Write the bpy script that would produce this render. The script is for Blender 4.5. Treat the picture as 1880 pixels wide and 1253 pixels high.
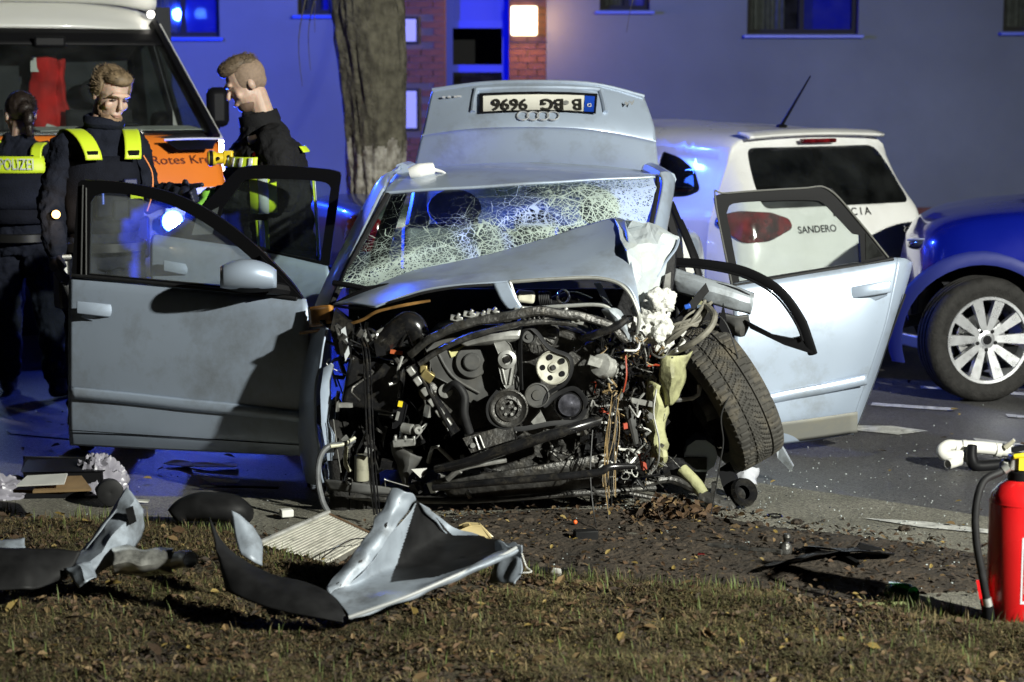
import bpy, bmesh, math, random
from mathutils import Vector, Matrix, noise, Quaternion, geometry
for o in list(bpy.data.objects): bpy.data.objects.remove(o)
scene = bpy.context.scene
COL = scene.collection
R = math.radians
rnd = random.Random(7)

# ------------------------------------------------------------------ camera
CAM_H, FPX, PITCH = 1.75, 3656.0, math.atan((626.5 - 149) / 3656.0)
cam = bpy.data.cameras.new("camera"); cam_o = bpy.data.objects.new("camera", cam); COL.objects.link(cam_o)
cam_o.location = (0, 0, CAM_H); cam_o.rotation_euler = (math.pi / 2 - PITCH, 0, 0)
cam.sensor_width = 36; cam.lens = 36 * FPX / 1880; cam.clip_start = .1; cam.clip_end = 500
cam.dof.use_dof = True; cam.dof.focus_distance = 8.3; cam.dof.aperture_fstop = 3.6
scene.camera = cam_o

# ------------------------------------------------------------------ world, moon-dim sun, exposure
world = bpy.data.worlds.new("World"); scene.world = world; world.use_nodes = True
_nt = world.node_tree; _bg = _nt.nodes["Background"]
_sky = _nt.nodes.new("ShaderNodeTexSky"); _sky.sky_type = 'NISHITA'; _sky.sun_disc = False
_sky.sun_elevation = R(12); _sky.sun_rotation = R(135)
_nt.links.new(_sky.outputs[0], _bg.inputs[0]); _bg.inputs[1].default_value = 0.0008
_sun = bpy.data.lights.new("sun", 'SUN'); _sun.energy = 0.012; _sun.angle = R(.5); _sun.color = (1, .95, .88)
sun_o = bpy.data.objects.new("sun", _sun); COL.objects.link(sun_o)
sun_o.rotation_euler = Vector((-.69, .69, -.21)).to_track_quat('-Z', 'Y').to_euler()
scene.view_settings.view_transform = 'Standard'; scene.view_settings.look = 'None'
scene.view_settings.exposure = 0; scene.view_settings.gamma = 1
scene.render.engine = 'CYCLES'
scene.cycles.use_denoising = True
scene.cycles.max_bounces = 8; scene.cycles.transparent_max_bounces = 16
scene.cycles.sample_clamp_indirect = 4; scene.cycles.caustics_reflective = False; scene.cycles.caustics_refractive = False
LAMP_POS = Vector((6.6, 0.7, 4.6))      # work light on a tripod beside the photographer

# ------------------------------------------------------------------ pixel -> place
_c, _s = math.cos(PITCH), math.sin(PITCH)
def W(px, py, Y):
    a = (px - 940) / FPX; b = (626.5 - py) / FPX
    t = Y / (_c + b * _s)
    return Vector((a * t, Y, CAM_H + t * (-_s + b * _c)))
def G(px, py, z=0.0):
    a = (px - 940) / FPX; b = (626.5 - py) / FPX
    t = (CAM_H - z) / (_s - b * _c)
    return Vector((a * t, t * (_c + b * _s), z))
def WW(l): return [W(*p) for p in l]

# ------------------------------------------------------------------ materials
MAT = {}
def mat(name, col=(.5, .5, .5), rough=.5, metal=0., coat=0., var=.0, vscale=8., bump=0., bscale=60., spec=.5, emit=None, estr=0., trans=0., col2=None, dirt=None, detail=5.):
    if name in MAT: return MAT[name]
    m = bpy.data.materials.new(name); m.use_nodes = True; nt = m.node_tree; b = nt.nodes["Principled BSDF"]
    L = nt.links.new
    b.inputs["Base Color"].default_value = (*col, 1); b.inputs["Roughness"].default_value = rough
    b.inputs["Metallic"].default_value = metal; b.inputs["Coat Weight"].default_value = coat
    b.inputs["Coat Roughness"].default_value = .08; b.inputs["Specular IOR Level"].default_value = spec
    b.inputs["Transmission Weight"].default_value = trans
    tc = nt.nodes.new("ShaderNodeTexCoord")
    if var > 0 or col2:
        n = nt.nodes.new("ShaderNodeTexNoise"); n.inputs["Scale"].default_value = vscale; n.inputs["Detail"].default_value = detail
        L(tc.outputs["Object"], n.inputs["Vector"])
        rp = nt.nodes.new("ShaderNodeValToRGB"); L(n.outputs[0], rp.inputs[0])
        c2 = col2 or tuple(min(1, c * (1 - var)) for c in col); c1 = col if col2 else tuple(min(1, c * (1 + var)) for c in col)
        rp.color_ramp.elements[0].position = .32; rp.color_ramp.elements[1].position = .68
        rp.color_ramp.elements[0].color = (*c2, 1); rp.color_ramp.elements[1].color = (*c1, 1)
        L(rp.outputs[0], b.inputs["Base Color"])
        mr = nt.nodes.new("ShaderNodeMapRange"); L(n.outputs[0], mr.inputs[0])
        mr.inputs[3].default_value = max(0.02, rough - .12); mr.inputs[4].default_value = min(1, rough + .12)
        L(mr.outputs[0], b.inputs["Roughness"])
    if dirt:   # dirt = (colour, amount, scale): shaped grime patches on a surface
        src = b.inputs["Base Color"].links[0].from_socket if b.inputs["Base Color"].links else None
        n2 = nt.nodes.new("ShaderNodeTexNoise"); n2.inputs["Scale"].default_value = dirt[2]; n2.inputs["Detail"].default_value = 9; n2.inputs["Roughness"].default_value = .7
        L(tc.outputs["Object"], n2.inputs["Vector"])
        r2 = nt.nodes.new("ShaderNodeMapRange"); L(n2.outputs[0], r2.inputs[0]); r2.inputs[1].default_value = .5; r2.inputs[2].default_value = .72; r2.inputs[4].default_value = dirt[1]
        mx = nt.nodes.new("ShaderNodeMix"); mx.data_type = 'RGBA'; L(r2.outputs[0], mx.inputs[0])
        if src: L(src, mx.inputs[6])
        else: mx.inputs[6].default_value = (*col, 1)
        mx.inputs[7].default_value = (*dirt[0], 1); L(mx.outputs[2], b.inputs["Base Color"])
    if bump > 0:
        n3 = nt.nodes.new("ShaderNodeTexNoise"); n3.inputs["Scale"].default_value = bscale; n3.inputs["Detail"].default_value = 6
        L(tc.outputs["Object"], n3.inputs["Vector"])
        bp = nt.nodes.new("ShaderNodeBump"); bp.inputs["Strength"].default_value = bump; bp.inputs["Distance"].default_value = .02
        L(n3.outputs[0], bp.inputs["Height"]); L(bp.outputs[0], b.inputs["Normal"])
    if emit:
        b.inputs["Emission Color"].default_value = (*emit, 1); b.inputs["Emission Strength"].default_value = estr
    MAT[name] = m
    return m

def schlick(nt):
    """angle-dependent reflectance that is the same from both sides of a sheet"""
    lw = nt.nodes.new("ShaderNodeLayerWeight"); lw.inputs[0].default_value = .5
    pw = nt.nodes.new("ShaderNodeMath"); pw.operation = 'POWER'; pw.inputs[1].default_value = 5; nt.links.new(lw.outputs["Facing"], pw.inputs[0])
    ma = nt.nodes.new("ShaderNodeMath"); ma.operation = 'MULTIPLY_ADD'; ma.inputs[1].default_value = .9; ma.inputs[2].default_value = .035; nt.links.new(pw.outputs[0], ma.inputs[0])
    return ma
def glass_mat(name, tint=(.8, .86, .84), dust=.06, dustcol=(.8, .85, .85), rough=.02):
    """thin window glass: see-through, reflecting by Fresnel, with a little dust that scatters light from both sides"""
    if name in MAT: return MAT[name]
    m = bpy.data.materials.new(name); m.use_nodes = True; nt = m.node_tree; L = nt.links.new
    for n in list(nt.nodes):
        if n.type != 'OUTPUT_MATERIAL': nt.nodes.remove(n)
    out = [n for n in nt.nodes if n.type == 'OUTPUT_MATERIAL'][0]
    tr = nt.nodes.new("ShaderNodeBsdfTransparent"); tr.inputs[0].default_value = (*tint, 1)
    gl = nt.nodes.new("ShaderNodeBsdfGlossy"); gl.inputs["Roughness"].default_value = rough
    fr = schlick(nt)
    mx = nt.nodes.new("ShaderNodeMixShader"); L(fr.outputs[0], mx.inputs[0]); L(tr.outputs[0], mx.inputs[1]); L(gl.outputs[0], mx.inputs[2])
    df = nt.nodes.new("ShaderNodeBsdfDiffuse"); df.inputs[0].default_value = (*dustcol, 1)
    tl = nt.nodes.new("ShaderNodeBsdfTranslucent"); tl.inputs[0].default_value = (*dustcol, 1)
    md = nt.nodes.new("ShaderNodeMixShader"); md.inputs[0].default_value = .5; L(df.outputs[0], md.inputs[1]); L(tl.outputs[0], md.inputs[2])
    tc = nt.nodes.new("ShaderNodeTexCoord"); nz = nt.nodes.new("ShaderNodeTexNoise"); nz.inputs["Scale"].default_value = 6; nz.inputs["Detail"].default_value = 8
    L(tc.outputs["Object"], nz.inputs["Vector"])
    mr = nt.nodes.new("ShaderNodeMapRange"); L(nz.outputs[0], mr.inputs[0]); mr.inputs[1].default_value = .3; mr.inputs[2].default_value = .75
    mr.inputs[3].default_value = dust * .3; mr.inputs[4].default_value = dust * 1.7
    m2 = nt.nodes.new("ShaderNodeMixShader"); L(mr.outputs[0], m2.inputs[0]); L(mx.outputs[0], m2.inputs[1]); L(md.outputs[0], m2.inputs[2])
    L(m2.outputs[0], out.inputs[0])
    MAT[name] = m
    return m

def emit_mat(name, col, strength):
    return mat(name, col=col, rough=.4, emit=col, estr=strength)

# ------------------------------------------------------------------ mesh builder
def cr(p0, p1, p2, p3, t):
    return .5 * ((2 * p1) + (p2 - p0) * t + (2 * p0 - 5 * p1 + 4 * p2 - p3) * t * t + (3 * p1 - p0 - 3 * p2 + p3) * t ** 3)
def spline(pts, n, closed=False):
    """n samples of a Catmull-Rom curve through pts"""
    k = len(pts); out = []
    if k == 2 and not closed: return [pts[0].lerp(pts[1], i / (n - 1)) for i in range(n)]
    segs = k if closed else k - 1
    for i in range(n):
        u = i / n * segs if closed else i / (n - 1) * segs
        j = min(int(u), segs - 1); t = u - j
        if closed: a, b, c, d = pts[(j - 1) % k], pts[j % k], pts[(j + 1) % k], pts[(j + 2) % k]
        else: a, b, c, d = pts[max(j - 1, 0)], pts[j], pts[min(j + 1, k - 1)], pts[min(j + 2, k - 1)]
        out.append(cr(a, b, c, d, t))
    return out

class M:
    def __init__(s): s.v = []; s.f = []; s.m = []; s.mi = 0; s.attr = None
    def mat(s, i): s.mi = i; return s
    def add(s, v, f):
        o = len(s.v); s.v += [Vector(p) for p in v]; s.f += [tuple(o + i for i in q) for q in f]; s.m += [s.mi] * len(f); return s
    def grid(s, rows, closed=False):
        n = len(rows[0]); v = [p for r in rows for p in r]; f = []
        for i in range(len(rows) - 1):
            for j in range(n if closed else n - 1):
                a, b = i * n + j, i * n + (j + 1) % n
                f.append((a, b, b + n, a + n))
        return s.add(v, f)
    def surf(s, rows, nu=16, nv=16, amp=0, fs=6., seed=0):
        """smooth surface through a grid of control points (rows of equal length); amp adds dents"""
        cols = [spline(list(r), nu) for r in rows]
        g = [spline([c[i] for c in cols], nv) for i in range(nu)]
        rr = [[g[i][j] for i in range(nu)] for j in range(nv)]
        if amp:
            for r in rr:
                for p in r: p += noise.noise_vector(p * fs + Vector((seed, 0, 0))) * amp
        return s.grid(rr)
    def tube(s, pts, r, n=8, seg=None, caps=True, flat=1.0):
        pts = [Vector(p) for p in pts]
        if seg is None: seg = len(pts) if len(pts) == 2 else (len(pts) - 1) * 6 + 1
        path = spline(pts, seg) if len(pts) > 2 else [pts[0].lerp(pts[1], i / (seg - 1)) for i in range(seg)]
        rr = r if isinstance(r, (list, tuple)) else [r, r]
        rows = []; prev = None
        for i, p in enumerate(path):
            d = (path[min(i + 1, seg - 1)] - path[max(i - 1, 0)])
            if d.length < 1e-9: d = Vector((0, 0, 1))
            d.normalize()
            if prev is None:
                prev = d.cross(Vector((0, 0, 1)));
                if prev.length < 1e-3: prev = d.cross(Vector((1, 0, 0)))
            prev = prev - d * prev.dot(d)
            if prev.length < 1e-6: prev = d.orthogonal()
            prev.normalize(); bn = d.cross(prev)
            u = i / (seg - 1) * (len(rr) - 1); k = min(int(u), len(rr) - 2); q = rr[k] + (rr[k + 1] - rr[k]) * (u - k)
            rows.append([p + prev * (math.cos(2 * math.pi * a / n) * q) + bn * (math.sin(2 * math.pi * a / n) * q * flat) for a in range(n)])
        o = len(s.v); s.grid(rows, True)
        if caps: s.f += [tuple(o + i for i in range(n))[::-1], tuple(o + (seg - 1) * n + i for i in range(n))]; s.m += [s.mi] * 2
        return s
    def lathe(s, prof, o, axis=(0, -1, 0), n=32, up=None):
        """prof: (radius, height along axis)"""
        ax = Vector(axis).normalized(); u = Vector(up) if up else (Vector((0, 0, 1)) if abs(ax.z) < .9 else Vector((1, 0, 0)))
        u = (u - ax * u.dot(ax)).normalized(); w = ax.cross(u); o = Vector(o)
        rows = [[o + ax * h + (u * math.cos(2 * math.pi * a / n) + w * math.sin(2 * math.pi * a / n)) * max(r, 1e-5) for a in range(n)] for r, h in prof]
        return s.grid(rows, True)
    def box(s, c, sz, rot=None):
        c = Vector(c); h = Vector(sz) / 2; m = rot.to_matrix() if hasattr(rot, 'to_matrix') else (rot or Matrix.Identity(3))
        v = [c + m @ Vector((x * h.x, y * h.y, z * h.z)) for z in (-1, 1) for y in (-1, 1) for x in (-1, 1)]
        return s.add(v, [(0, 2, 3, 1), (4, 5, 7, 6), (0, 1, 5, 4), (2, 6, 7, 3), (0, 4, 6, 2), (1, 3, 7, 5)])
    def prism(s, outline, depth, holes=()):
        """flat outline (list of 3D points, with optional hole outlines) pushed along the vector depth"""
        depth = Vector(depth); loops = [list(outline)] + [list(h) for h in holes]
        tris = geometry.tessellate_polygon(loops); flat = [p for l in loops for p in l]; n = len(flat)
        v = flat + [p + depth for p in flat]; f = [tuple(t) for t in tris] + [tuple(i + n for i in t)[::-1] for t in tris]
        k = 0
        for l in loops:
            m = len(l)
            f += [(k + i, k + (i + 1) % m, n + k + (i + 1) % m, n + k + i) for i in range(m)]; k += m
        return s.add(v, f)
    def ell(s, c, rad, n=14, rot=None, k=9):
        c = Vector(c); m = rot.to_matrix() if hasattr(rot, 'to_matrix') else (rot or Matrix.Identity(3)); rows = []
        for i in range(k + 1):
            t = math.pi * i / k; z = -math.cos(t); q = max(math.sin(t), 1e-4)
            rows.append([c + m @ Vector((math.cos(2 * math.pi * a / n) * q * rad[0], math.sin(2 * math.pi * a / n) * q * rad[1], z * rad[2])) for a in range(n)])
        o = len(s.v); s.grid(rows, True)
        s.f += [tuple(o + i for i in range(n))[::-1], tuple(o + k * n + i for i in range(n))]; s.m += [s.mi] * 2
        return s
    def cap(s, a, b, ra, rb, n=12):
        """tapered capsule, closed"""
        a, b = Vector(a), Vector(b); d = b - a; l = d.length
        if l < 1e-6: return s.ell(a, (ra, ra, ra), n)
        d.normalize(); u = d.orthogonal().normalized(); w = d.cross(u); rows = []
        for i in range(5):
            t = math.pi / 2 * i / 4; rows.append((a - d * (ra * math.cos(t)), max(ra * math.sin(t), 1e-4)))
        for i in range(5):
            t = math.pi / 2 * i / 4; rows.append((b + d * (rb * math.sin(t)), max(rb * math.cos(t), 1e-4)))
        o = len(s.v)
        s.grid([[p + (u * math.cos(2 * math.pi * k / n) + w * math.sin(2 * math.pi * k / n)) * q for k in range(n)] for p, q in rows], True)
        s.f += [tuple(o + i for i in range(n))[::-1], tuple(o + 9 * n + i for i in range(n))]; s.m += [s.mi] * 2
        return s
    def jitter(s, amp, fs=8., seed=0):
        for p in s.v: p += noise.noise_vector(p * fs + Vector((seed, seed, 0))) * amp
        return s

def empty(name, loc, label=None, cat=None, group=None, rz=0):
    o = bpy.data.objects.new(name, None); COL.objects.link(o); o.location = loc; o.rotation_euler = (0, 0, rz); o.empty_display_size = .1
    if label: tag(o, label, cat, group)
    bpy.context.view_layer.update() if False else None
    return o
def tag(o, label=None, cat=None, group=None, kind=None):
    if label: o["label"] = label
    if cat: o["category"] = cat
    if group: o["group"] = group
    if kind: o["kind"] = kind
    return o
def world_of(o):
    m = Matrix.LocRotScale(o.location, o.rotation_euler, o.scale)
    return world_of(o.parent) @ m if o.parent else m
def O(name, g, mats, parent=None, smooth=35, solid=0, bevel=0, remesh=0, smoothit=0, subsurf=0, local=False, offset=-1, disp=None):
    """one mesh object from builder g; its points are world points unless local"""
    me = bpy.data.meshes.new(name); 
    if parent and not local:
        inv = world_of(parent).inverted(); vs = [inv @ p for p in g.v]; loc = None
    elif parent or local: vs = g.v; loc = None
    else:
        n = len(g.v); lo = Vector((min(p.x for p in g.v), min(p.y for p in g.v), min(p.z for p in g.v))); hi = Vector((max(p.x for p in g.v), max(p.y for p in g.v), 0))
        loc = Vector(((lo.x + hi.x) / 2, (lo.y + hi.y) / 2, lo.z)); vs = [p - loc for p in g.v]
    me.from_pydata([tuple(p) for p in vs], [], g.f)
    for x in (mats if isinstance(mats, (list, tuple)) else [mats]): me.materials.append(x)
    if any(g.m): me.polygons.foreach_set("material_index", g.m)
    if smooth:
        me.polygons.foreach_set("use_smooth", [True] * len(me.polygons))
        if smooth < 180: me.set_sharp_from_angle(angle=R(smooth))
    if g.attr:
        at = me.attributes.new("craze", 'FLOAT', 'POINT'); at.data.foreach_set("value", g.attr)
    me.validate(); me.update()
    o = bpy.data.objects.new(name, me); COL.objects.link(o)
    if loc: o.location = loc
    if parent: o.parent = parent
    if remesh:
        r = o.modifiers.new("r", 'REMESH'); r.mode = 'VOXEL'; r.voxel_size = remesh; r.use_smooth_shade = True
    if smoothit:
        r = o.modifiers.new("s", 'SMOOTH'); r.iterations = smoothit; r.factor = .5
    if disp:
        t = bpy.data.textures.new(name, 'CLOUDS'); t.noise_scale = disp[1]; t.noise_depth = 3
        d = o.modifiers.new("d", 'DISPLACE'); d.texture = t; d.strength = disp[0]; d.texture_coords = 'GLOBAL'
    if subsurf:
        r = o.modifiers.new("u", 'SUBSURF'); r.levels = subsurf; r.render_levels = subsurf
    if solid:
        r = o.modifiers.new("t", 'SOLIDIFY'); r.thickness = solid; r.offset = offset
    if bevel:
        r = o.modifiers.new("b", 'BEVEL'); r.width = bevel; r.segments = 2; r.limit_method = 'ANGLE'; r.angle_limit = R(40); r.harden_normals = False
    return o
TXM = {}
def text(name, body, m, parent, loc, right, up, size, extrude=.001, align='CENTER', bold=0, sx=1., spacing=1.):
    cu = bpy.data.curves.new(name, 'FONT'); cu.body = body; cu.size = size; cu.extrude = extrude; cu.align_x = align; cu.align_y = 'CENTER'
    cu.offset = bold; cu.space_character = spacing
    cu.materials.append(m); cu.resolution_u = 4; co = bpy.data.objects.new(name, cu)
    me = bpy.data.meshes.new_from_object(co); bpy.data.objects.remove(co); o = bpy.data.objects.new(name, me); COL.objects.link(o)
    r = Vector(right).normalized(); u = Vector(up); u = (u - r * u.dot(r)).normalized(); n = r.cross(u)
    mt = Matrix((( r.x * sx, u.x, n.x, loc[0]), (r.y * sx, u.y, n.y, loc[1]), (r.z * sx, u.z, n.z, loc[2]), (0, 0, 0, 1)))
    if parent: o.parent = parent; mt = world_of(parent).inverted() @ mt
    o.matrix_local = mt; TXM[o.name] = mt.copy()
    return o
def lamp(name, kind, loc, energy, col, size=.1, parent=None, target=None, spot=None, blend=.5):
    l = bpy.data.lights.new(name, kind); l.energy = energy; l.color = col
    if kind == 'AREA': l.size = size
    else: l.shadow_soft_size = size
    if spot: l.spot_size = R(spot); l.spot_blend = blend
    o = bpy.data.objects.new(name, l); COL.objects.link(o); loc = Vector(loc)
    mt = Matrix.Translation(loc)
    if target is not None: mt = mt @ (Vector(target) - loc).to_track_quat('-Z', 'Y').to_matrix().to_4x4()
    if parent: o.parent = parent; mt = world_of(parent).inverted() @ mt
    o.matrix_local = mt
    return o
def copy_tree(o, parent=None):
    c = o.copy(); COL.objects.link(c); c.parent = parent
    for ch in list(o.children): copy_tree(ch, c)
    return c
# ================================================================== materials used all over
def asphalt(name, c1, c2, rough, spark):
    if name in MAT: return MAT[name]
    m = mat(name, c1, rough=rough, col2=c2, vscale=2.2, spec=.5, bump=.5, bscale=190, detail=9)
    nt = m.node_tree; b = nt.nodes["Principled BSDF"]; L = nt.links.new
    src = b.inputs["Base Color"].links[0].from_socket
    tc = [n for n in nt.nodes if n.type == 'TEX_COORD'][0]
    v = nt.nodes.new("ShaderNodeTexVoronoi"); v.inputs["Scale"].default_value = 150; L(tc.outputs["Object"], v.inputs["Vector"])
    sep = nt.nodes.new("ShaderNodeSeparateColor"); L(v.outputs["Color"], sep.inputs[0])
    mr = nt.nodes.new("ShaderNodeMapRange"); L(sep.outputs[0], mr.inputs[0]); mr.inputs[3].default_value = .45; mr.inputs[4].default_value = spark
    mx = nt.nodes.new("ShaderNodeMix"); mx.data_type = 'RGBA'; mx.blend_type = 'MULTIPLY'; mx.inputs[0].default_value = 1
    L(src, mx.inputs[6]); L(mr.outputs[0], mx.inputs[7]); L(mx.outputs[2], b.inputs["Base Color"])
    return m
m_road = asphalt("asphalt_dark", (.088, .086, .084), (.055, .054, .054), .5, 1.7)
m_pave = asphalt("asphalt_light", (.21, .20, .165), (.12, .115, .09), .75, 1.6)
m_paint_line = mat("road_paint", (.5, .5, .47), .7, var=.3, vscale=14, dirt=((.08, .08, .08), .9, 22), bump=.3, bscale=150)
m_soil = mat("soil", (.06, .044, .029), .9, col2=(.02, .015, .010), vscale=9, bump=1., bscale=45)
m_turf = mat("turf_soil", (.06,.048,.022), .95, col2=(.016,.011,.006), vscale=13, bump=1., bscale=60)

def sheet(name, outline, z, m, kind='structure', amp=0, step=None, hump=0):
    g = M()
    if step is None:
        pts = [Vector((p.x, p.y, z)) for p in outline]
        tris = geometry.tessellate_polygon([pts])
        g.add(pts, [tuple(t) if (pts[t[1]] - pts[t[0]]).cross(pts[t[2]] - pts[t[0]]).z > 0 else tuple(t)[::-1] for t in tris])
    else:
        xs = [p.x for p in outline]; ys = [p.y for p in outline]
        nx = int((max(xs) - min(xs)) / step); ny = int((max(ys) - min(ys)) / step); idx = {}; v = []; f = []
        poly = [(p.x, p.y) for p in outline]
        for i in range(nx + 1):
            for j in range(ny + 1):
                x = min(xs) + i * step; y = min(ys) + j * step
                d = edge_dist(x, y, poly)
                if d > -step:
                    k = max(0, min(1, d / .18)); idx[i, j] = len(v)
                    h = noise.fractal(Vector((x * 3.2, y * 3.2, 3)), 1, 2, 5) * amp * k + hump * k * k * (3 - 2 * k)
                    v.append(Vector((x, y, z + (h if d > 0 else -.02 * -d / step - .004))))
        for (i, j), a in idx.items():
            q = [(i, j), (i + 1, j), (i + 1, j + 1), (i, j + 1)]
            if all(t in idx for t in q): f.append(tuple(idx[t] for t in q))
        g.add(v, f)
    return tag(O(name, g, m, smooth=180), kind=kind)
def edge_dist(x, y, poly):
    """signed distance to a polygon's edge, inside positive"""
    ins = False; best = 1e9; n = len(poly)
    for i in range(n):
        (x1, y1), (x2, y2) = poly[i], poly[(i + 1) % n]
        if (y1 > y) != (y2 > y) and x < (x2 - x1) * (y - y1) / (y2 - y1) + x1: ins = not ins
        dx, dy = x2 - x1, y2 - y1; t = max(0, min(1, ((x - x1) * dx + (y - y1) * dy) / (dx * dx + dy * dy + 1e-12)))
        best = min(best, math.hypot(x - x1 - t * dx, y - y1 - t * dy))
    return best if ins else -best
def V2(l): return [Vector((a, b, 0)) for a, b in l]
def GG(l): return [G(a, b) for a, b in l]

sheet("road", V2([(-60, -30), (60, -30), (60, 60), (-60, 60)]), 0, m_road)
pave_far = GG([(-900, 896), (-300, 902), (250, 912), (560, 918), (960, 905), (1320, 878), (1600, 918), (1900, 964), (2500, 1040)])
sheet("pavement", pave_far[::-1] + V2([(-12, 8.6), (-12, -6), (9, -6), (9, 5.2)]), .004, m_pave)
for k, q in enumerate([[(1602, 741), (1752, 751), (1748, 756), (1598, 746)], [(1566, 783), (1640, 784), (1704, 793), (1650, 800), (1562, 791)],
          [(1786, 806), (1960, 826), (1950, 846), (1800, 820)], [(1846, 762), (1990, 772), (1990, 777), (1850, 767)], [(10, 791), (130, 801), (130, 808), (20, 798)],
          [(1585, 955), (1700, 962), (1830, 978), (1960, 1002), (1830, 985), (1690, 972)], [(1690, 710), (1900, 724), (1900, 729), (1690, 715)]]):
    sheet("road_marking", GG(q), .009 if k == 5 else .005, m_paint_line)
GRASS_EDGE = [(-500, 925), (0, 948), (120, 960), (290, 972), (420, 985), (520, 1035), (720, 1048), (960, 1064), (1200, 1082), (1400, 1096), (1560, 1110), (1700, 1136), (1800, 1150), (1900, 1162), (2400, 1215)]
ge = GG(GRASS_EDGE)
grass_poly = [(p.x, p.y) for p in ge][::-1] + [(-4.2, 7.9), (-4.2, 3.6), (3.6, 3.6), (3.6, 5.3)]
SOIL = [(380, 985), (640, 985), (780, 955), (1000, 938), (1250, 938), (1400, 968), (1560, 985), (1720, 1005), (1900, 1040), (1950, 1080), (1700, 1092), (1560, 1118), (1400, 1110), (960, 1080), (600, 1070), (420, 1030)]
sheet("soil", GG(SOIL), .009, m_soil, amp=.016, step=.02, hump=.008)
verge = sheet("verge", V2(grass_poly), .011, m_turf, amp=.028, step=.03, hump=.018)

# ------------------------------------------------------------------ grass, leaf litter, glass crumbs (uncountable)
_gx = [p.x for p in ge]; _gy = [p.y for p in ge]
def verge_d(x, y):
    """distance to the far grass edge, quick"""
    if x <= _gx[0]: return (_gy[0] - y) * .88
    for i in range(len(_gx) - 1):
        if x < _gx[i + 1]: return (_gy[i] + (_gy[i + 1] - _gy[i]) * (x - _gx[i]) / (_gx[i + 1] - _gx[i]) - y) * .88
    return (_gy[-1] - y) * .88
def verge_h(x, y):
    k = max(0, min(1, verge_d(x, y) / .18))
    return .011 + noise.fractal(Vector((x * 3.2, y * 3.2, 3)), 1, 2, 5) * .028 * k + .018 * k * k * (3 - 2 * k)
gcol = [mat("grass_olive", (.066,.060,.020), .8, var=.4, vscale=3), mat("grass_straw", (.13,.098,.042), .8, var=.4, vscale=3), mat("grass_fresh", (.075,.10,.022), .7, var=.3, vscale=3), mat("grass_dead", (.05,.032,.016), .9, var=.4, vscale=3)]
g = M(); n = 0
while n < 85000:
    y = rnd.uniform(5.3, 8.1); x = rnd.uniform(-.30 * y, .30 * y)
    d = verge_d(x, y)
    if d < -.03: continue
    patch = noise.noise(Vector((x * 2.3, y * 2.3, 9))) + .6 * noise.noise(Vector((x * 6, y * 6, 4)))
    if rnd.random() > .50 + patch * 1.1: continue
    n += 1
    up = d < .10 and rnd.random() < .16 or rnd.random() < .018
    h = rnd.uniform(.03, .075) if up else rnd.uniform(.015, .04)
    a = rnd.uniform(0, 6.28); w = rnd.uniform(.0011, .0024); ln = rnd.uniform(.1, .5) if up else rnd.uniform(.6, 2.2)
    z = verge_h(x, y); b = Vector((x, y, z - .004)); dr = Vector((math.cos(a), math.sin(a), 0)); sd = Vector((-dr.y, dr.x, 0)) * w
    m1 = b + dr * (h * ln * .4) + Vector((0, 0, h * .65)); t = b + dr * (h * ln) + Vector((0, 0, h * (1 if up else .75)))
    q = rnd.random(); g.mat(2 if up and q < .6 else 0 if q < .42 + patch * .3 else 1 if q < .78 else 3)
    g.add([b - sd, b + sd, m1 + sd * .8, m1 - sd * .8, t], [(0, 1, 2, 3), (3, 2, 4)])
tag(O("grass", g, gcol, smooth=0), "short matted brown and olive grass on the verge", "grass", kind='stuff')

lcol = [mat("leaf_brown", (.065, .036, .016), .75, var=.5, vscale=4), mat("leaf_dark", (.025,.015,.008), .8, var=.5, vscale=4), mat("leaf_tan", (.13,.083,.035), .75, var=.4, vscale=4), mat("leaf_yellow", (.2,.14,.035), .7, var=.3, vscale=4)]
g = M()
def leaf(g, x, y, z, s, tilt=.5):
    a = rnd.uniform(0, 6.28); r = Matrix.Rotation(a, 3, 'Z') @ Matrix.Rotation(rnd.uniform(-tilt, tilt), 3, 'X') @ Matrix.Rotation(rnd.uniform(-tilt, tilt), 3, 'Y')
    c = rnd.uniform(.1, .35)
    pts = [(-1, 0, 0), (-.5, .42, c), (.2, .5, c), (1, 0, 0), (.2, -.5, c), (-.5, -.42, c), (0, 0, 0)]
    g.add([Vector((x, y, z)) + r @ Vector(p) * s for p in pts], [(0, 6, 1), (1, 6, 2), (2, 6, 3), (3, 6, 4), (4, 6, 5), (5, 6, 0)])
n = 0
while n < 15000:
    y = rnd.uniform(5.3, 8.0); x = rnd.uniform(-.3 * y, .3 * y); d = verge_d(x, y)
    if d < 0: continue
    n += 1; q = rnd.random(); g.mat(0 if q < .5 else 1 if q < .85 else 2 if q < .97 else 3)
    leaf(g, x, y, verge_h(x, y) + rnd.uniform(.0, .018), rnd.uniform(.005, .019), .8)
soil_poly = [(p.x, p.y) for p in GG(SOIL)]
n = 0
while n < 2600:
    y = rnd.uniform(6, 8.2); x = rnd.uniform(-1.2, 2.0)
    if edge_dist(x, y, soil_poly) < -.1: continue
    n += 1; q = rnd.random(); g.mat(0 if q < .35 else 1 if q < .8 else 2 if q < .93 else 3)
    leaf(g, x, y, .014 + rnd.uniform(0, .02), rnd.uniform(.004, .016), .7)
for k in range(240):   # torn-up clump by the wreck
    p = G(1235, 955); x = p.x + rnd.gauss(0, .11); y = p.y + rnd.gauss(0, .09); g.mat(rnd.choice((0, 0, 1, 1, 2)))
    leaf(g, x, y, .02 + rnd.random() * .07 * math.exp(-((x - p.x) / .12) ** 2), rnd.uniform(.01, .03), 1.2)
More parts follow.
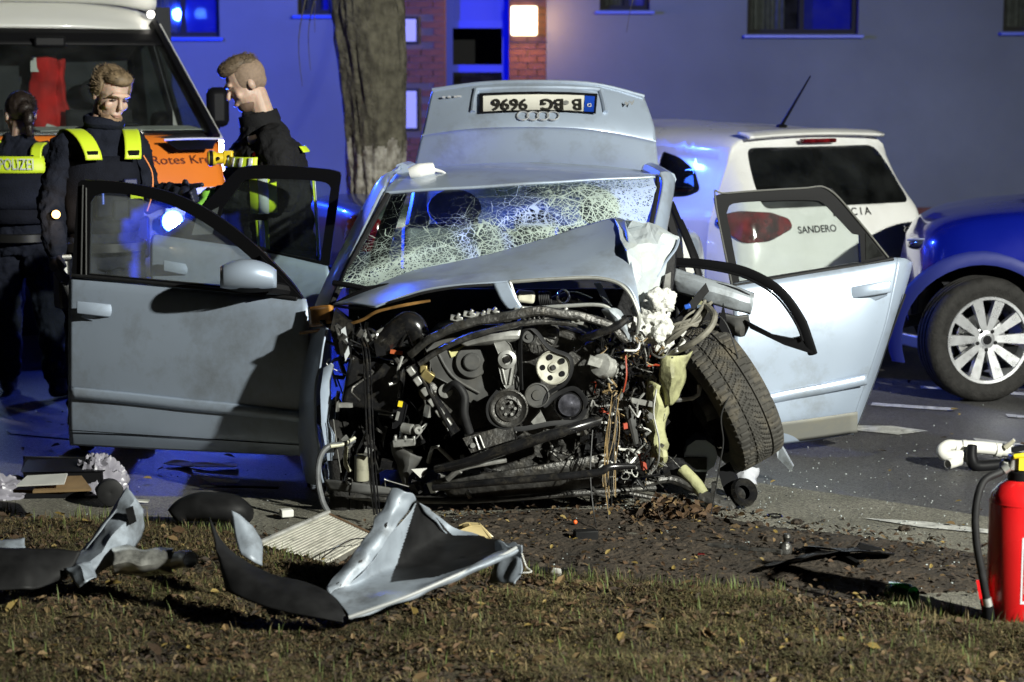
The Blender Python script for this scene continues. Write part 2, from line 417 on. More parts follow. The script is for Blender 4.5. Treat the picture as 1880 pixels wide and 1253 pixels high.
for k in range(170):
    y = rnd.uniform(5.4, 7.9); x = rnd.uniform(-.28 * y, .28 * y)
    if verge_d(x, y) < 0: continue
    g.mat(rnd.choice((0, 0, 1, 2, 2, 3))); leaf(g, x, y, verge_h(x, y) + .022, rnd.uniform(.018, .036), .6)
tag(O("leaf_litter", g, lcol, smooth=0), "dead brown leaves and crumbs strewn over verge and soil", "leaves", kind='stuff')
g = M()
for k in range(130):
    y = rnd.uniform(6.6, 12); x = rnd.uniform(-2.6, 3.0); g.mat(rnd.choice((0, 2, 3, 3)))
    leaf(g, x, y, .016, rnd.uniform(.012, .032), .35)
tag(O("fallen_leaves", g, lcol, smooth=0), "single yellow and brown leaves lying on the asphalt", "leaves", kind='stuff')
m_crumb = mat("glass_crumb", (.42, .46, .45), .15, spec=.9); m_crumbd = mat("plastic_crumb", (.02, .02, .022), .4)
g = M()
for k in range(2300):
    if k % 3: y = rnd.gauss(8.0, .9); x = rnd.gauss(.75, 1.0)
    else: y = rnd.uniform(6.4, 13); x = rnd.uniform(-2.8, 3.2)
    if edge_dist(x, y, grass_poly) > 0.05 or y < 5.5: continue
    s = abs(rnd.gauss(.0016, .0012)) + .0008; g.mat(1 if rnd.random() < .25 else 0)
    g.box((x, y, .012 + s * .4), (s * rnd.uniform(1, 2), s, s * .8), Matrix.Rotation(rnd.uniform(0, 6), 3, 'Z') @ Matrix.Rotation(rnd.uniform(-.6, .6), 3, 'X'))
tag(O("glass_crumbs", g, [m_crumb, m_crumbd], smooth=0), "crumbs of broken window glass scattered over the asphalt", "glass", kind='stuff')
g = M()
for k in range(220):
    p = G(rnd.gauss(1150, 230), rnd.gauss(1010, 30)); s = rnd.uniform(.006, .03)
    g.ell(p + Vector((0, 0, .012)), (s, s * rnd.uniform(.6, 1), s * .6), 6, k=4)
g.jitter(.006, 60)
tag(O("soil_clods", g, m_soil, smooth=0), "clods of dark churned soil in front of the wreck", "soil", kind='stuff')

# ------------------------------------------------------------------ work light on a tripod: the lamp that lights the crash site
m_black = mat("black_plastic", (.014, .014, .015), .45, spec=.3, var=.2, vscale=20)
m_rubber = mat("rubber", (.014, .014, .015), .6, spec=.25, var=.25, vscale=30)
m_steel = mat("steel", (.42, .42, .42), .35, metal=.9, var=.15, vscale=15)
fl = empty("floodlight", (LAMP_POS.x, LAMP_POS.y, 0), "yellow work light on a tripod lighting the crash site", "work light")
aim = (Vector((0, 8.4, .8)) - LAMP_POS).normalized(); rq = aim.to_track_quat('-Z', 'Y')
g = M().box(LAMP_POS - aim * .10, (.42, .34, .1), rq); O("lamp_housing", g, mat("lamp_yellow", (.6, .4, .04), .5), fl, bevel=.02)
g = M().box(LAMP_POS - aim * .046, (.36, .28, .006), rq); O("lamp_glass", g, emit_mat("flood_glass", (1, .96, .88), 5), fl)
g = M().tube([(LAMP_POS.x, LAMP_POS.y, .9), LAMP_POS - aim * .1 - Vector((0, 0, .16))], .022); O("pole", g, m_steel, fl)
for a in (0, 2.09, 4.19):
    g = M().tube([(LAMP_POS.x, LAMP_POS.y, 1.1), (LAMP_POS.x + .55 * math.cos(a), LAMP_POS.y + .55 * math.sin(a), .015)], .014); O("leg", g, m_steel, fl)
KEY = lamp("flood_beam", 'SPOT', LAMP_POS, 9800, (.96, .97, .88), size=.11, parent=fl, target=(.8, 10.2, 1.0), spot=92, blend=.7)

# ================================================================== building
YW = 24.0
m_plaster = mat("plaster_grey", (.16, .185, .20), .9, var=.22, vscale=.45, bump=.25, bscale=60, dirt=((.13, .15, .165), .5, .5))
m_brick = mat("brick", (.15, .06, .035), .85, var=.3, vscale=5, bump=.4, bscale=70)
m_mortar = mat("mortar", (.14, .11, .09), .95, bump=.4, bscale=80)
m_sill = mat("sill_blue", (.03, .09, .62), .4)
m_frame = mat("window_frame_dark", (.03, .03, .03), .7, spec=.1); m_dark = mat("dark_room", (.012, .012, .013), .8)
m_curt = mat("curtain", (.22, .23, .22), .95, spec=.05, var=.25, vscale=10)
g_house = glass_mat("house_glass", (.8, .82, .82), .02, rough=.03)
def wx(px): return W(px, 149, YW).x
def wz(py): return W(940, py, YW).z
wins = [(265, 405, 68), (548, 612, 27), (1370, 1574, 63), (1100, 1192, 19), (1838, 2040, 58), (-120, 20, 60)]
house = empty("house", (0, YW, 0), "grey rendered apartment house with brick entrance and raised ground floor windows", "house")
TOP = 8.6
ent0, ent1 = wx(728), wx(1003)
holes = [(wx(a), wx(b), wz(c), wz(c) + 1.5) for a, b, c in wins] + [(ent0, ent1, -.1, 3.1)]
xs = sorted({-22, 22} | {h[0] for h in holes} | {h[1] for h in holes}); zs = sorted({.24, TOP} | {h[2] for h in holes} | {h[3] for h in holes if h[3] < TOP})
zs = [z for z in zs if z >= .24]
g = M()
for i in range(len(xs) - 1):
    for j in range(len(zs) - 1):
        cx, cz = (xs[i] + xs[i + 1]) / 2, (zs[j] + zs[j + 1]) / 2
        if any(a < cx < b and c < cz < d for a, b, c, d in holes): continue
        g.add([(xs[i], YW, zs[j]), (xs[i + 1], YW, zs[j]), (xs[i + 1], YW, zs[j + 1]), (xs[i], YW, zs[j + 1])], [(0, 1, 2, 3)])
for a, b, c, d in holes:   # reveals
    dp = .2 if c > 0 else 1.0
    c = max(c, .0)
    g.add([(a, YW, c), (a, YW + dp, c), (a, YW + dp, d), (a, YW, d)], [(0, 1, 2, 3)]); g.add([(b, YW, c), (b, YW, d), (b, YW + dp, d), (b, YW + dp, c)], [(0, 1, 2, 3)])
    g.add([(a, YW, d), (a, YW + dp, d), (b, YW + dp, d), (b, YW, d)], [(0, 1, 2, 3)])
    if c > .1: g.add([(a, YW, c), (b, YW, c), (b, YW + dp, c), (a, YW + dp, c)], [(0, 1, 2, 3)])
O("wall", g, m_plaster, house, smooth=0)
O("roof", M().prism([Vector((-22.3, YW - .4, TOP)), Vector((22.3, YW - .4, TOP)), Vector((22.3, YW + 8, TOP + 3)), Vector((-22.3, YW + 8, TOP + 3))], (0, 0, .15)), mat("roof_tile", (.16, .07, .05), .8), house, smooth=0)
pl = O("plinth", M().box(((-22 + ent0) / 2, YW - .03, .12), (22 + ent0, .08, .24)).box(((22 + ent1) / 2, YW - .03, .12), (22 - ent1, .08, .24)), mat("plinth_brick", (.17, .065, .04), .85, var=.35, vscale=7, bump=.5, bscale=40), house, smooth=0)
for k, (a, b, c) in enumerate(wins):
    x0, x1, z0 = wx(a), wx(b), wz(c); y = YW + .16; z1 = z0 + 1.5; xm = x0 + (x1 - x0) * (.5 if b - a > 100 else .55)
    g = M()
    for x in (x0 + .03, xm, x1 - .03): g.box((x, y, (z0 + z1) / 2), (.06, .06, 1.5))
    for z in (z0 + .03, z1 - .03): g.box(((x0 + x1) / 2, y + .002, z), (x1 - x0, .06, .06))
    w = O("window", g, m_frame, house, smooth=0)
    O("pane", M().box(((x0 + xm) / 2, y + .01, (z0 + z1) / 2), (xm - x0 - .06, .006, 1.4), Matrix.Rotation(.07, 3, 'Z')), g_house, w, smooth=0)
    O("pane", M().box(((x1 + xm) / 2, y + .01, (z0 + z1) / 2), (x1 - xm - .06, .006, 1.4), Matrix.Rotation(.07, 3, 'Z')), g_house, w, smooth=0)
    O("sill", M().box(((x0 + x1) / 2, YW - .02, z0 - .03), (x1 - x0 + .1, .18, .035)), m_sill, w, smooth=0, bevel=.006)
    rows = [[Vector((x0 + .08 + (xm - x0) * .6 * i / 20, y + .12 + .03 * math.sin(i * 1.9), z)) for i in range(21)] for z in (z0 + .03, z1)]
    O("curtain", M().grid(rows), m_curt, w)
    O("blue_light_sheet", M().box(((xm + x1) / 2, y + .06, (z0 + z1) / 2), (x1 - xm - .05, .008, 1.42)), mat("painted_blue_light", (.006, .018, .6), .8, spec=.1), w, smooth=0)  # added sheet: blue emergency light in the pane, put into its colour
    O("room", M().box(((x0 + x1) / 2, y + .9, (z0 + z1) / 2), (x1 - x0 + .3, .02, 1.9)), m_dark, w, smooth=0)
# entrance: brickwork with single bricks round a recessed door
d0, d1 = wx(818), wx(934); yd = YW + .3
g = M().box(((ent0 + d0) / 2, YW + .09, 1.55), (d0 - ent0 - .004, .1, 3.1)).box(((ent1 + d1) / 2, YW + .09, 1.55), (ent1 - d1 - .004, .1, 3.1)).box(((ent1 + ent0) / 2, YW + .09, 3.0), (ent1 - ent0 - .01, .098, .19))
sur = O("brick_surround", g, m_mortar, house, smooth=0)
O("reveal", M().box((d0 - .03, YW + .23, 1.5), (.06, .2, 3.0)).box((d1 + .03, YW + .23, 1.5), (.06, .2, 3.0)), m_brick, sur, smooth=0)
bm_ = None; panes = [(726, 766, 34, 78), (735, 766, 166, 237)]
prs = [(wx(a), wx(b), wz(d), wz(c)) for a, b, c, d in panes]
lx0, lx1, lz0, lz1 = wx(938), wx(986), wz(66), wz(12)
bw, bh = .24, .071
for side, (a, b) in enumerate(((ent0, d0), (d1, ent1))):
    nb = max(1, round((b - a) / .25)); w = (b - a) / nb
    for r in range(29):
        z = .55 + r * .081; off = 0 if r % 2 else .5
        for k in range(-1, nb + 1):
            x0 = max(a, a + (k + off) * w); x1 = min(b, a + (k + 1 + off) * w)
            if x1 - x0 < .05: continue
            cx = (x0 + x1) / 2
            if any(p[0] - .04 < x1 and x0 < p[1] + .04 and p[2] - .04 < z + .04 and z - .04 < p[3] + .04 for p in prs): continue
            key = round(x1 - x0, 3)
            if bm_ is None: bm_ = {}
            if key not in bm_:
                o = O("brick", M().box((0, 0, 0), (x1 - x0 - .012, .03, bh)), m_brick, sur, smooth=0, local=True); bm_[key] = o.data
            else:
                o = bpy.data.objects.new("brick", bm_[key]); COL.objects.link(o); o.parent = sur
            o.location = Vector((cx, YW + .028 + rnd.uniform(-.004, .004), z)) - house.location
m_frost = mat("frosted_pane", (.75, .78, .8), .35)
for p in prs:
    o = O("small_window", M().box(((p[0] + p[1]) / 2, YW + .02, (p[2] + p[3]) / 2), (p[1] - p[0] + .04, .05, p[3] - p[2] + .04)), m_frame, house, smooth=0)
    O("pane", M().box(((p[0] + p[1]) / 2, YW - .008, (p[2] + p[3]) / 2), (p[1] - p[0] - .02, .01, p[3] - p[2] - .02)), m_frost, o, smooth=0)
g = M(); xm = (d0 + d1) / 2
for x in (d0 + .04, d1 - .04): g.box((x, yd, 1.5), (.08, .07, 3.0))
for z in (wz(44), wz(126), .9, .05): g.box((xm, yd + .003, z), (d1 - d0 - .02, .07, .09))
door = O("entrance_door", g, mat("door_blue", (.006, .03, .62), .4), house, smooth=0)
O("pane", M().box((xm, yd + .01, 1.0), (d1 - d0 - .1, .008, 1.9)), g_house, door, smooth=0)
O("transom", M().box((xm, yd + .01, (wz(44) + 3.0) / 2), (d1 - d0 - .1, .02, 3.0 - wz(44))), mat("transom_blue", (.006, .03, .55), .5), door, smooth=0)
O("handle", M().tube([(d0 + .1, yd - .06, 1.0), (d0 + .1, yd - .06, 1.3)], .012), m_steel, door)
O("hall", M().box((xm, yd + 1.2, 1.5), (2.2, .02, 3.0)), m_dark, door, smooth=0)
wl = empty("wall_lamp", ((lx0 + lx1) / 2, YW - .05, lz0), "square glowing warm lamp on the brick beside the entrance door", "lamp")
O("lamp_shade", M().box(((lx0 + lx1) / 2, YW - .06, (lz0 + lz1) / 2), (lx1 - lx0, .12, lz1 - lz0)), emit_mat("lamp_warm", (1, .78, .48), 4.5), wl, bevel=.02)
O("bracket", M().box(((lx0 + lx1) / 2, YW + .005, (lz0 + lz1) / 2), (.16, .02, .2)), m_black, wl)
lamp("lamp_bulb", 'POINT', ((lx0 + lx1) / 2, YW - .2, (lz0 + lz1) / 2), 60, (1, .50, .18), .1, wl)

# ================================================================== street tree
m_bark = mat("bark", (.13, .12, .085), .95, col2=(.05, .045, .03), vscale=14, bump=1, bscale=30)
m_barkpale = mat("bark_limewash", (.40, .38, .33), .95, col2=(.13, .115, .09), vscale=16, bump=1, bscale=30)
tree = empty("street_tree", (-1.05, 15, 0), "stout bare street tree with pale lower bark", "tree")
YT = 15.0
prof = [(640, 742, 560), (645, 742, 400), (640, 740, 300), (636, 741, 230), (626, 742, 150), (615, 741, 80), (606, 736, 0), (598, 742, -120), (600, 760, -300)]
rows = []
for i in range(150):
    u = i / 149 * (len(prof) - 1); k = min(int(u), len(prof) - 2); t = u - k
    l, r, y = (prof[k][q] + (prof[k + 1][q] - prof[k][q]) * t for q in range(3))
    a, b = W(l, y, YT), W(r, y, YT); c = (a + b) / 2; rad = (b - a).length / 2; row = []
    for j in range(96):
        th = 2 * math.pi * j / 96; dv = Vector((math.cos(th), math.sin(th), 0))
        q = Vector((math.cos(th) * 3.2, math.sin(th) * 3.2, c.z * .9)); h = noise.fractal(q, 1, 2, 4) * .035
        rg = abs(noise.noise(Vector((math.cos(th) * 9, math.sin(th) * 9, c.z * 2.2)))) * .05
        row.append(Vector((c.x, c.y, c.z)) + dv * (rad * .96 + h + .02 - rg))
    rows.append(row)
g = M().grid(rows, True)
zl = W(700, 262, YT).z
nt_ = len(rows[0])
trunk = O("trunk", g, [m_bark, m_barkpale], tree, smooth=180)
for p in trunk.data.polygons:
    c = p.center + tree.location
    if c.z < zl + noise.noise(Vector((c.x * 9, c.y * 9, c.z * 1.5))) * .3: p.material_index = 1
g = M(); base = W(680, -290, YT)
def limb(g, p, d, l, r, dep):
    pts = [p]; q = p.copy(); dd = d.copy()
    for k in range(4):
        dd = (dd + Vector((rnd.gauss(0, .16), rnd.gauss(0, .16), rnd.gauss(.03, .1)))).normalized(); q = q + dd * (l / 4); pts.append(q.copy())
    g.tube(pts, [r, r * .45], 6 if dep else 10, caps=False)
    if dep < 3:
        for k in range(3 if dep else 4):
            a = pts[rnd.choice((2, 3, 4))]; nd = (dd + Vector((rnd.gauss(0, .7), rnd.gauss(0, .7), rnd.gauss(0, .4)))).normalized(); limb(g, a, nd, l * .62, r * .42, dep + 1)
for k in range(6): limb(g, base + Vector((0, 0, -.1)), Vector((math.cos(k * 1.05), math.sin(k * 1.05), .9)).normalized(), 2.2, .13, 0)
for k, (a, b) in enumerate([((590, -200, 15), (570, 130, 14.6)), ((560, -200, 14.8), (555, 160, 14.5)), ((620, -200, 15), (578, 60, 14.6)), ((250, -200, 15), (255, 20, 15)), ((1250, -250, 15), (1150, 60, 15))]):
    p, q = W(*a), W(*b); g.tube([p, p.lerp(q, .4) + Vector((.04, 0, 0)), p.lerp(q, .75) + Vector((-.03, 0, 0)), q], [.008, .002], 5, caps=False)
O("crown", g, m_bark, tree)
# ================================================================== cars: common builders
m_tyre = mat("tyre_rubber", (.022, .021, .02), .75, spec=.2, var=.3, vscale=25, bump=.3, bscale=90)
m_alloy = mat("alloy", (.62, .63, .65), .3, metal=.75, var=.06, vscale=20)
m_trimblk = mat("trim_black", (.007, .007, .008), .5, spec=.12)
m_inside = mat("car_interior", (.022, .022, .025), .85, spec=.15, var=.3, vscale=12)
m_chrome = mat("chrome", (.8, .8, .8), .12, metal=1.)
m_red = mat("red_lens", (.10, .005, .007), .12, coat=.7, var=.9, vscale=12)
m_amber = mat("amber_lens", (.7, .2, .02), .15, coat=.6)
m_clear = mat("clear_lens", (.55, .58, .6), .1, coat=.7)
g_car = glass_mat("car_glass", (.72, .80, .78), .03)
g_cardark = glass_mat("car_glass_tinted", (.28, .32, .32), .02)

def wheel(parent, loc, axis, r=.335, w=.21, spokes=5, rimr=.225, name="wheel", double=True, local=True):
    """tyre (the part) with a rim below it; axis points outward"""
    ax = Vector(axis).normalized(); o = Vector(loc); s = Vector((0, 0, 1)); fw = ax.cross(s).normalized(); up = fw.cross(ax)
    h = w / 2
    prof = [(rimr, -h * .85), (rimr + .03, -h), (r - .035, -h), (r - .012, -h * .86), (r, -h * .6)]
    for k in (-.35, 0, .35): prof += [(r, h * (k - .07)), (r - .008, h * (k - .05)), (r - .008, h * (k + .05)), (r, h * (k + .07))]
    prof += [(r, h * .6), (r - .012, h * .86), (r - .035, h), (rimr + .045, h * 1.02), (rimr + .035, h * .98), (rimr + .004, h * .9)]
    t = O(name, M().lathe(prof, o, ax, 56), m_tyre, parent, local=local)
    g = M().lathe([(rimr + .006, h * .92), (rimr + .004, h * .98), (rimr - .012, h * .96), (rimr - .018, h * .75), (rimr - .03, -h * .7), (rimr - .012, -h * .85)], o, ax, 56)
    hub = o + ax * (h * .72)
    g.lathe([(.001, h * .80), (.028, h * .80), (.034, h * .74), (.07, h * .66), (.078, h * .4)], o, ax, 30)
    n = spokes * 2 if double else spokes
    for k in range(n):
        a = 2 * math.pi * (k // 2 if double else k) / spokes + ((.24 if k % 2 else -.24) if double else 0); a2 = a + ((.06 if k % 2 else -.06) if double else 0)
        d1 = up * math.cos(a) + fw * math.sin(a); d2 = up * math.cos(a2) + fw * math.sin(a2); t1 = ax.cross(d1); t2 = ax.cross(d2)
        p0 = o + d1 * .045 + ax * (h * .70); p1 = o + d2 * (rimr - .012) + ax * (h * .88); w0, w1 = .017, .030
        v = [p0 - t1 * w0, p0 + t1 * w0, p1 + t2 * w1, p1 - t2 * w1]; v += [q - ax * .035 - (q - o).normalized() * .0 for q in v]
        g.add(v, [(0, 1, 2, 3), (7, 6, 5, 4), (0, 3, 7, 4), (1, 5, 6, 2), (0, 4, 5, 1), (3, 2, 6, 7)])
    rim = O("rim", g, m_alloy, t, smooth=30, local=True)
    g = M()
    for k in range(5):
        a = 2 * math.pi * (k + .5) / 5; d = up * math.cos(a) + fw * math.sin(a)
        g.lathe([(.011, h * .4), (.011, h * .74), (.001, h * .76)], o + d * .055, ax, 10)
    g.lathe([(.026, h * .80), (.026, h * .815), (.001, h * .82)], o, ax, 20)
    O("wheel_nut", g, m_trimblk, t, local=True)
    O("brake_disc", M().lathe([(.001, h * .1), (.14, h * .1), (.14, -h * .1), (.001, -h * .1)], o, ax, 32), m_steel, t, local=True)
    return t

def cut_faces(bm, poly, U, Vv, N, thr=.15, lim=None):
    """faces of bm whose outline in the plane (U, Vv) lies in the convex-ish polygon, on the side facing N; edges are cut exactly"""
    U, Vv, N = Vector(U), Vector(Vv), Vector(N)
    us = [p[0] for p in poly]; vs = [p[1] for p in poly]; mg = .06
    def near(f):
        if f.normal.dot(N) < thr: return False
        c = f.calc_center_median()
        if lim and not lim(c): return False
        pu = [v.co.dot(U) for v in f.verts]; pv = [v.co.dot(Vv) for v in f.verts]
        return max(pu) > min(us) - mg and min(pu) < max(us) + mg and max(pv) > min(vs) - mg and min(pv) < max(vs) + mg
    fs = [f for f in bm.faces if near(f)]
    for i in range(len(poly)):
        a, b = poly[i], poly[(i + 1) % len(poly)]
        co = U * a[0] + Vv * a[1]; d = U * (b[0] - a[0]) + Vv * (b[1] - a[1])
        no = d.cross(U.cross(Vv))
        if no.length < 1e-9: continue
        gm = list({v for f in fs for v in f.verts}) + list({e for f in fs for e in f.edges}) + fs
        r = bmesh.ops.bisect_plane(bm, geom=gm, plane_co=co, plane_no=no.normalized(), dist=1e-5)
        fs = list({x for x in r['geom'] if isinstance(x, bmesh.types.BMFace) and x.is_valid})
    out = []
    for f in fs:
        f.normal_update(); c = f.calc_center_median()
        if edge_dist(c.dot(U), c.dot(Vv), poly) > 0: out.append(f)
    return out
def take(bm, faces, off=0.0):
    """move faces out of bm into a builder"""
    g = M(); idx = {}
    for f in faces:
        q = []
        for v in f.verts:
            if v.index not in idx or True:
                k = (round(v.co.x, 6), round(v.co.y, 6), round(v.co.z, 6))
                if k not in idx: idx[k] = len(g.v); g.v.append(v.co + v.normal * off)
            q.append(idx[k])
        g.f.append(tuple(q)); g.m.append(0)
    return g
def rounded(poly, r=.04, n=4):
    out = []; k = len(poly)
    for i in range(k):
        p, a, b = Vector(poly[i]), Vector(poly[i - 1]), Vector(poly[(i + 1) % k])
        ra = min(r, (a - p).length * .45, (b - p).length * .45); s, e = p + (a - p).normalized() * ra, p + (b - p).normalized() * ra
        for j in range(n + 1):
            t = j / n; q = s * (1 - t) ** 2 + p * 2 * t * (1 - t) + e * t * t; out.append((q.x, q.y))
    return out
def shell(stations, nu=90, nv=26):
    """car body from stations (y, [(half width, z) ...] bottom to top centre); mirrored, open below"""
    rows = []
    prof = [[Vector((w, y, z)) for w, z in p] for y, p in stations]
    k = len(prof[0]); cols = [spline([r[i] for r in prof], nu) for i in range(k)]
    for i in range(nu):
        h = spline([c[i] for c in cols], nv)
        for p in h: p.x = max(p.x, 0)
        h[-1].x = 0
        rows.append(h + [Vector((-p.x, p.y, p.z)) for p in h[-2::-1]])
    sg = 1 if rows[-1][0].y > rows[0][0].y else -1   # close both ends with a shallow cap
    for r, e in ((list(rows[0]), -1), (list(rows[-1]), 1)):
        zc = (r[0].z + max(p.z for p in r)) / 2; caps = [[Vector((p.x * k, p.y + e * sg * (1 - k) * .03, zc + (p.z - zc) * (.4 + .6 * k))) for p in r] for k in (.8, .5, .2, .0)]
        rows = caps[::-1] + rows if e < 0 else rows + caps
    bm = bmesh.new(); g = M().grid(rows)
    vs = [bm.verts.new(p) for p in g.v]
    for f in g.f:
        try: bm.faces.new([vs[i] for i in f])
        except ValueError: pass
    bmesh.ops.remove_doubles(bm, verts=bm.verts, dist=1e-4)
    bmesh.ops.dissolve_degenerate(bm, edges=bm.edges, dist=1e-5)
    bmesh.ops.recalc_face_normals(bm, faces=bm.faces)
    c = sum((f.calc_center_median().z * f.normal.z * f.calc_area() for f in bm.faces))
    if c < 0: bmesh.ops.reverse_faces(bm, faces=bm.faces)
    bm.normal_update()
    return bm
def bm_obj(name, bm, m, parent, solid=.004):
    me = bpy.data.meshes.new(name); bm.to_mesh(me); bm.free()
    for x in (m if isinstance(m, list) else [m]): me.materials.append(x)
    me.polygons.foreach_set("use_smooth", [True] * len(me.polygons)); me.set_sharp_from_angle(angle=R(50))
    o = bpy.data.objects.new(name, me); COL.objects.link(o); o.parent = parent
    if solid:
        t = o.modifiers.new("t", 'SOLIDIFY'); t.thickness = solid; t.offset = -1
    return o
def seat(parent, x, y, z, m, name="seat"):
    g = M().surf([[Vector((x + dx, y + .02 + dy * .25 + .03 * abs(dx) * 4, z + dy)) for dx in (-.22, -.12, 0, .12, .22)] for dy in (0, .2, .42, .56)], 10, 12)
    s = O(name, g, m, parent, local=True, solid=.1)
    O("headrest", M().ell((x, y + .02 + .66 * .25, z + .68), (.13, .05, .09), 16), m, s, local=True, smooth=180)
    O("cushion", M().box((x, y - .22, z - .02), (.46, .46, .14)), m, s, local=True, bevel=.04)
    return s
def hatchback(name, label, cat, loc, rz, paint, hgt=1.46, detail=True):
    """five-door hatchback, tail at local y=0, nose towards +y"""
    c = empty(name, loc, label, cat, rz=rz); k = hgt / 1.5
    S = [(.00, [(.52, .42), (.56, .48), (.57, .58), (.56, .66), (.5, .70), (.4, .715), (.3, .72), (.15, .722), (0, .724)]),
         (.035, [(.66, .36), (.70, .48), (.71, .62), (.68, .74), (.62, .80), (.5, .82), (.3, .83), (.15, .832), (0, .834)]),
         (.09, [(.72, .33), (.77, .48), (.78, .64), (.755, .80), (.71, .93), (.60, .98), (.42, 1.0), (.2, 1.01), (0, 1.012)]),
         (.17, [(.76, .31), (.81, .48), (.82, .66), (.80, .86), (.755, .98), (.66, 1.08), (.52, 1.13), (.26, 1.15), (0, 1.155)]),
         (.33, [(.79, .30), (.835, .48), (.85, .67), (.835, .88), (.79, 1.0), (.70, 1.22), (.60, 1.36), (.3, 1.395), (0, 1.40)]),
         (.40, [(.80, .29), (.84, .48), (.855, .67), (.84, .88), (.80, 1.0), (.70, 1.26), (.62, 1.42), (.3, 1.462), (0, 1.47)]),
         (.75, [(.80, .28), (.85, .48), (.865, .68), (.85, .88), (.81, .985), (.70, 1.28), (.62, 1.44), (.3, 1.49), (0, 1.495)]),
         (1.5, [(.80, .27), (.85, .48), (.865, .68), (.85, .87), (.81, .97), (.70, 1.28), (.62, 1.455), (.3, 1.505), (0, 1.51)]),
         (2.3, [(.80, .27), (.85, .48), (.865, .68), (.845, .86), (.80, .955), (.69, 1.26), (.60, 1.425), (.3, 1.475), (0, 1.48)]),
         (3.1, [(.80, .27), (.85, .48), (.865, .67), (.83, .85), (.76, .93), (.70, .955), (.6, .98), (.3, 1.0), (0, 1.005)]),
         (3.7, [(.76, .26), (.80, .46), (.81, .60), (.77, .74), (.70, .82), (.6, .85), (.45, .87), (.25, .88), (0, .885)]),
         (3.98, [(.62, .26), (.68, .42), (.68, .55), (.62, .64), (.55, .69), (.45, .71), (.3, .72), (.15, .725), (0, .73)]),
         (4.06, [(.4, .30), (.46, .40), (.46, .50), (.42, .56), (.36, .6), (.3, .61), (.2, .615), (.1, .62), (0, .62)])]
    S = [(y, [(w, z * k) for w, z in p]) for y, p in S]
    bm = shell(S)
    X, Y, Z = (1, 0, 0), (0, 1, 0), (0, 0, 1)
    parts = []
    rw = rounded([(-.62, 1.0 * k), (.66, 1.0 * k), (.62, 1.20 * k), (.54, 1.375 * k), (-.56, 1.375 * k), (-.60, 1.2 * k)], .06)
    f = cut_faces(bm, rw, X, Z, (0, -1, .3), -.2, lambda p: p.y < .46); parts.append(("rear_window", take(bm, f), g_cardark)); bmesh.ops.delete(bm, geom=f, context='FACES')
    for sx in (-1, 1):
        for nm, poly in (("quarter_window", [(.52, 1.10), (.62, 1.06), (.98, 1.03), (1.0, 1.34), (.80, 1.30), (.62, 1.22)]), ("side_window", [(1.05, 1.025), (1.85, 1.0), (1.85, 1.375), (1.45, 1.385), (1.06, 1.36)]), ("side_window", [(1.95, .995), (2.95, .98), (2.75, 1.08), (2.4, 1.30), (2.2, 1.36), (1.95, 1.37)])):
            f = cut_faces(bm, rounded([(a, b * k) for a, b in poly], .04), Y, Z, (sx, 0, 0), .3); parts.append((nm, take(bm, f), g_cardark)); bmesh.ops.delete(bm, geom=f, context='FACES')
        for yc in (.68, 3.27):
            arch = [(yc + .36 * math.cos(t), .30 + .36 * math.sin(t)) for t in [math.pi * i / 14 for i in range(15)]]
            f = cut_faces(bm, [(yc + .36, .0)] + arch + [(yc - .36, 0)], Y, Z, (sx, 0, 0), .2, lambda p: abs(p.x) > .45); bmesh.ops.delete(bm, geom=f, context='FACES')
    ws = rounded([(-.62, 1.03 * k), (.62, 1.03 * k), (.54, 1.37 * k), (-.54, 1.37 * k)], .05)
    f = cut_faces(bm, ws, X, Z, (0, 1, .3), .25, lambda p: p.y > 2.2); parts.append(("windscreen", take(bm, f), g_cardark)); bmesh.ops.delete(bm, geom=f, context='FACES')
    for sx in (-1,):   # wrap-round tail lamp on the side in view, cut on the diagonal corner
        U = Vector((sx * .64, .77, 0)) if False else Vector((sx * .77, -.64, 0)); N = Vector((sx * .64, -.77, 0))
        U = Vector((sx * .77, .64, 0))
        lo = [(.36, .87), (.50, .80), (.66, .79), (.82, .90), (.80, .955), (.68, .985), (.50, .975), (.38, .93)]
        f = cut_faces(bm, rounded([(a, b * k) for a, b in lo], .03), U, Z, N, .2); parts.append(("tail_lamp", take(bm, f, .012), m_red)); bmesh.ops.delete(bm, geom=f, context='FACES')
    body = bm_obj("body", bm, paint, c)
    for nm, gg, mm in parts:
        if gg.f: O(nm, gg, mm, c, local=True, smooth=60, solid=.004)
    for sx in (-1, 1):
        for yc in (.68, 3.27): wheel(c, (sx * .745, yc, .30), (sx, 0, 0), .30, .19, rimr=.2)
    O("floor_pan", M().box((0, 2.0, .30), (1.5, 3.7, .05)), m_inside, c, local=True)
    for x in (-.36, .36): seat(c, x, 2.0, .55, m_inside); 
    O("rear_bench", M().surf([[Vector((x, .75 - z * .15, .55 + z)) for x in (-.6, 0, .6)] for z in (0, .25, .5)], 8, 8), m_inside, c, local=True, solid=.1)
    for x in (-.4, .4): O("headrest", M().ell((x, .66, 1.13 * k), (.12, .05, .085), 16), m_inside, c, local=True, smooth=180)
    if detail:
        g = M().surf([[Vector((x, .40 - .14 * q - .02 * abs(x) , (1.462 - .045 * q * q - .05 * x * x) * k + .012)) for x in (-.58, -.3, 0, .3, .58)] for q in (0, .5, .8)], 16, 8)
        O("spoiler", g, paint, c, local=True, solid=.018)
        O("brake_light", M().box((0, .278, 1.412 * k), (.30, .03, .028)), m_red, c, local=True, bevel=.008)
        O("antenna", M().ell((0, .62, 1.50 * k), (.022, .05, .014), 12).tube([(0, .62, 1.505 * k), (.0, .36, 1.83 * k)], [.012, .005], 8), m_trimblk, c, local=True)
        O("wiper", M().tube([(-.05, .10, 1.015 * k), (.35, .15, 1.05 * k)], .008), m_trimblk, c, local=True)
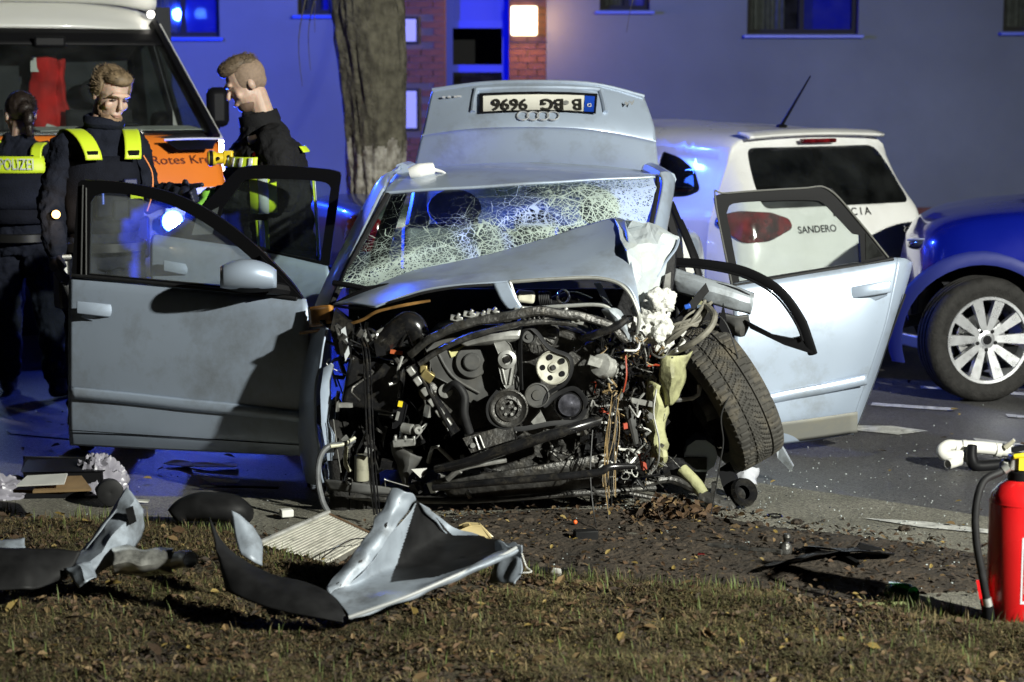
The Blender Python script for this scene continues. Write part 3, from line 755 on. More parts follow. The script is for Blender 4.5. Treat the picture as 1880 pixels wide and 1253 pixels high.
        O("bumper_seam", M().tube([(-.70, .045, .70 * k), (-.4, -.002 + .01, .72 * k)], .003), m_trimblk, c, local=True)
    return c
white = mat("white_paint", (.72, .72, .70), .3, coat=.5, var=.03, vscale=3, dirt=((.45, .43, .38), .25, 2.5))
dacia = hatchback("white_hatchback", "white hatchback parked behind the wreck with roof antenna", "car", (2.10, 12.45, 0), R(35), white)
# model name and maker's name on the tailgate
Mw = world_of(dacia)
def on_tail(x, z): return Mw @ Vector((x, .066 - (.02 if abs(x) < .4 else 0) + max(0, abs(x) - .4) * .12, z))
lat = Mw.to_3x3() @ Vector((1, 0, 0))
from mathutils.bvhtree import BVHTree as _BV
_bd = [c for c in dacia.children if c.name.startswith("body")][0].data
_bv = _BV.FromPolygons([v.co.copy() for v in _bd.vertices], [tuple(p.vertices) for p in _bd.polygons])
def lay(t):
    ml = TXM[t.name]; mi = ml.inverted()
    for v in t.data.vertices:
        q = ml @ v.co; hit = _bv.ray_cast(Vector((q.x, -1, q.z)), Vector((0, 1, 0)))
        if hit[0]: q.y = hit[0].y - .003 - (.0008 if v.co.z > 0 else 0); v.co = mi @ q
t1 = text("tailgate_lettering", "SANDERO", m_chrome, dacia, Mw @ Vector((-.22, .018, .835)), lat, (0, .25, 1), .062, bold=.0012, sx=1.15)
t2 = text("tailgate_lettering", "D A C I A", m_chrome, dacia, Mw @ Vector((.10, .030, .93)), lat, (0, .4, 1), .07, bold=.001, sx=1.15)
lay(t1); lay(t2)
green = mat("dark_green_paint", (.045, .06, .045), .35, coat=.5)
sal = empty("dark_saloon", W(588, 149, 14.2) * 1, "dark green car with red tail light standing beyond the wreck", "car", rz=R(-70)); sal.location.z = 0
S = [(.0, [(.5, .40), (.56, .48), (.58, .6), (.56, .7), (.5, .76), (.4, .78), (.3, .79), (.15, .795), (0, .795)]),
     (.06, [(.68, .34), (.73, .46), (.75, .62), (.73, .76), (.68, .84), (.55, .87), (.4, .88), (.2, .885), (0, .885)]),
     (.25, [(.76, .3), (.81, .46), (.83, .64), (.81, .8), (.76, .885), (.62, .91), (.42, .92), (.2, .925), (0, .925)]),
     (.9, [(.79, .26), (.84, .46), (.86, .66), (.84, .84), (.79, .92), (.66, .95), (.5, .96), (.25, .965), (0, .965)]),
     (1.5, [(.79, .26), (.84, .46), (.86, .66), (.84, .84), (.79, .93), (.68, 1.2), (.58, 1.34), (.3, 1.38), (0, 1.385)]),
     (2.3, [(.79, .26), (.84, .46), (.86, .66), (.84, .84), (.79, .92), (.68, 1.22), (.58, 1.38), (.3, 1.415), (0, 1.42)]),
     (3.3, [(.79, .26), (.84, .46), (.86, .64), (.82, .8), (.75, .89), (.66, .92), (.5, .94), (.25, .95), (0, .95)]),
     (4.2, [(.7, .26), (.75, .42), (.76, .54), (.7, .66), (.62, .72), (.5, .75), (.35, .76), (.15, .765), (0, .765)]),
     (4.4, [(.45, .3), (.5, .4), (.5, .5), (.45, .57), (.4, .6), (.3, .62), (.2, .625), (.1, .63), (0, .63)])]
bm = shell(S, 60, 22); parts = []
for sx in (-1, 1):
    f = cut_faces(bm, rounded([(1.2, .97), (2.1, .96), (2.9, .95), (2.35, 1.3), (1.6, 1.29)], .05), (0, 1, 0), (0, 0, 1), (sx, 0, 0), .3); parts.append(("side_window", take(bm, f), g_cardark)); bmesh.ops.delete(bm, geom=f, context='FACES')
    U = Vector((sx * .77, .64, 0)); N = Vector((sx * .64, -.77, 0))
    f = cut_faces(bm, rounded([(.44, .60), (.76, .60), (.76, .80), (.68, .845), (.5, .83)], .03), U, (0, 0, 1), N, .15); parts.append(("tail_lamp", take(bm, f, .008), m_red)); bmesh.ops.delete(bm, geom=f, context='FACES')
bm_obj("body", bm, green, sal)
for nm, gg, mm in parts:
    if gg.f: O(nm, gg, mm, sal, local=True, smooth=60, solid=.004)
for sx in (-1, 1):
    for yc in (.85, 3.5): wheel(sal, (sx * .77, yc, .30), (sx, 0, 0), .30, .2, rimr=.2)

# ================================================================== blue car at the right edge of the road
bluep = mat("blue_paint", (.004, .011, .26), .25, coat=.9, metal=.25, var=.05, vscale=3)
m_archtrim = mat("arch_trim", (.02, .028, .17), .5, spec=.3)  # grey trim; the blue light falling on it is put into its colour
bc = empty("blue_car", (0, 0, 0), "dark blue car with grey wheel arch trim and spoked alloy wheel", "car")
wc = W(1800, 622, 10.88); bc.location = (wc.x, wc.y, 0); bc.rotation_euler = (0, 0, R(-97))
# local frame: nose +y (towards picture left), visible flank at local x=+.  rotate so local +y -> -X
bc.rotation_euler = (0, 0, R(80)); 
bc.location = (wc.x + .137, wc.y + .778, 0)
S = [(.40, [(.30, .42), (.36, .50), (.38, .60), (.36, .70), (.32, .78), (.25, .82), (.2, .84), (.1, .85), (0, .852)]),
     (.36, [(.56, .34), (.60, .48), (.62, .62), (.58, .74), (.52, .83), (.4, .88), (.3, .9), (.15, .91), (0, .912)]),
     (.31, [(.70, .28), (.74, .46), (.755, .64), (.72, .78), (.66, .88), (.52, .93), (.35, .95), (.15, .96), (0, .962)]),
     (.20, [(.80, .25), (.84, .45), (.855, .66), (.83, .82), (.76, .93), (.6, .985), (.4, 1.0), (.2, 1.01), (0, 1.01)]),
     (.0, [(.84, .24), (.885, .45), (.90, .68), (.88, .85), (.80, .985), (.64, 1.03), (.42, 1.045), (.2, 1.05), (0, 1.05)]),
     (-.4, [(.84, .24), (.885, .45), (.90, .68), (.885, .87), (.82, 1.02), (.66, 1.07), (.44, 1.09), (.2, 1.1), (0, 1.1)]),
     (-.75, [(.83, .24), (.88, .45), (.895, .68), (.885, .88), (.83, 1.04), (.68, 1.13), (.5, 1.16), (.25, 1.17), (0, 1.17)]),
     (-1.4, [(.83, .24), (.88, .45), (.895, .68), (.885, .88), (.83, 1.04), (.73, 1.33), (.62, 1.47), (.3, 1.51), (0, 1.515)]),
     (-2.4, [(.83, .24), (.88, .45), (.90, .68), (.885, .90), (.83, 1.06), (.73, 1.36), (.63, 1.51), (.3, 1.55), (0, 1.555)]),
     (-3.1, [(.80, .28), (.85, .46), (.86, .68), (.84, .92), (.79, 1.08), (.69, 1.32), (.60, 1.45), (.3, 1.49), (0, 1.495)]),
     (-3.35, [(.66, .36), (.72, .48), (.73, .68), (.70, .90), (.66, 1.05), (.6, 1.1), (.5, 1.13), (.25, 1.14), (0, 1.14)])]
bm = shell(S); parts = []
for sx in (-1, 1):
    for yc in (0, -2.6):
        arch = [(yc + .425 * math.cos(t), .335 + .425 * math.sin(t)) for t in [math.pi * i / 16 for i in range(17)]]
        f = cut_faces(bm, [(yc + .425, 0)] + arch + [(yc - .425, 0)], (0, 1, 0), (0, 0, 1), (sx, 0, 0), .12, lambda p: abs(p.x) > .4); bmesh.ops.delete(bm, geom=f, context='FACES')
    for nm, poly in (("side_window", [(-.95, 1.09), (-1.9, 1.10), (-1.9, 1.44), (-1.45, 1.40)]), ("side_window", [(-2.0, 1.10), (-2.9, 1.13), (-2.75, 1.36), (-2.0, 1.45)])):
        f = cut_faces(bm, rounded(poly, .04), (0, 1, 0), (0, 0, 1), (sx, 0, 0), .3); parts.append((nm, take(bm, f), g_cardark)); bmesh.ops.delete(bm, geom=f, context='FACES')
bm_obj("body", bm, bluep, bc)
for nm, gg, mm in parts:
    if gg.f: O(nm, gg, mm, bc, local=True, smooth=60, solid=.004)
for sx in (-1, 1):
    for yc in (0, -2.6):
        def arch_x(z): return .90 - max(0, z - .68) * .12 - max(0, .45 - z) * .07
        rows = []
        for i in range(25):
            t = -.32 + (math.pi + .64) * i / 24; row = []
            for rr, xo in ((.425, -.02), (.425, .012), (.44, .018), (.485, .016), (.50, .006), (.50, -.02)):
                yy, zz = yc + rr * math.cos(t), .335 + rr * math.sin(t); taper = max(0, (yy - yc) - .18) * (.95 if yc == 0 else 0)
                row.append(Vector((sx * (arch_x(zz) + xo - taper * taper * 1.9), yy, max(.2, zz))))
            rows.append(row)
        O("wheel_arch_trim", M().grid(rows), m_archtrim, bc, local=True, smooth=60)
        O("arch_liner", M().grid([[Vector((sx * x, yc + .43 * math.cos(t) * k, .345 + .43 * math.sin(t) * k)) for t in [math.pi * (.30 if yc == 0 else 0) + math.pi * (.70 if yc == 0 else 1) * i / 14 for i in range(15)]] for x, k in ((.84, 1), (.60, 1), (.60, .2))]), m_inside, bc, local=True)
        st = Matrix.Rotation(R(22 if yc == 0 else 0), 3, 'Z') @ Vector((sx, 0, 0))
        wheel(bc, (sx * .79, yc, .345), st, .345, .215, 5, .235)
for sx in (-1, 1):
    hl = O("headlight", M().ell((sx * .585, .335, .845), (.045, .10, .032), 18, Matrix.Rotation(sx * .95, 3, 'Z') @ Matrix.Rotation(-.15, 3, 'X')), mat("lamp_glass_dark", (.05, .055, .07), .08, coat=.8), bc, local=True, smooth=180)
    O("led_strip", M().tube([(sx * .55, .40, .862), (sx * .62, .345, .872), (sx * .68, .27, .875)], .008, 6), m_clear, hl, local=True)
O("front_lip", M().surf([[Vector((x, .47 - x * x * .55 + .01 * q, .25 + .035 * q)) for x in (-.78, -.4, 0, .4, .78)] for q in (0, 1, 2)], 20, 6), mat("lip_silver", (.5, .5, .52), .35, metal=.5), bc, local=True, solid=.02)
O("floor_pan", M().box((0, -1.4, .27), (1.5, 3.0, .06)), m_trimblk, bc, local=True)
O("tyre_lettering", M(), m_chrome, bc) if False else None
p_t = W(1808, 530, 10.6)

# ================================================================== ambulance
m_orange = mat("orange_paint", (.95, .25, .03), .35, coat=.4, var=.05, vscale=3)
m_vanwhite = mat("van_white", (.70, .70, .66), .35, coat=.4, var=.04, vscale=2)
van = empty("ambulance", (-2.66, 12.1, 0), "orange and white ambulance van with its windscreen facing the street", "ambulance", rz=R(22))
g = M().surf([[Vector((x * 1.0, -.02 + .16 * (x / .98) ** 2 + (1 - q) * .0 + q * .30, 1.09 + .335 * math.sin(q * 1.35) - .02 * (x / .98) ** 4)) for x in (-.98, -.7, -.35, 0, .35, .7, .98)] for q in (0, .2, .5, .8, 1)], 24, 12)
hood = O("hood", g, m_orange, van, local=True, solid=.004)
O("hood_vent", M().prism([Vector((.60, .13, 1.375)), Vector((.66, .08, 1.325)), Vector((.90, .15, 1.325)), Vector((.94, .22, 1.375))], (0, .02, .012)).jitter(0), m_trimblk, hood, local=True)
O("vent_trim", M().tube([(.585, .115, 1.388), (.77, .14, 1.392), (.965, .21, 1.388)], .007), m_vanwhite, hood, local=True)
def face(z0, z1, m, nm, y=0, x1=.98):
    O(nm, M().surf([[Vector((x, y - .03 + .16 * (x / .98) ** 2 + .03 * (1.1 - z), z)) for x in (-x1, -.5, 0, .5, x1)] for z in (z0, (z0 + z1) / 2, z1)], 20, 4), m, van, local=True, solid=.03)
face(1.045, 1.09, m_vanwhite, "white_stripe"); face(.55, 1.042, mat("front_grey", (.06, .06, .065), .5), "front_panel", .0); face(.22, .548, m_trimblk, "bumper", -.04)
O("grille", M().box((0, -.035, .80), (.9, .05, .26)), m_trimblk, van, local=True, bevel=.02)
for sx in (-1, 1):
    O("headlight", M().surf([[Vector((sx * x, -.075 + .16 * (x / .98) ** 2, z)) for x in (.56, .75, .95)] for z in (.80, .92, 1.02)], 10, 8), m_clear, van, local=True, solid=.03)
rk = lambda z: .26 + (z - 1.42) * 1.12
hwv = lambda z: .93 - (z - 1.42) * .28
g = M().surf([[Vector((hwv(z) * q, rk(z) + .10 * q * q, z)) for q in (-1, -.6, 0, .6, 1)] for z in (1.425, 1.75, 2.09)], 20, 12)
O("windscreen", g, glass_mat("van_glass", (.85, .88, .87), .015), van, local=True, solid=.006)
O("windscreen_header", M().surf([[Vector((hwv(z) * q * 1.0, rk(z) + .092 * q * q + .0, z)) for q in (-1, -.6, 0, .6, 1)] for z in (1.98, 2.085)], 16, 4), m_trimblk, van, local=True, solid=-.004)
for sx in (-1, 1):
    O("a_pillar", M().tube([(sx * (hwv(z) + .02), rk(z) + .125, z) for z in (1.38, 1.75, 2.12)], [.035, .032], 8, flat=1.6), m_trimblk, van, local=True)
    O("pillar_edge", M().tube([(sx * (hwv(z) + .062), rk(z) + .12, z) for z in (1.38, 1.75, 2.12)], .012, 8), m_vanwhite, van, local=True)
    # cab door: lower skin, frame round the side window, glass
    x = sx * .985
    out = [Vector((x, .22, .45)), Vector((x, 1.45, .45)), Vector((x, 1.45, 1.38)), Vector((x, .34, 1.38))]
    d = O("cab_door", M().prism(out, (sx * .03, 0, 0)), m_orange, van, local=True)
    fr = [Vector((x, .40, 1.38)), Vector((x, 1.45, 1.38)), Vector((x - sx * .2, 1.45, 2.12)), Vector((x - sx * .2, 1.15, 2.12))]
    hl = [Vector((x - sx * .012, .62, 1.44)), Vector((x - sx * .012, 1.37, 1.44)), Vector((x - sx * .175, 1.37, 2.03)), Vector((x - sx * .175, 1.12, 2.03))]
    O("window_frame", M().prism(fr, (sx * .02, 0, 0), [hl]), m_trimblk, d, local=True)
    O("pane", M().prism([p + Vector((sx * .012, 0, 0)) for p in hl], (sx * .005, 0, 0)), g_car, d, local=True)
    mr = O("mirror", M().box((sx * 1.06, .66, 1.58), (.15, .10, .26)), m_trimblk, van, local=True, bevel=.045)
    O("mirror_arm", M().tube([(sx * .95, .62, 1.44), (sx * 1.06, .66, 1.46)], .025), m_trimblk, mr, local=True)
    O("front_wheel", M(), m_tyre, van) if False else wheel(van, (sx * .86, .72, .34), (sx, 0, 0), .34, .22, 6, .21, double=False)
    wheel(van, (sx * .86, 4.3, .34), (sx, 0, 0), .34, .22, 6, .21, double=False)
g = M().surf([[Vector((.755 * q, 1.02 + .09 * q * q + d, 2.10 + h - .06 * q ** 4 - h * .12 * q * q)) for q in (-1.05, -.8, -.4, 0, .4, .8, 1.05)] for d, h in ((0, 0), (.06, .07), (.22, .16), (.5, .22), (.9, .26))], 26, 14)
roof = O("roof", g, m_vanwhite, van, local=True, solid=.03)
g = M().surf([[Vector((.80 * q, 1.24 + .12 * q * q + d, 2.26 + h - .05 * q ** 4)) for q in (-1, -.6, 0, .6, 1)] for d, h in ((.0, 0), (-.10, .06), (.0, .22), (.5, .36), (1.2, .40))], 22, 14)
O("roof_box", g, m_vanwhite, roof, local=True, solid=.03)
O("body", M().prism([Vector((x, 1.55, z)) for x, z in ((-1.01, .3), (1.01, .3), (1.01, 1.35), (.80, 2.3), (.68, 2.5), (-.68, 2.5), (-.80, 2.3), (-1.01, 1.35))], (0, 5.3, 0)), m_vanwhite, van, local=True, bevel=.06)
O("side_stripe", M().box((0, 4.2, 1.05), (2.03, 5.2, .5)), m_orange, van, local=True)
O("partition", M().box((0, 1.53, 1.4), (1.9, .04, 1.7)), mat("cab_grey", (.018, .02, .024), .8), van, local=True)
O("cab_floor", M().box((0, .9, .62), (1.9, 1.3, .04)), m_inside, van, local=True)
dash = O("dashboard", M().surf([[Vector((x, .30 + .45 * q, 1.40 + .03 * math.sin(q * 3) - .3 * max(0, q - .8) * 5)) for x in (-.9, 0, .9)] for q in (0, .4, .8, 1)], 6, 14), m_inside, van, local=True, solid=.03)
m_paper = mat("paper", (.62, .62, .58), .8, var=.06, vscale=10)
for x, a in ((.72, .2), (.45, -.1), (.0, .3)):
    o = O("paper_sheet", M().box((x, .50, 1.452), (.34, .2, .004), Matrix.Rotation(a, 3, 'Z') @ Matrix.Rotation(.1, 3, 'X')), m_paper, dash, local=True)
O("steering_wheel", M().lathe([(.19 + .014 * math.cos(t), .014 * math.sin(t)) for t in [2 * math.pi * i / 8 for i in range(9)]], (.45, .72, 1.36), (0, .6, .8), 28), m_trimblk, van, local=True)
for x in (-.45, .40): seat(van, x, 1.1, 1.0, m_inside)
O("cab_mirror", M().box((.02, .86, 2.0), (.2, .03, .07)), m_trimblk, van, local=True, bevel=.02)
m_redcloth = mat("red_cloth", (.55, .015, .012), .85, var=.3, vscale=9)
rj = O("red_jacket", M().surf([[Vector((.10 + x * (1 + .5 * q), 1.40 + .03 * math.sin(x * 40), 1.90 - .50 * q)) for x in (-.09, -.03, .03, .09)] for q in (0, .3, .7, 1)], 14, 14, .03, 8), m_redcloth, van, local=True, solid=.05)
O("reflective_band", M().box((.13, 1.33, 1.42), (.17, .02, .05), Matrix.Rotation(.3, 3, 'Y')).box((.03, 1.34, 1.86), (.13, .02, .10)), m_paper, rj, local=True)
Mv = world_of(van)
latv = Mv.to_3x3() @ Vector((1, 0, 0))
tx = text("hood_lettering", "Rotes Kreuz", mat("lettering_dark", (.10, .025, .012), .5), van, Mv @ Vector((.75, .045, 1.258)), latv + Mv.to_3x3() @ Vector((0, .25, 0)), Mv.to_3x3() @ Vector((0, .40, .9)), .08, sx=1.25, bold=.0)
_hb = _BV.FromPolygons([v.co.copy() for v in hood.data.vertices], [tuple(p.vertices) for p in hood.data.polygons])
_ml = TXM[tx.name]; _mi = _ml.inverted()
for v in tx.data.vertices:   # lay the letters on the curved bonnet
    q = _ml @ v.co; hit = _hb.ray_cast(Vector((q.x, -2, q.z)), Vector((0, 1, 0)))
    if hit[0]: q = Vector((q.x, hit[0].y - .007 - (.001 if v.co.z > 0 else 0), q.z)); v.co = _mi @ q
BLUE = (.012, .05, 1.0)
m_blueglow = emit_mat("blue_flasher", (.05, .16, 1.0), 40); m_bluewhite = emit_mat("flasher_core", (.55, .75, 1.0), 180)
fx = .58
for sx in (-1, 1):
    s = O("grille_flasher", M().box((sx * fx, -.075, .895), (.15, .05, .065)), mat("flasher_case", (.03, .05, .2), .2), van, local=True, bevel=.01)
    O("flasher_led", M().lathe([(.065, 0), (.062, .008), (.001, .012)], (sx * fx, -.098, .895), (0, -1, 0), 20), m_blueglow, s, local=True)
    O("flasher_core", M().lathe([(.042, 0), (.040, .006), (.001, .010)], (sx * fx, -.107, .895), (0, -1, 0), 20), m_bluewhite, s, local=True)
p = Mv @ Vector((fx, -.16, .895)); lamp("flasher_light", 'SPOT', p, 20, BLUE, .05, van, G(350, 890), 40, .8); lamp("flasher_spill", 'POINT', p, 50, BLUE, .05, van); lamp("flasher_beam", 'SPOT', p, 3000, BLUE, .05, van, Vector((-1.15, 9.6, 1.6)), 54, .5)
lamp("bar_light", 'SPOT', Mv @ Vector((.95, 1.5, 3.02)), 900, (.04, .12, 1.0), .08, van, Vector((.5, 10.7, .9)), 62, .6)
lb = O("light_bar", M().box((0, 1.75, 2.76), (1.5, .3, .13)), mat("lightbar_case", (.03, .05, .25), .2), van, local=True, bevel=.04)
for sx in (-1, 1): O("beacon", M().lathe([(.001, .16), (.07, .15), (.09, .08), (.09, 0)], (sx * .6, 1.75, 2.82), (0, 0, 1), 20), m_blueglow, lb, local=True)
rb = O("rear_beacon", M().lathe([(.001, .16), (.07, .15), (.09, .08), (.09, 0)], (.60, 6.6, 2.5), (0, 0, 1), 20), m_blueglow, van, local=True)
lamp("beacon_light", 'POINT', Mv @ Vector((1.08, 6.6, 2.72)), 2000, BLUE, .08, van)
O("marker_lamp", M().ell((.74, 1.16, 2.19), (.025, .025, .025), 12), emit_mat("marker_white", (1, .95, .85), 12), van, local=True)
# ================================================================== the wreck
silver = mat("silver_blue_paint", (.41, .485, .60), .38, metal=.35, coat=.35, var=.04, vscale=2.5, dirt=((.17, .16, .13), .5, 3.6), bump=.04, bscale=9)
silver_dirty = mat("silver_paint_scuffed", (.42, .46, .50), .45, metal=.3, var=.06, vscale=5, dirt=((.10, .10, .09), .8, 7), bump=.15, bscale=25)
underseal = mat("underseal", (.012, .012, .013), .6, spec=.2, var=.4, vscale=10, bump=.4, bscale=40)
m_iron = mat("oily_iron", (.08, .078, .074), .42, metal=.6, var=.5, vscale=22, dirt=((.10, .085, .06), .5, 16), bump=.3, bscale=60)
m_gloss = mat("oily_black", (.010, .010, .011), .2, var=.4, vscale=16, spec=.7, dirt=((.09, .08, .06), .35, 20))
m_cover = mat("engine_cover_plastic", (.07, .07, .068), .55, spec=.3, var=.3, vscale=14, dirt=((.12, .11, .09), .45, 12))
m_cast = mat("cast_aluminium", (.40, .40, .38), .42, metal=.55, var=.25, vscale=20, dirt=((.09, .08, .06), .55, 14))
m_pulley = mat("pulley_cream", (.56, .55, .47), .4, metal=.35, var=.15, vscale=25, dirt=((.2, .18, .13), .5, 18))
m_foam = mat("white_fleece", (.62, .62, .58), .9, var=.2, vscale=30, bump=.6, bscale=50)
m_yel = mat("yellowed_lining", (.34, .34, .18), .6, var=.3, vscale=7, dirt=((.09, .08, .05), .85, 9), bump=.3, bscale=30)
m_hose = mat("grey_hose", (.10, .105, .11), .5, var=.3, vscale=30)
m_amberd = mat("glint_amber", (.42, .20, .05), .25, coat=.5, var=.5, vscale=12)
m_plate = mat("plate_white", (.72, .70, .62), .4); m_plateblue = mat("plate_blue", (.01, .06, .42), .4); m_blackink = mat("black_ink", (.02, .018, .015), .5)
m_wire = mat("wire_brown", (.26, .18, .08), .6, var=.5, vscale=30); m_wireblk = mat("wire_black", (.02, .02, .02), .45); m_wirered = mat("wire_red", (.35, .05, .02), .5)
m_seatcloth = mat("seat_cloth", (.13, .135, .145), .9, var=.2, vscale=25)

car = empty("wrecked_car", (.06, 9.6, 0), "silver saloon with its front torn off, all doors and boot lid standing open", "car")
UX, UY = Vector((.999, -.046, 0)), Vector((.046, .999, 0)); C0 = Vector((.03, 8.25, 0))
def A(lat, lon, z): return C0 + UX * lat + UY * lon + Vector((0, 0, z))
def part(name, g, m, par=None, **k): return O(name, g, m, par or car, **k)
Yf = 7.85

# ---- shell behind the windscreen
roof = part("roof", M().surf([WW(r) for r in (
    [(706, 353, 8.80), (800, 347, 8.77), (960, 337, 8.76), (1100, 328, 8.80), (1213, 322, 8.88)],
    [(716, 332, 9.02), (815, 319, 9.0), (970, 314, 9.0), (1105, 317, 9.03), (1214, 319, 9.08)],
    [(733, 315, 9.3), (830, 304, 9.3), (980, 304, 9.3), (1105, 313, 9.32), (1210, 319, 9.34)],
    [(752, 312, 9.7), (850, 304, 9.7), (985, 303, 9.7), (1105, 309, 9.7), (1206, 318, 9.7)])] + [[A(x, 1.85, 1.27 + .04 * (1 - (x / .58) ** 2)) for x in (-.58, -.3, 0, .3, .58)], [A(x, 2.3, .97) for x in (-.66, -.33, 0, .33, .66)]], 40, 44, .006, 3), [silver, glass_mat("fogged_rear_glass", (.75, .8, .8), .4)], solid=.012)
for p in roof.data.polygons:
    if (p.center + car.location - C0).dot(UY) > 1.88 and abs((p.center + car.location - C0).dot(UX)) < .56: p.material_index = 1
part("a_pillar", M().surf([WW(r) for r in ([(738, 311, 9.2), (716, 328, 9.02), (708, 352, 8.84)], [(700, 338, 8.98), (693, 350, 8.90), (701, 364, 8.80)], [(648, 432, 8.72), (655, 437, 8.63), (668, 436, 8.56)], [(602, 525, 8.46), (610, 530, 8.38), (624, 530, 8.33)], [(578, 585, 8.34), (588, 592, 8.26), (606, 585, 8.22)])], 10, 30), silver, solid=.02)
part("pillar_seal", M().tube(WW([(712, 358, 8.79), (668, 438, 8.54), (626, 522, 8.31), (606, 566, 8.22)]), .013, 8), m_rubber)
part("a_pillar", M().surf([WW(r) for r in ([(1208, 322, 8.86), (1222, 319, 8.9), (1231, 330, 8.98)], [(1212, 345, 8.80), (1222, 345, 8.84), (1230, 352, 8.92)], [(1196, 420, 8.58), (1208, 422, 8.62), (1216, 428, 8.7)], [(1185, 480, 8.4), (1198, 485, 8.42), (1206, 490, 8.5)])], 8, 24), silver, solid=.02)
part("pillar_seal", M().tube(WW([(1207, 328, 8.84), (1204, 365, 8.72), (1190, 440, 8.48)]), .011, 8), m_rubber)
for sx in (-1, 1):
    part("roof_rail", M().tube([W(738, 313, 9.2) if sx < 0 else W(1228, 330, 9.0), A(sx * .57, 1.3, 1.33), A(sx * .58, 1.85, 1.25), A(sx * .68, 2.35, .96)], .035, 8), silver)
    part("b_pillar", M().tube([A(sx * .58, 1.1, 1.3), A(sx * .70, 1.07, .95), A(sx * .76, 1.05, .5), A(sx * .76, 1.05, .2)], [.03, .05, .06], 8), m_trimblk)
    part("sill", M().tube([A(sx * .76, -.05, .2), A(sx * .78, 1.0, .18), A(sx * .78, 2.0, .2)], .07, 10), silver)
    rows = []
    for lon, top, bot, w in ((1.95, .95, .22, .80), (2.1, .95, .3, .855), (2.35, .955, .56, .875), (2.65, .95, .60, .875), (2.95, .93, .40, .86), (3.15, .91, .28, .80), (3.28, .88, .3, .68)):
        rows.append([A(sx * w * k, lon, bot + (top - bot) * t) for t, k in ((0, .97), (.3, 1.0), (.65, 1.0), (.9, .97), (1, .9))])
    part("rear_wing", M().surf(rows, 12, 36), silver, solid=.01)
    wheel(car, (A(sx * .76, 2.52, .30) - car.location), UX * sx, .31, .205, 5, .215)
part("tail_panel", M().surf([[A(x, 3.26 - abs(x) ** 3 * .1, z) for x in (-.68, -.3, 0, .3, .68)] for z in (.28, .45, .62, .72)], 16, 8), silver, solid=.02)
part("boot_floor", M().box(A(0, 2.75, .36), (1.4, 1.1, .04)), underseal)
part("floor_pan", M().box(A(0, 1.1, .17), (1.46, 2.4, .05)), underseal)
part("firewall", M().box(A(0, .12, .52), (1.45, .04, .72)), underseal)
part("rear_shelf", M().box(A(0, 2.05, .90), (1.25, .45, .03)), m_inside)
dash = part("dashboard", M().surf([[A(x, .30 + .30 * q, .84 + .07 * math.sin(q * 2.2) - (.25 if q == 1 else 0)) for x in (-.68, -.3, 0, .3, .68)] for q in (0, .3, .7, .9, 1)], 14, 14), m_inside, solid=.02)
part("steering_wheel", M().lathe([(.185 + .016 * math.cos(t), .016 * math.sin(t)) for t in [2 * math.pi * i / 8 for i in range(9)]], A(.36, .62, .86), (0, .85, .5), 28).tube([A(.36, .62, .86), A(.36, .48, .8)], .03), m_trimblk)
for x in (-.36, .36):
    g = M().surf([[A(x + dx, .98 + dz * .30 + .10 * (abs(dx) / .24) ** 2 * -.5, .48 + dz) for dx in (-.24, -.15, 0, .15, .24)] for dz in (0, .2, .42, .58)], 14, 14)
    s = part("front_seat", g, m_seatcloth, solid=-.09)
    part("headrest", M().ell(A(x, 1.2, 1.15), (.13, .05, .09), 16).tube([A(x - .05, 1.19, 1.05), A(x - .05, 1.2, 1.12)], .007).tube([A(x + .05, 1.19, 1.05), A(x + .05, 1.2, 1.12)], .007), m_seatcloth, s, smooth=180)
    part("cushion", M().box(A(x, .78, .42), (.48, .48, .14)), m_seatcloth, s, bevel=.04)
part("rear_seat", M().surf([[A(x, 1.75 + z * .3, .45 + z) for x in (-.64, -.3, 0, .3, .64)] for z in (0, .3, .5)], 12, 8), m_seatcloth, solid=-.1)
for x in (-.4, 0, .4): part("headrest", M().ell(A(x, 1.93, 1.03), (.11, .05, .07), 14), m_seatcloth, smooth=180)

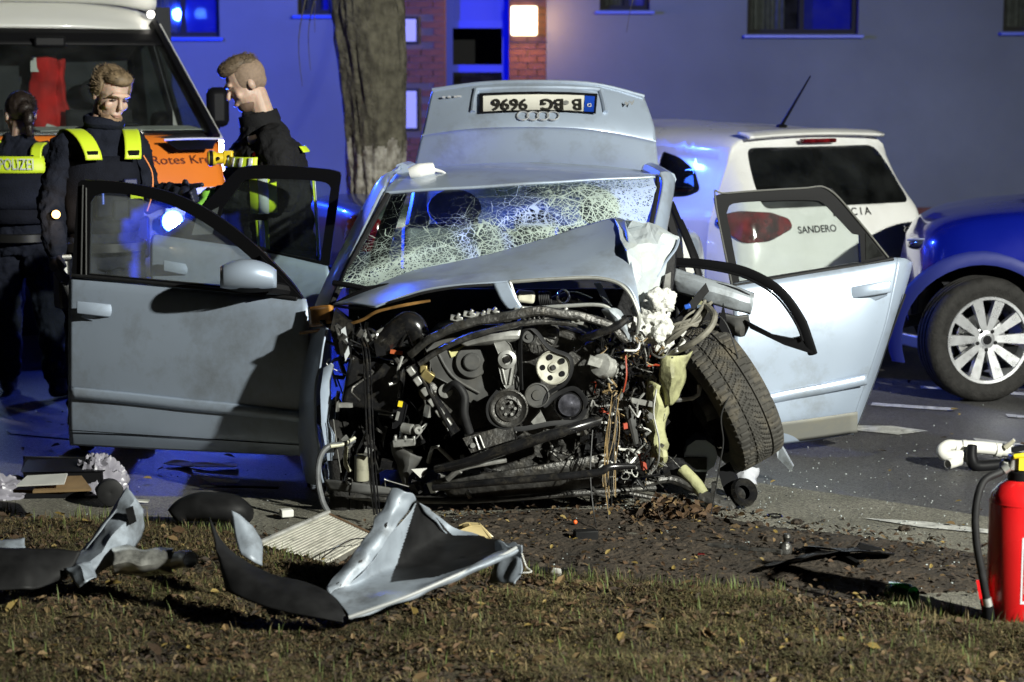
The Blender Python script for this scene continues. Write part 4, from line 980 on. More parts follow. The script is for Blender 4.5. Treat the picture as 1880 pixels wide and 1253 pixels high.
# ---- windscreen: sagging laminated glass, crazed along the fold
def craze_glass():
    m = bpy.data.materials.new("crazed_windscreen"); m.use_nodes = True; nt = m.node_tree; L = nt.links.new
    for n in list(nt.nodes):
        if n.type != 'OUTPUT_MATERIAL': nt.nodes.remove(n)
    out = [n for n in nt.nodes if n.type == 'OUTPUT_MATERIAL'][0]; N = nt.nodes.new
    tc = N("ShaderNodeTexCoord"); at = N("ShaderNodeAttribute"); at.attribute_name = "craze"
    nz = N("ShaderNodeTexNoise"); nz.inputs["Scale"].default_value = 9; nz.inputs["Detail"].default_value = 4; L(tc.outputs["Object"], nz.inputs["Vector"])
    vm = N("ShaderNodeVectorMath"); vm.operation = 'SCALE'; vm.inputs[3].default_value = .006; L(nz.outputs["Color"], vm.inputs[0])
    va = N("ShaderNodeVectorMath"); L(tc.outputs["Object"], va.inputs[0]); L(vm.outputs[0], va.inputs[1])
    lines = []
    for sc, w0, w1 in ((7, -.002, .03), (21, -.004, .055), (48, -.02, .10), (85, -.12, .12)):
        v = N("ShaderNodeTexVoronoi"); v.feature = 'DISTANCE_TO_EDGE'; v.inputs["Scale"].default_value = sc; L(va.outputs[0], v.inputs["Vector"])
        th = N("ShaderNodeMapRange"); L(at.outputs["Fac"], th.inputs[0]); th.inputs[3].default_value = w0; th.inputs[4].default_value = w1; th.clamp = False
        lt = N("ShaderNodeMath"); lt.operation = 'LESS_THAN'; L(v.outputs["Distance"], lt.inputs[0]); L(th.outputs[0], lt.inputs[1]); lines.append(lt)
    mx = N("ShaderNodeMath"); mx.operation = 'MAXIMUM'; L(lines[0].outputs[0], mx.inputs[0]); L(lines[1].outputs[0], mx.inputs[1])
    m4 = N("ShaderNodeMath"); m4.operation = 'MAXIMUM'; L(mx.outputs[0], m4.inputs[0]); L(lines[2].outputs[0], m4.inputs[1])
    m3 = N("ShaderNodeMath"); m3.operation = 'MAXIMUM'; L(m4.outputs[0], m3.inputs[0]); L(lines[3].outputs[0], m3.inputs[1])
    n2 = N("ShaderNodeTexNoise"); n2.inputs["Scale"].default_value = 7; n2.inputs["Detail"].default_value = 6; L(tc.outputs["Object"], n2.inputs["Vector"])
    pw = N("ShaderNodeMath"); pw.operation = 'MULTIPLY'; L(at.outputs["Fac"], pw.inputs[0]); L(n2.outputs[0], pw.inputs[1])
    hz = N("ShaderNodeMapRange"); L(pw.outputs[0], hz.inputs[0]); hz.inputs[1].default_value = .30; hz.inputs[2].default_value = .75; hz.inputs[3].default_value = .004; hz.inputs[4].default_value = .24
    sc_ = N("ShaderNodeMath"); sc_.operation = 'MULTIPLY'; L(m3.outputs[0], sc_.inputs[0]); sc_.inputs[1].default_value = .8
    f = N("ShaderNodeMath"); f.operation = 'MAXIMUM'; L(sc_.outputs[0], f.inputs[0]); L(hz.outputs[0], f.inputs[1])
    tr = N("ShaderNodeBsdfTransparent"); tr.inputs[0].default_value = (.78, .88, .84, 1); gl = N("ShaderNodeBsdfGlossy"); gl.inputs["Roughness"].default_value = .06
    fr = schlick(nt); mg = N("ShaderNodeMixShader"); L(fr.outputs[0], mg.inputs[0]); L(tr.outputs[0], mg.inputs[1]); L(gl.outputs[0], mg.inputs[2])
    df = N("ShaderNodeBsdfDiffuse"); df.inputs[0].default_value = (.70, .84, .76, 1); tl = N("ShaderNodeBsdfTranslucent"); tl.inputs[0].default_value = (.5, .66, .58, 1)
    md = N("ShaderNodeMixShader"); md.inputs[0].default_value = .35; L(df.outputs[0], md.inputs[1]); L(tl.outputs[0], md.inputs[2])
    bp = N("ShaderNodeBump"); bp.inputs["Strength"].default_value = .6; bp.inputs["Distance"].default_value = .01; L(m3.outputs[0], bp.inputs["Height"]); L(bp.outputs[0], gl.inputs["Normal"])
    ms = N("ShaderNodeMixShader"); L(f.outputs[0], ms.inputs[0]); L(mg.outputs[0], ms.inputs[1]); L(md.outputs[0], ms.inputs[2]); L(ms.outputs[0], out.inputs[0])
    return m
g = M().surf([WW(r) for r in (
    [(712, 358, 8.80), (800, 352, 8.77), (960, 341, 8.76), (1100, 331, 8.80), (1207, 325, 8.87)],
    [(690, 398, 8.66), (790, 392, 8.60), (950, 378, 8.60), (1090, 356, 8.62), (1205, 350, 8.76)],
    [(664, 444, 8.52), (770, 440, 8.45), (930, 425, 8.44), (1070, 400, 8.50), (1200, 385, 8.66)],
    [(642, 486, 8.40), (745, 480, 8.32), (900, 455, 8.36), (1050, 430, 8.44), (1195, 425, 8.56)],
    [(624, 530, 8.27), (730, 520, 8.20), (890, 500, 8.24), (1040, 480, 8.32), (1188, 470, 8.42)])], 70, 50)
def fold(px): # the fold line runs from the lower corner up to the far header corner
    return 506 - (px - 640) * .395
ats = []
for k, p in enumerate(g.v):
    t = p.y / (_c); px = 940 + p.x / p.y * FPX * (1 - 0.0); # close enough for a damage mask
    zc = (p.z - CAM_H); b = (zc * _c + p.y * _s) / (p.y * _c - zc * _s); py = 626.5 - b * FPX; px = 940 + p.x / (p.y * _c - zc * _s) * FPX
    d = py - fold(px); q = noise.noise(p * 7) * 26
    cz = 1 / (1 + math.exp(-(d + q + 14) / 18))
    far = max(0, min(1, (px - 1080) / 120)); left = math.exp(-((px - 720) / 90) ** 2 - ((py - 500) / 40) ** 2)
    cz = min(1, .03 + .10 * max(0, noise.noise(p * 3.1)) + cz * (.60 + .25 * noise.noise(p * 11)) + far * .45 * (1 if d > -12 else 0) + left * .4)
    ats.append(cz); p.y -= .035 * math.exp(-(d / 14) ** 2); p += noise.noise_vector(p * 14) * .006 * cz
g.attr = ats
part("windscreen", g, craze_glass(), smooth=180)
part("cowl", M().tube(WW([(606, 566, 8.2), (650, 541, 8.14), (705, 525, 8.12), (745, 530, 8.1), (775, 545, 8.08)]), .016, 8, flat=.6).tube(WW([(612, 520, 8.2), (640, 524, 8.17), (690, 535, 8.12)]), .012, 8), m_trimblk)

# ---- bonnet: tented skin with the grille opening, crumpled on one side
hood_rows = [
    [(612, 562, 8.16), (690, 527, 8.16), (760, 500, 8.20), (835, 484, 8.22), (905, 469, 8.25), (1000, 441, 8.27), (1075, 416, 8.27), (1128, 403, 8.24), (1150, 408, 8.16)],
    [(640, 560, 8.05), (705, 534, 8.06), (768, 512, 8.08), (838, 498, 8.10), (908, 484, 8.12), (1003, 462, 8.14), (1082, 446, 8.13), (1136, 436, 8.08), (1155, 438, 8.02)],
    [(668, 562, 7.96), (722, 541, 7.96), (775, 524, 7.96), (842, 511, 7.96), (912, 502, 7.96), (1006, 490, 7.97), (1090, 482, 7.96), (1143, 480, 7.93), (1162, 490, 7.90)],
    [(690, 566, 7.90), (735, 548, 7.88), (782, 535, 7.86), (845, 525, 7.85), (918, 520, 7.84), (1008, 513, 7.84), (1098, 510, 7.84), (1150, 528, 7.82), (1174, 574, 7.80)]]
hood = part("bonnet", M().surf([WW(r) for r in hood_rows], 64, 30, .005, 7), silver, solid=.008)
trim = [(936, 518, 7.835), (1010, 513, 7.83), (1098, 511, 7.83), (1146, 528, 7.815), (1172, 575, 7.79), (1170, 612, 7.80)]
part("grille_surround", M().tube(WW(trim), .008, 8).tube(WW([(936, 518, 7.835), (945, 545, 7.82), (958, 566, 7.82), (1040, 562, 7.82), (1108, 562, 7.83), (1140, 590, 7.84), (1162, 622, 7.86)]), .008, 8), mat("grille_chrome_dull", (.5, .51, .48), .35, metal=.6, dirt=((.2, .2, .18), .5, 12)), hood)
part("grille_post", M().surf([WW(r) for r in ([(905, 521, 7.85), (936, 518, 7.84)], [(918, 548, 7.83), (948, 545, 7.82)], [(932, 566, 7.83), (962, 568, 7.82)])], 6, 12), silver, hood, solid=.01)
part("bonnet_brace", M().prism(WW([(1090, 520, 7.95), (1103, 520, 7.95), (1124, 562, 7.9), (1112, 564, 7.9)]), (0, .02, 0)), silver_dirty, hood)
part("bonnet_edge", M().tube(WW([(612, 562, 8.15), (668, 566, 7.96), (735, 550, 7.87), (782, 537, 7.85), (845, 527, 7.84), (905, 523, 7.84)]), .006, 6), m_rubber, hood)
cv = WW([(1128, 402, 8.22), (1160, 404, 8.12), (1190, 411, 8.16), (1246, 436, 8.14), (1243, 452, 8.10), (1226, 482, 8.05), (1205, 530, 8.0), (1180, 575, 7.92), (1163, 540, 7.86), (1152, 492, 7.9), (1140, 440, 8.02), (1150, 425, 8.14), (1172, 452, 8.0), (1205, 450, 8.04), (1180, 500, 7.94), (1150, 462, 7.92), (1216, 430, 8.09)])
g = M().add(cv, [(0, 1, 11), (1, 2, 11), (2, 13, 12), (2, 12, 11), (2, 3, 16), (2, 16, 13), (3, 4, 16), (16, 4, 13), (4, 5, 13), (13, 5, 14), (13, 14, 12), (5, 6, 14), (6, 7, 14), (7, 8, 14), (14, 8, 9), (9, 15, 14), (14, 15, 12), (15, 10, 12), (10, 11, 12), (10, 0, 11)])
cor = part("crumpled_corner", g, mat("paint_torn", (.50, .55, .58), .4, metal=.2, var=.12, vscale=9, dirt=((.45, .45, .33), .6, 9)), hood, smooth=0, solid=.006, subsurf=0)
bmx = bmesh.new(); bmx.from_mesh(cor.data); bmesh.ops.subdivide_edges(bmx, edges=bmx.edges, cuts=3, use_grid_fill=True)
for v in bmx.verts: v.co += noise.noise_vector(v.co * 16) * .012
bmx.to_mesh(cor.data); bmx.free()

# ---- crashed front: rails, engine, loose gear
YE = 7.86
def disc(px, py, Y, r, prof, n=36, tilt=(.05, -1, .08)):
    """lathed wheel facing the camera side; r in picture pixels, prof in units of r / metres"""
    rr = r * Y / FPX
    return M().lathe([(a * rr, b) for a, b in prof], W(px, py, Y), tilt, n)
eng = part("engine_block", M().prism(WW([(770, 640, 7.98), (800, 612, 7.98), (900, 588, 7.98), (1000, 590, 7.98), (1090, 620, 7.98), (1110, 720, 7.98), (1080, 790, 7.98), (900, 812, 7.98), (820, 770, 7.98)]), (0, .38, 0)), m_iron, bevel=.01)
cov = part("timing_cover", M().prism(WW([(782, 642, 7.90), (812, 612, 7.90), (860, 600, 7.90), (925, 596, 7.90), (948, 620, 7.90), (952, 680, 7.90), (938, 716, 7.90), (905, 728, 7.90), (893, 762, 7.90), (870, 742, 7.90), (838, 712, 7.90), (800, 690, 7.90)]), (0, .075, 0)), m_cover, bevel=.012)
part("cover_boss", disc(866, 664, 7.90, 31, [(1, -.01), (1, .01), (.93, .016), (.55, .018), (.52, .03), (.45, .034), (.001, .034)]), m_cover, cov)
part("cover_rib", M().tube(WW([(800, 640, 7.9), (830, 690, 7.895), (880, 722, 7.895)]), .006).tube(WW([(905, 690, 7.895), (918, 705, 7.895), (912, 730, 7.895)]), .005), m_cover, cov)
part("sticker", M().prism(WW([(824, 645, 7.893), (865, 630, 7.893), (871, 637, 7.893), (829, 657, 7.893)]), (0, .003, 0)), mat("sticker_yellow", (.58, .55, .25), .6, var=.2, vscale=40), cov)
part("top_shield", M().surf([WW(r) for r in ([(845, 628, 7.86), (900, 606, 7.85), (960, 598, 7.86)], [(850, 634, 7.84), (905, 622, 7.82), (955, 618, 7.84)], [(872, 632, 7.86), (905, 632, 7.85), (940, 626, 7.87)])], 12, 8), m_cast, cov, solid=.006)
arm = part("tensioner_arm", M().prism(WW([(908, 628, 7.83), (922, 622, 7.83), (938, 634, 7.83), (946, 655, 7.83), (947, 672, 7.83), (941, 708, 7.83), (930, 712, 7.83), (921, 700, 7.83), (914, 668, 7.83), (915, 650, 7.83)]), (0, .025, 0)), m_cast, bevel=.005)
part("arm_boss", disc(931, 660, 7.83, 17, [(1, 0), (1, .012), (.6, .016), (.55, .006), (.001, .006)]), m_cast, arm)
part("arm_bolt", disc(931, 660, 7.82, 7, [(1, 0), (1, .012), (.001, .012)], 6), m_gloss, arm)
part("arm_rib", M().tube(WW([(922, 676, 7.825), (929, 706, 7.825)]), .004).tube(WW([(940, 676, 7.825), (935, 706, 7.825)]), .004), m_cast, arm)
part("tensioner_pulley", disc(937, 706, 7.86, 20, [(1, -.012), (1, .012), (.8, .014), (.75, .006), (.001, .006)]), m_cover)
pw = part("pump_pulley", disc(1016, 675, 7.82, 32, [(1, -.03), (1, .006), (.95, .008), (.90, .002), (.30, -.002), (.28, .006), (.001, .007)]), m_pulley)
for k in range(5):
    a = math.pi / 2 + .32 + k * 2 * math.pi / 5; part("pulley_hole", disc(1016 + 20 * math.cos(a), 675 - 20 * math.sin(a), 7.818, 5.6, [(1, -.002), (.9, .004), (.001, .0035)], 18), m_trimblk, pw)
part("pulley_bolt", disc(1016, 675, 7.812, 5, [(1, 0), (1, .006), (.001, .007)], 12), m_iron, pw)
part("alternator", disc(985, 612, 7.95, 42, [(1, -.12), (1, .02), (.85, .04), (.5, .045), (.001, .045)], 28), m_iron)
g = M()
for k in range(22):
    a = 2 * math.pi * k / 22; c, s_ = math.cos(a), math.sin(a); g.tube(WW([(985 + 22 * c, 612 - 22 * s_, 7.90), (985 + 37 * c, 612 - 37 * s_, 7.905)]), .0035, 5)
part("alternator_fin", g, m_iron)
part("alternator_pulley", disc(970, 618, 7.84, 15, [(1, -.02), (1, .0), (.8, .01), (.75, .002), (.35, .002), (.3, .01), (.001, .01)]), m_cover)
ck = part("crank_pulley", disc(934, 750, 7.80, 36, [(1, -.04), (1, -.028), (.95, -.026), (.95, -.022), (1, -.02), (1, .004), (.92, .008), (.86, .002), (.70, -.004), (.66, .006), (.5, .008), (.46, -.006), (.001, -.004)]), m_iron)
g = M()
for a in (1.2, 3.1, 5.2, 0.0, 4.2): g.lathe([(.006, 0), (.006, .012), (.001, .012)], W(934 + 12 * math.cos(a), 750 - 12 * math.sin(a), 7.80), (.05, -1, .08), 8)
part("pulley_bolt", g, m_cast, ck)
part("idler_pulley", disc(986, 726, 7.82, 23, [(1, -.02), (1, .008), (.9, .01), (.84, .004), (.45, .004), (.4, .01), (.001, .01)]), m_cover)
ac = part("compressor_pulley", disc(1045, 744, 7.84, 29, [(1, -.05), (1, .0), (.9, .004), (.85, -.006), (.8, .004), (.001, .006)]), m_gloss)
part("clutch_plate", disc(1045, 744, 7.832, 21, [(1, 0), (.98, .006), (.5, .004), (.3, .008), (.001, .008)]), mat("clutch_steel", (.20, .20, .24), .2, metal=.8, var=.6, vscale=30), ac)
belt = [(957, 716, 7.83), (955, 640, 7.835), (958, 612, 7.835), (972, 602, 7.835), (986, 612, 7.835), (1010, 640, 7.82), (1044, 655, 7.82), (1049, 680, 7.82), (1036, 705, 7.82), (1008, 722, 7.82), (1000, 745, 7.82), (1022, 725, 7.835), (1055, 714, 7.835), (1076, 742, 7.84), (1060, 772, 7.84), (1010, 778, 7.82), (950, 788, 7.8), (905, 775, 7.8), (897, 745, 7.8), (915, 718, 7.8)]
part("drive_belt", M().tube(WW(belt), .0035, 6, flat=3.2), m_rubber)
lock = part("lock_carrier", M().tube(WW([(752, 652, 7.84), (790, 622, 7.80), (845, 598, 7.78), (920, 582, 7.77), (990, 572, 7.77), (1060, 580, 7.78), (1120, 598, 7.80), (1150, 628, 7.82)]), [.011, .014, .013, .010], 8, flat=1.4).tube(WW([(770, 668, 7.86), (830, 632, 7.82), (900, 607, 7.80), (980, 592, 7.80), (1060, 596, 7.8)]), .012, 8).jitter(.006, 18), m_iron)
for q in ((838, 585), (862, 578), (884, 580), (905, 574), (955, 572), (1035, 574), (1060, 590)): part("latch_bracket", M().box(W(q[0], q[1], 7.80), (.05, .03, .022), Matrix.Rotation(.2, 3, 'Y')).tube(WW([(q[0], q[1], 7.78), (q[0] + 6, q[1] - 9, 7.78)]), .008), m_cast, lock, bevel=.004)
part("intake_pipe", M().tube(WW([(690, 640, 7.98), (740, 600, 7.96), (760, 600, 7.95), (772, 630, 7.95)]), [.05, .055, .045], 12).tube(WW([(735, 640, 7.93), (742, 618, 7.92), (760, 604, 7.92)]), .006), m_gloss)
part("orange_cap", M().box(W(728, 647, 7.93), (.05, .02, .015), Matrix.Rotation(.15, 3, 'Y')), mat("orange_plastic", (.45, .10, .03), .5))
lad = part("radiator_support", M().prism(WW([(745, 676, 7.86), (762, 668, 7.86), (845, 790, 7.82), (828, 802, 7.82)]), (0, .03, 0)), m_gloss)
g = M()
for t in (.05, .2, .36, .52, .68, .84): p = W(748 + 84 * t, 676 + 120 * t, 7.845 - .03 * t); g.box(p + Vector((.005, 0, 0)), (.035, .02, .028), Matrix.Rotation(.95, 3, 'Y'))
part("support_clip", g, m_cast, lad, bevel=.004)
part("radiator_support", M().tube(WW([(770, 690, 7.84), (800, 740, 7.82), (832, 798, 7.8)]), .008).tube(WW([(790, 668, 7.86), (792, 720, 7.84), (822, 792, 7.82)]), .004), m_gloss)
part("valve_block", M().box(W(785, 690, 7.86), (.05, .05, .04), Matrix.Rotation(.6, 3, 'Y')).box(W(778, 678, 7.86), (.03, .03, .03)), mat("brassy", (.30, .24, .10), .4, metal=.6, var=.3, vscale=30), bevel=.004)
part("coolant_hose", M().tube(WW([(818, 716, 7.86), (836, 706, 7.83), (852, 728, 7.82), (852, 760, 7.81), (862, 795, 7.82)]), [.014, .019, .018], 12), m_rubber)
part("hose_flange", disc(818, 718, 7.87, 13, [(1, 0), (1, .012), (.8, .014), (.001, .014)]), m_cast)
part("oil_filter_cap", disc(786, 718, 7.88, 18, [(1, -.02), (1, .01), (.7, .018), (.001, .018)]), m_iron)
sub = part("subframe_plate", M().prism(WW([(852, 806, 7.80), (940, 780, 7.80), (948, 806, 7.78), (866, 830, 7.78)]), (0, .12, .0)), m_iron, bevel=.004)
part("plate_rib", M().tube(WW([(872, 803, 7.79), (880, 826, 7.775)]), .004).tube(WW([(880, 800, 7.79), (889, 823, 7.775)]), .004), m_cast, sub)
part("plate_bolt", disc(868, 818, 7.785, 5, [(1, 0), (1, .008), (.001, .008)], 8), m_cast, sub)
part("subframe_wedge", M().prism(WW([(975, 775, 7.83), (992, 756, 7.83), (1004, 780, 7.83), (985, 788, 7.83)]), (0, .05, 0)), m_cast)
part("bumper_beam", M().tube(WW([(800, 862, 7.80), (860, 848, 7.74), (950, 818, 7.70), (1040, 790, 7.70), (1100, 772, 7.76)]), [.016, .022, .022, .02], 12), m_gloss)
part("bumper_beam", M().tube(WW([(795, 896, 7.84), (900, 886, 7.76), (1010, 877, 7.74), (1095, 868, 7.74), (1120, 858, 7.74), (1165, 856, 7.78)]), [.014, .016, .016, .013], 12), m_gloss)
part("coolant_pipe", M().tube(WW([(835, 868, 7.78), (860, 858, 7.76), (930, 846, 7.75)]), .009).tube(WW([(822, 880, 7.80), (836, 868, 7.78), (846, 864, 7.77)]), .012), m_cast)
part("skid_plate", M().surf([WW(r) for r in ([(800, 880, 7.9), (950, 860, 7.86), (1120, 830, 7.92)], [(830, 915, 7.95), (960, 905, 7.92), (1120, 890, 7.95)])], 14, 4), m_iron, solid=.01)
part("crossmember", M().tube(WW([(600, 905, 8.05), (700, 915, 8.0), (860, 918, 7.95), (1060, 905, 7.95), (1200, 895, 8.05)]), .03, 10, flat=.5), m_iron)
part("oil_sump", M().prism(WW([(860, 800, 8.05), (1080, 780, 8.05), (1060, 880, 8.05), (900, 895, 8.05)]), (0, .3, 0)), m_iron, bevel=.01)
# driver-picture-left front corner
part("front_wing", M().surf([WW(r) for r in ([(572, 590, 8.24), (590, 596, 8.10), (604, 604, 7.98)], [(558, 650, 8.26), (574, 660, 8.08), (590, 668, 7.95)], [(548, 740, 8.27), (560, 750, 8.08), (582, 752, 7.96)], [(552, 830, 8.27), (566, 850, 8.1), (590, 850, 7.98)], [(566, 880, 8.26), (578, 890, 8.12), (596, 884, 8.02)])], 12, 24, .008, 8), silver, solid=.008)
part("wing_glint", M().surf([WW(r) for r in ([(572, 566, 8.18), (594, 563, 8.12), (612, 562, 8.08)], [(576, 602, 8.14), (596, 600, 8.08), (616, 594, 8.04)])], 8, 6), m_amberd, solid=.02)  # added strip: orange light reflected on the wing top, painted amber
part("wing_rail", M().tube(WW([(552, 612, 8.2), (600, 604, 8.06), (660, 590, 7.98), (700, 570, 7.95), (790, 552, 7.95)]), .007, 6), mat("rusty_rail", (.30, .16, .05), .45, metal=.4, var=.5, vscale=14))
part("inner_wing", M().prism(WW([(594, 676, 7.90), (606, 668, 7.90), (612, 672, 7.92), (604, 700, 7.92), (606, 740, 7.92), (600, 776, 7.92), (612, 800, 7.92), (610, 838, 7.92), (600, 836, 7.9), (590, 780, 7.9), (588, 720, 7.9)]), (.004, .02, 0)), silver)
part("wing_tab", M().prism(WW([(599, 822, 7.89), (611, 824, 7.89), (610, 846, 7.89), (601, 846, 7.89)]), (0, .01, 0)), silver)
part("lamp_bracket", M().box(W(619, 742, 7.92), (.012, .03, .06)).box(W(634, 744, 7.94), (.06, .02, .018)), m_cast)
part("headlight_shell", M().prism(WW([(614, 570, 7.98), (648, 596, 7.98), (644, 660, 7.98), (618, 650, 7.98), (606, 608, 7.98)]), (0, .10, 0)), m_gloss)
part("shattered_lens", M().prism(WW([(626, 606, 7.93), (634, 600, 7.93), (642, 650, 7.93), (634, 664, 7.93)]), (0, .01, 0)), m_clear)
part("rubber_strip", M().tube(WW([(663, 622, 7.86), (672, 650, 7.80), (676, 720, 7.76), (680, 800, 7.74), (684, 870, 7.74), (692, 944, 7.72)]), .006, 8).tube(WW([(660, 624, 7.86), (667, 650, 7.805), (670, 720, 7.765), (674, 800, 7.745), (679, 870, 7.745), (687, 946, 7.725)]), .004, 8).tube(WW([(668, 620, 7.86), (678, 650, 7.80), (682, 720, 7.765), (686, 800, 7.745), (690, 870, 7.745), (697, 942, 7.725)]), .0035, 8), m_gloss)
part("washer_hose", M().tube(WW([(650, 808, 7.88), (632, 816, 7.85), (604, 820, 7.82), (588, 840, 7.80), (584, 880, 7.78), (592, 920, 7.76), (602, 940, 7.76)]), .012, 10), m_hose)
part("hose_fitting", M().tube(WW([(652, 804, 7.87), (630, 816, 7.84), (606, 820, 7.81)]), .007).tube(WW([(636, 820, 7.85), (634, 850, 7.85), (643, 866, 7.85)]), .0085), mat("fitting_tan", (.45, .44, .32), .45, var=.2, vscale=20))
part("filter_canister", M().tube(WW([(664, 836, 7.95), (664, 882, 7.95)]), .03, 14), mat("canister_beige", (.28, .27, .2), .6, dirt=((.06, .06, .05), .8, 14)))
part("earth_strap", M().tube(WW([(612, 770, 7.88), (620, 830, 7.86), (626, 868, 7.85)]), .002, 5).lathe([(.012 + .003 * math.cos(t), .003 * math.sin(t)) for t in [2 * math.pi * i / 6 for i in range(7)]], W(641, 884, 7.85), (0, -1, .2), 14), m_cast)
part("fuse_case", M().prism(WW([(722, 748, 7.86), (738, 738, 7.86), (746, 745, 7.86), (738, 784, 7.86), (722, 786, 7.86)]), (0, .05, 0)), m_trimblk, bevel=.004)
part("yellow_clip", M().box(W(735, 742, 7.84), (.018, .012, .022), Matrix.Rotation(.2, 3, 'Y')), mat("clip_yellow", (.8, .62, .02), .5))
part("fuse_tag", M().box(W(730, 764, 7.845), (.012, .01, .035), Matrix.Rotation(.25, 3, 'Y')), m_cast)
part("sensor_housing", M().tube(WW([(740, 786, 7.86), (757, 789, 7.84)]), .022, 12).lathe([(.001, .0), (.006, .0), (.006, .008), (.016, .008), (.018, 0), (.018, -.03)], W(768, 790, 7.82), (.2, -1, 0), 20), m_cast)
part("casting_stub", M().box(W(742, 812, 7.86), (.09, .05, .03), Matrix.Rotation(-.1, 3, 'Y')).box(W(726, 806, 7.85), (.012, .03, .03)).box(W(744, 806, 7.85), (.012, .03, .03)).box(W(760, 806, 7.85), (.012, .03, .03)), m_cast, bevel=.004)
part("air_deflector", M().surf([WW(r) for r in ([(716, 812, 7.9), (750, 830, 7.86), (772, 838, 7.9)], [(730, 850, 7.92), (745, 866, 7.88), (752, 870, 7.92)], [(740, 880, 7.94), (746, 890, 7.92), (750, 892, 7.94)])], 10, 10, .01, 20), m_cover, solid=.006)
part("torn_flag", M().prism(WW([(755, 862, 7.84), (784, 860, 7.84), (772, 878, 7.84)]), (0, .006, 0)), m_paper)
part("brake_duct", M().surf([WW(r) for r in ([(596, 880, 7.9), (640, 884, 7.86), (720, 896, 7.88)], [(606, 898, 7.9), (660, 905, 7.86), (730, 908, 7.88)])], 12, 5), m_cover, solid=.008)
part("air_filter_box", M().box(W(690, 700, 8.1), (.24, .2, .22), Matrix.Rotation(.2, 3, 'Y')), m_gloss, bevel=.02)
part("strut_tower", M().lathe([(.12, -.3), (.13, 0), (.09, .03), (.03, .04), (.001, .04)], A(-.52, .0, .66), (0, 0, 1), 24), underseal)
wheel(car, W(628, 872, 8.30) - car.location, (-.96, -.28, 0), .31, .205, 5, .215)
# middle-top, inside the grille opening
part("reservoir", M().box(W(965, 545, 8.0), (.075, .06, .05), Matrix.Rotation(.1, 3, 'Y')), mat("reservoir_cream", (.55, .53, .42), .5, var=.2, vscale=20), bevel=.012)
g = M()
for k in range(6): g.lathe([(.026 + .004 * math.cos(t), .004 * math.sin(t)) for t in [2 * math.pi * i / 6 for i in range(7)]], W(992 + k * 3.4, 548, 8.0), (1, -.2, .1), 18)
part("corrugated_hose", g, m_rubber)
part("throttle_clamp", M().lathe([(.026 + .004 * math.cos(t), .012 * math.sin(t)) for t in [2 * math.pi * i / 8 for i in range(9)]], W(1034, 545, 7.98), (.5, -1, .1), 20), m_chrome)
part("intake_elbow", M().tube(WW([(1010, 560, 8.05), (1050, 548, 8.05), (1085, 560, 8.0)]), .03, 12), m_gloss)
# picture-right corner: torn metal, fleece, wiring
part("torn_bracket", M().surf([WW(r) for r in ([(1104, 568, 7.84), (1120, 566, 7.82), (1135, 572, 7.84)], [(1128, 598, 7.84), (1142, 594, 7.81), (1154, 602, 7.84)], [(1146, 628, 7.86), (1156, 628, 7.83), (1164, 622, 7.86)])], 8, 12, .01, 22), silver_dirty, solid=.008)
part("bent_pipe", M().tube(WW([(1070, 622, 7.84), (1100, 612, 7.80), (1130, 600, 7.80), (1150, 585, 7.82)]), .018, 10), m_gloss)
g = M()
for k in range(16):
    px = rnd.uniform(1172, 1225); py = rnd.uniform(545, 640); s = rnd.uniform(.022, .05)
    g.ell(W(px, py, rnd.uniform(7.80, 7.92)), (s, s * .7, s * rnd.uniform(.8, 1.3)), 12, Matrix.Rotation(rnd.uniform(0, 3), 3, 'Y'))
part("fleece_insulation", g, m_foam, remesh=.007, smoothit=2, disp=(.035, .02))
for k in range(9):
    px = rnd.uniform(1215, 1262); py = rnd.uniform(560, 660)
    p = W(px, py, rnd.uniform(7.85, 7.98)); part("broken_plastic", M().box(p, (rnd.uniform(.02, .05), .02, rnd.uniform(.02, .04)), Matrix.Rotation(rnd.uniform(0, 3), 3, 'Y') @ Matrix.Rotation(rnd.uniform(0, 3), 3, 'X')), m_trimblk if k % 3 else m_paper)
part("blue_connector", M().box(W(1262, 563, 7.92), (.025, .02, .018), Matrix.Rotation(-.3, 3, 'Y')), mat("connector_blue", (.02, .10, .5), .4), bevel=.003)
part("suspension_leg", M().prism(WW([(1214, 480, 8.05), (1240, 455, 8.08), (1238, 500, 8.05), (1228, 565, 8.0), (1212, 568, 8.0)]), (.01, .05, 0)), underseal)
part("hinge_plate", M().prism(WW([(1222, 505, 7.99), (1232, 500, 7.99), (1230, 540, 7.97), (1222, 560, 7.97), (1216, 545, 7.97)]), (0, .01, 0)), m_cast)
part("wing_edge", M().tube(WW([(1246, 440, 8.1), (1240, 458, 8.06), (1222, 482, 8.03), (1206, 508, 8.0)]), .006, 6), silver)
g = M()
for k in range(7): g.tube(WW([(1210 + rnd.uniform(-8, 8), 650 + rnd.uniform(-10, 10), 7.92), (1240 + rnd.uniform(-20, 10), 610 + rnd.uniform(-15, 20), 7.86), (1275 + rnd.uniform(-15, 10), 585 + rnd.uniform(-8, 14), 7.86), (1295 + rnd.uniform(-6, 12), 556 + rnd.uniform(-6, 10), 7.94)]), rnd.uniform(.004, .008), 7)
g.tube(WW([(1230, 650, 7.85), (1272, 630, 7.78), (1302, 605, 7.78), (1312, 580, 7.82), (1298, 562, 7.9)]), .013, 10)
part("wiring_loom", g, mat("loom_grey", (.17, .16, .13), .6, var=.4, vscale=25))
part("torn_liner", M().surf([WW(r) for r in ([(1214, 652, 7.82), (1240, 655, 7.80), (1270, 648, 7.86)], [(1212, 690, 7.80), (1232, 700, 7.76), (1256, 690, 7.84)], [(1220, 738, 7.82), (1232, 742, 7.79), (1246, 730, 7.84)])], 10, 12, .018, 16), m_yel, smooth=20, solid=.004)
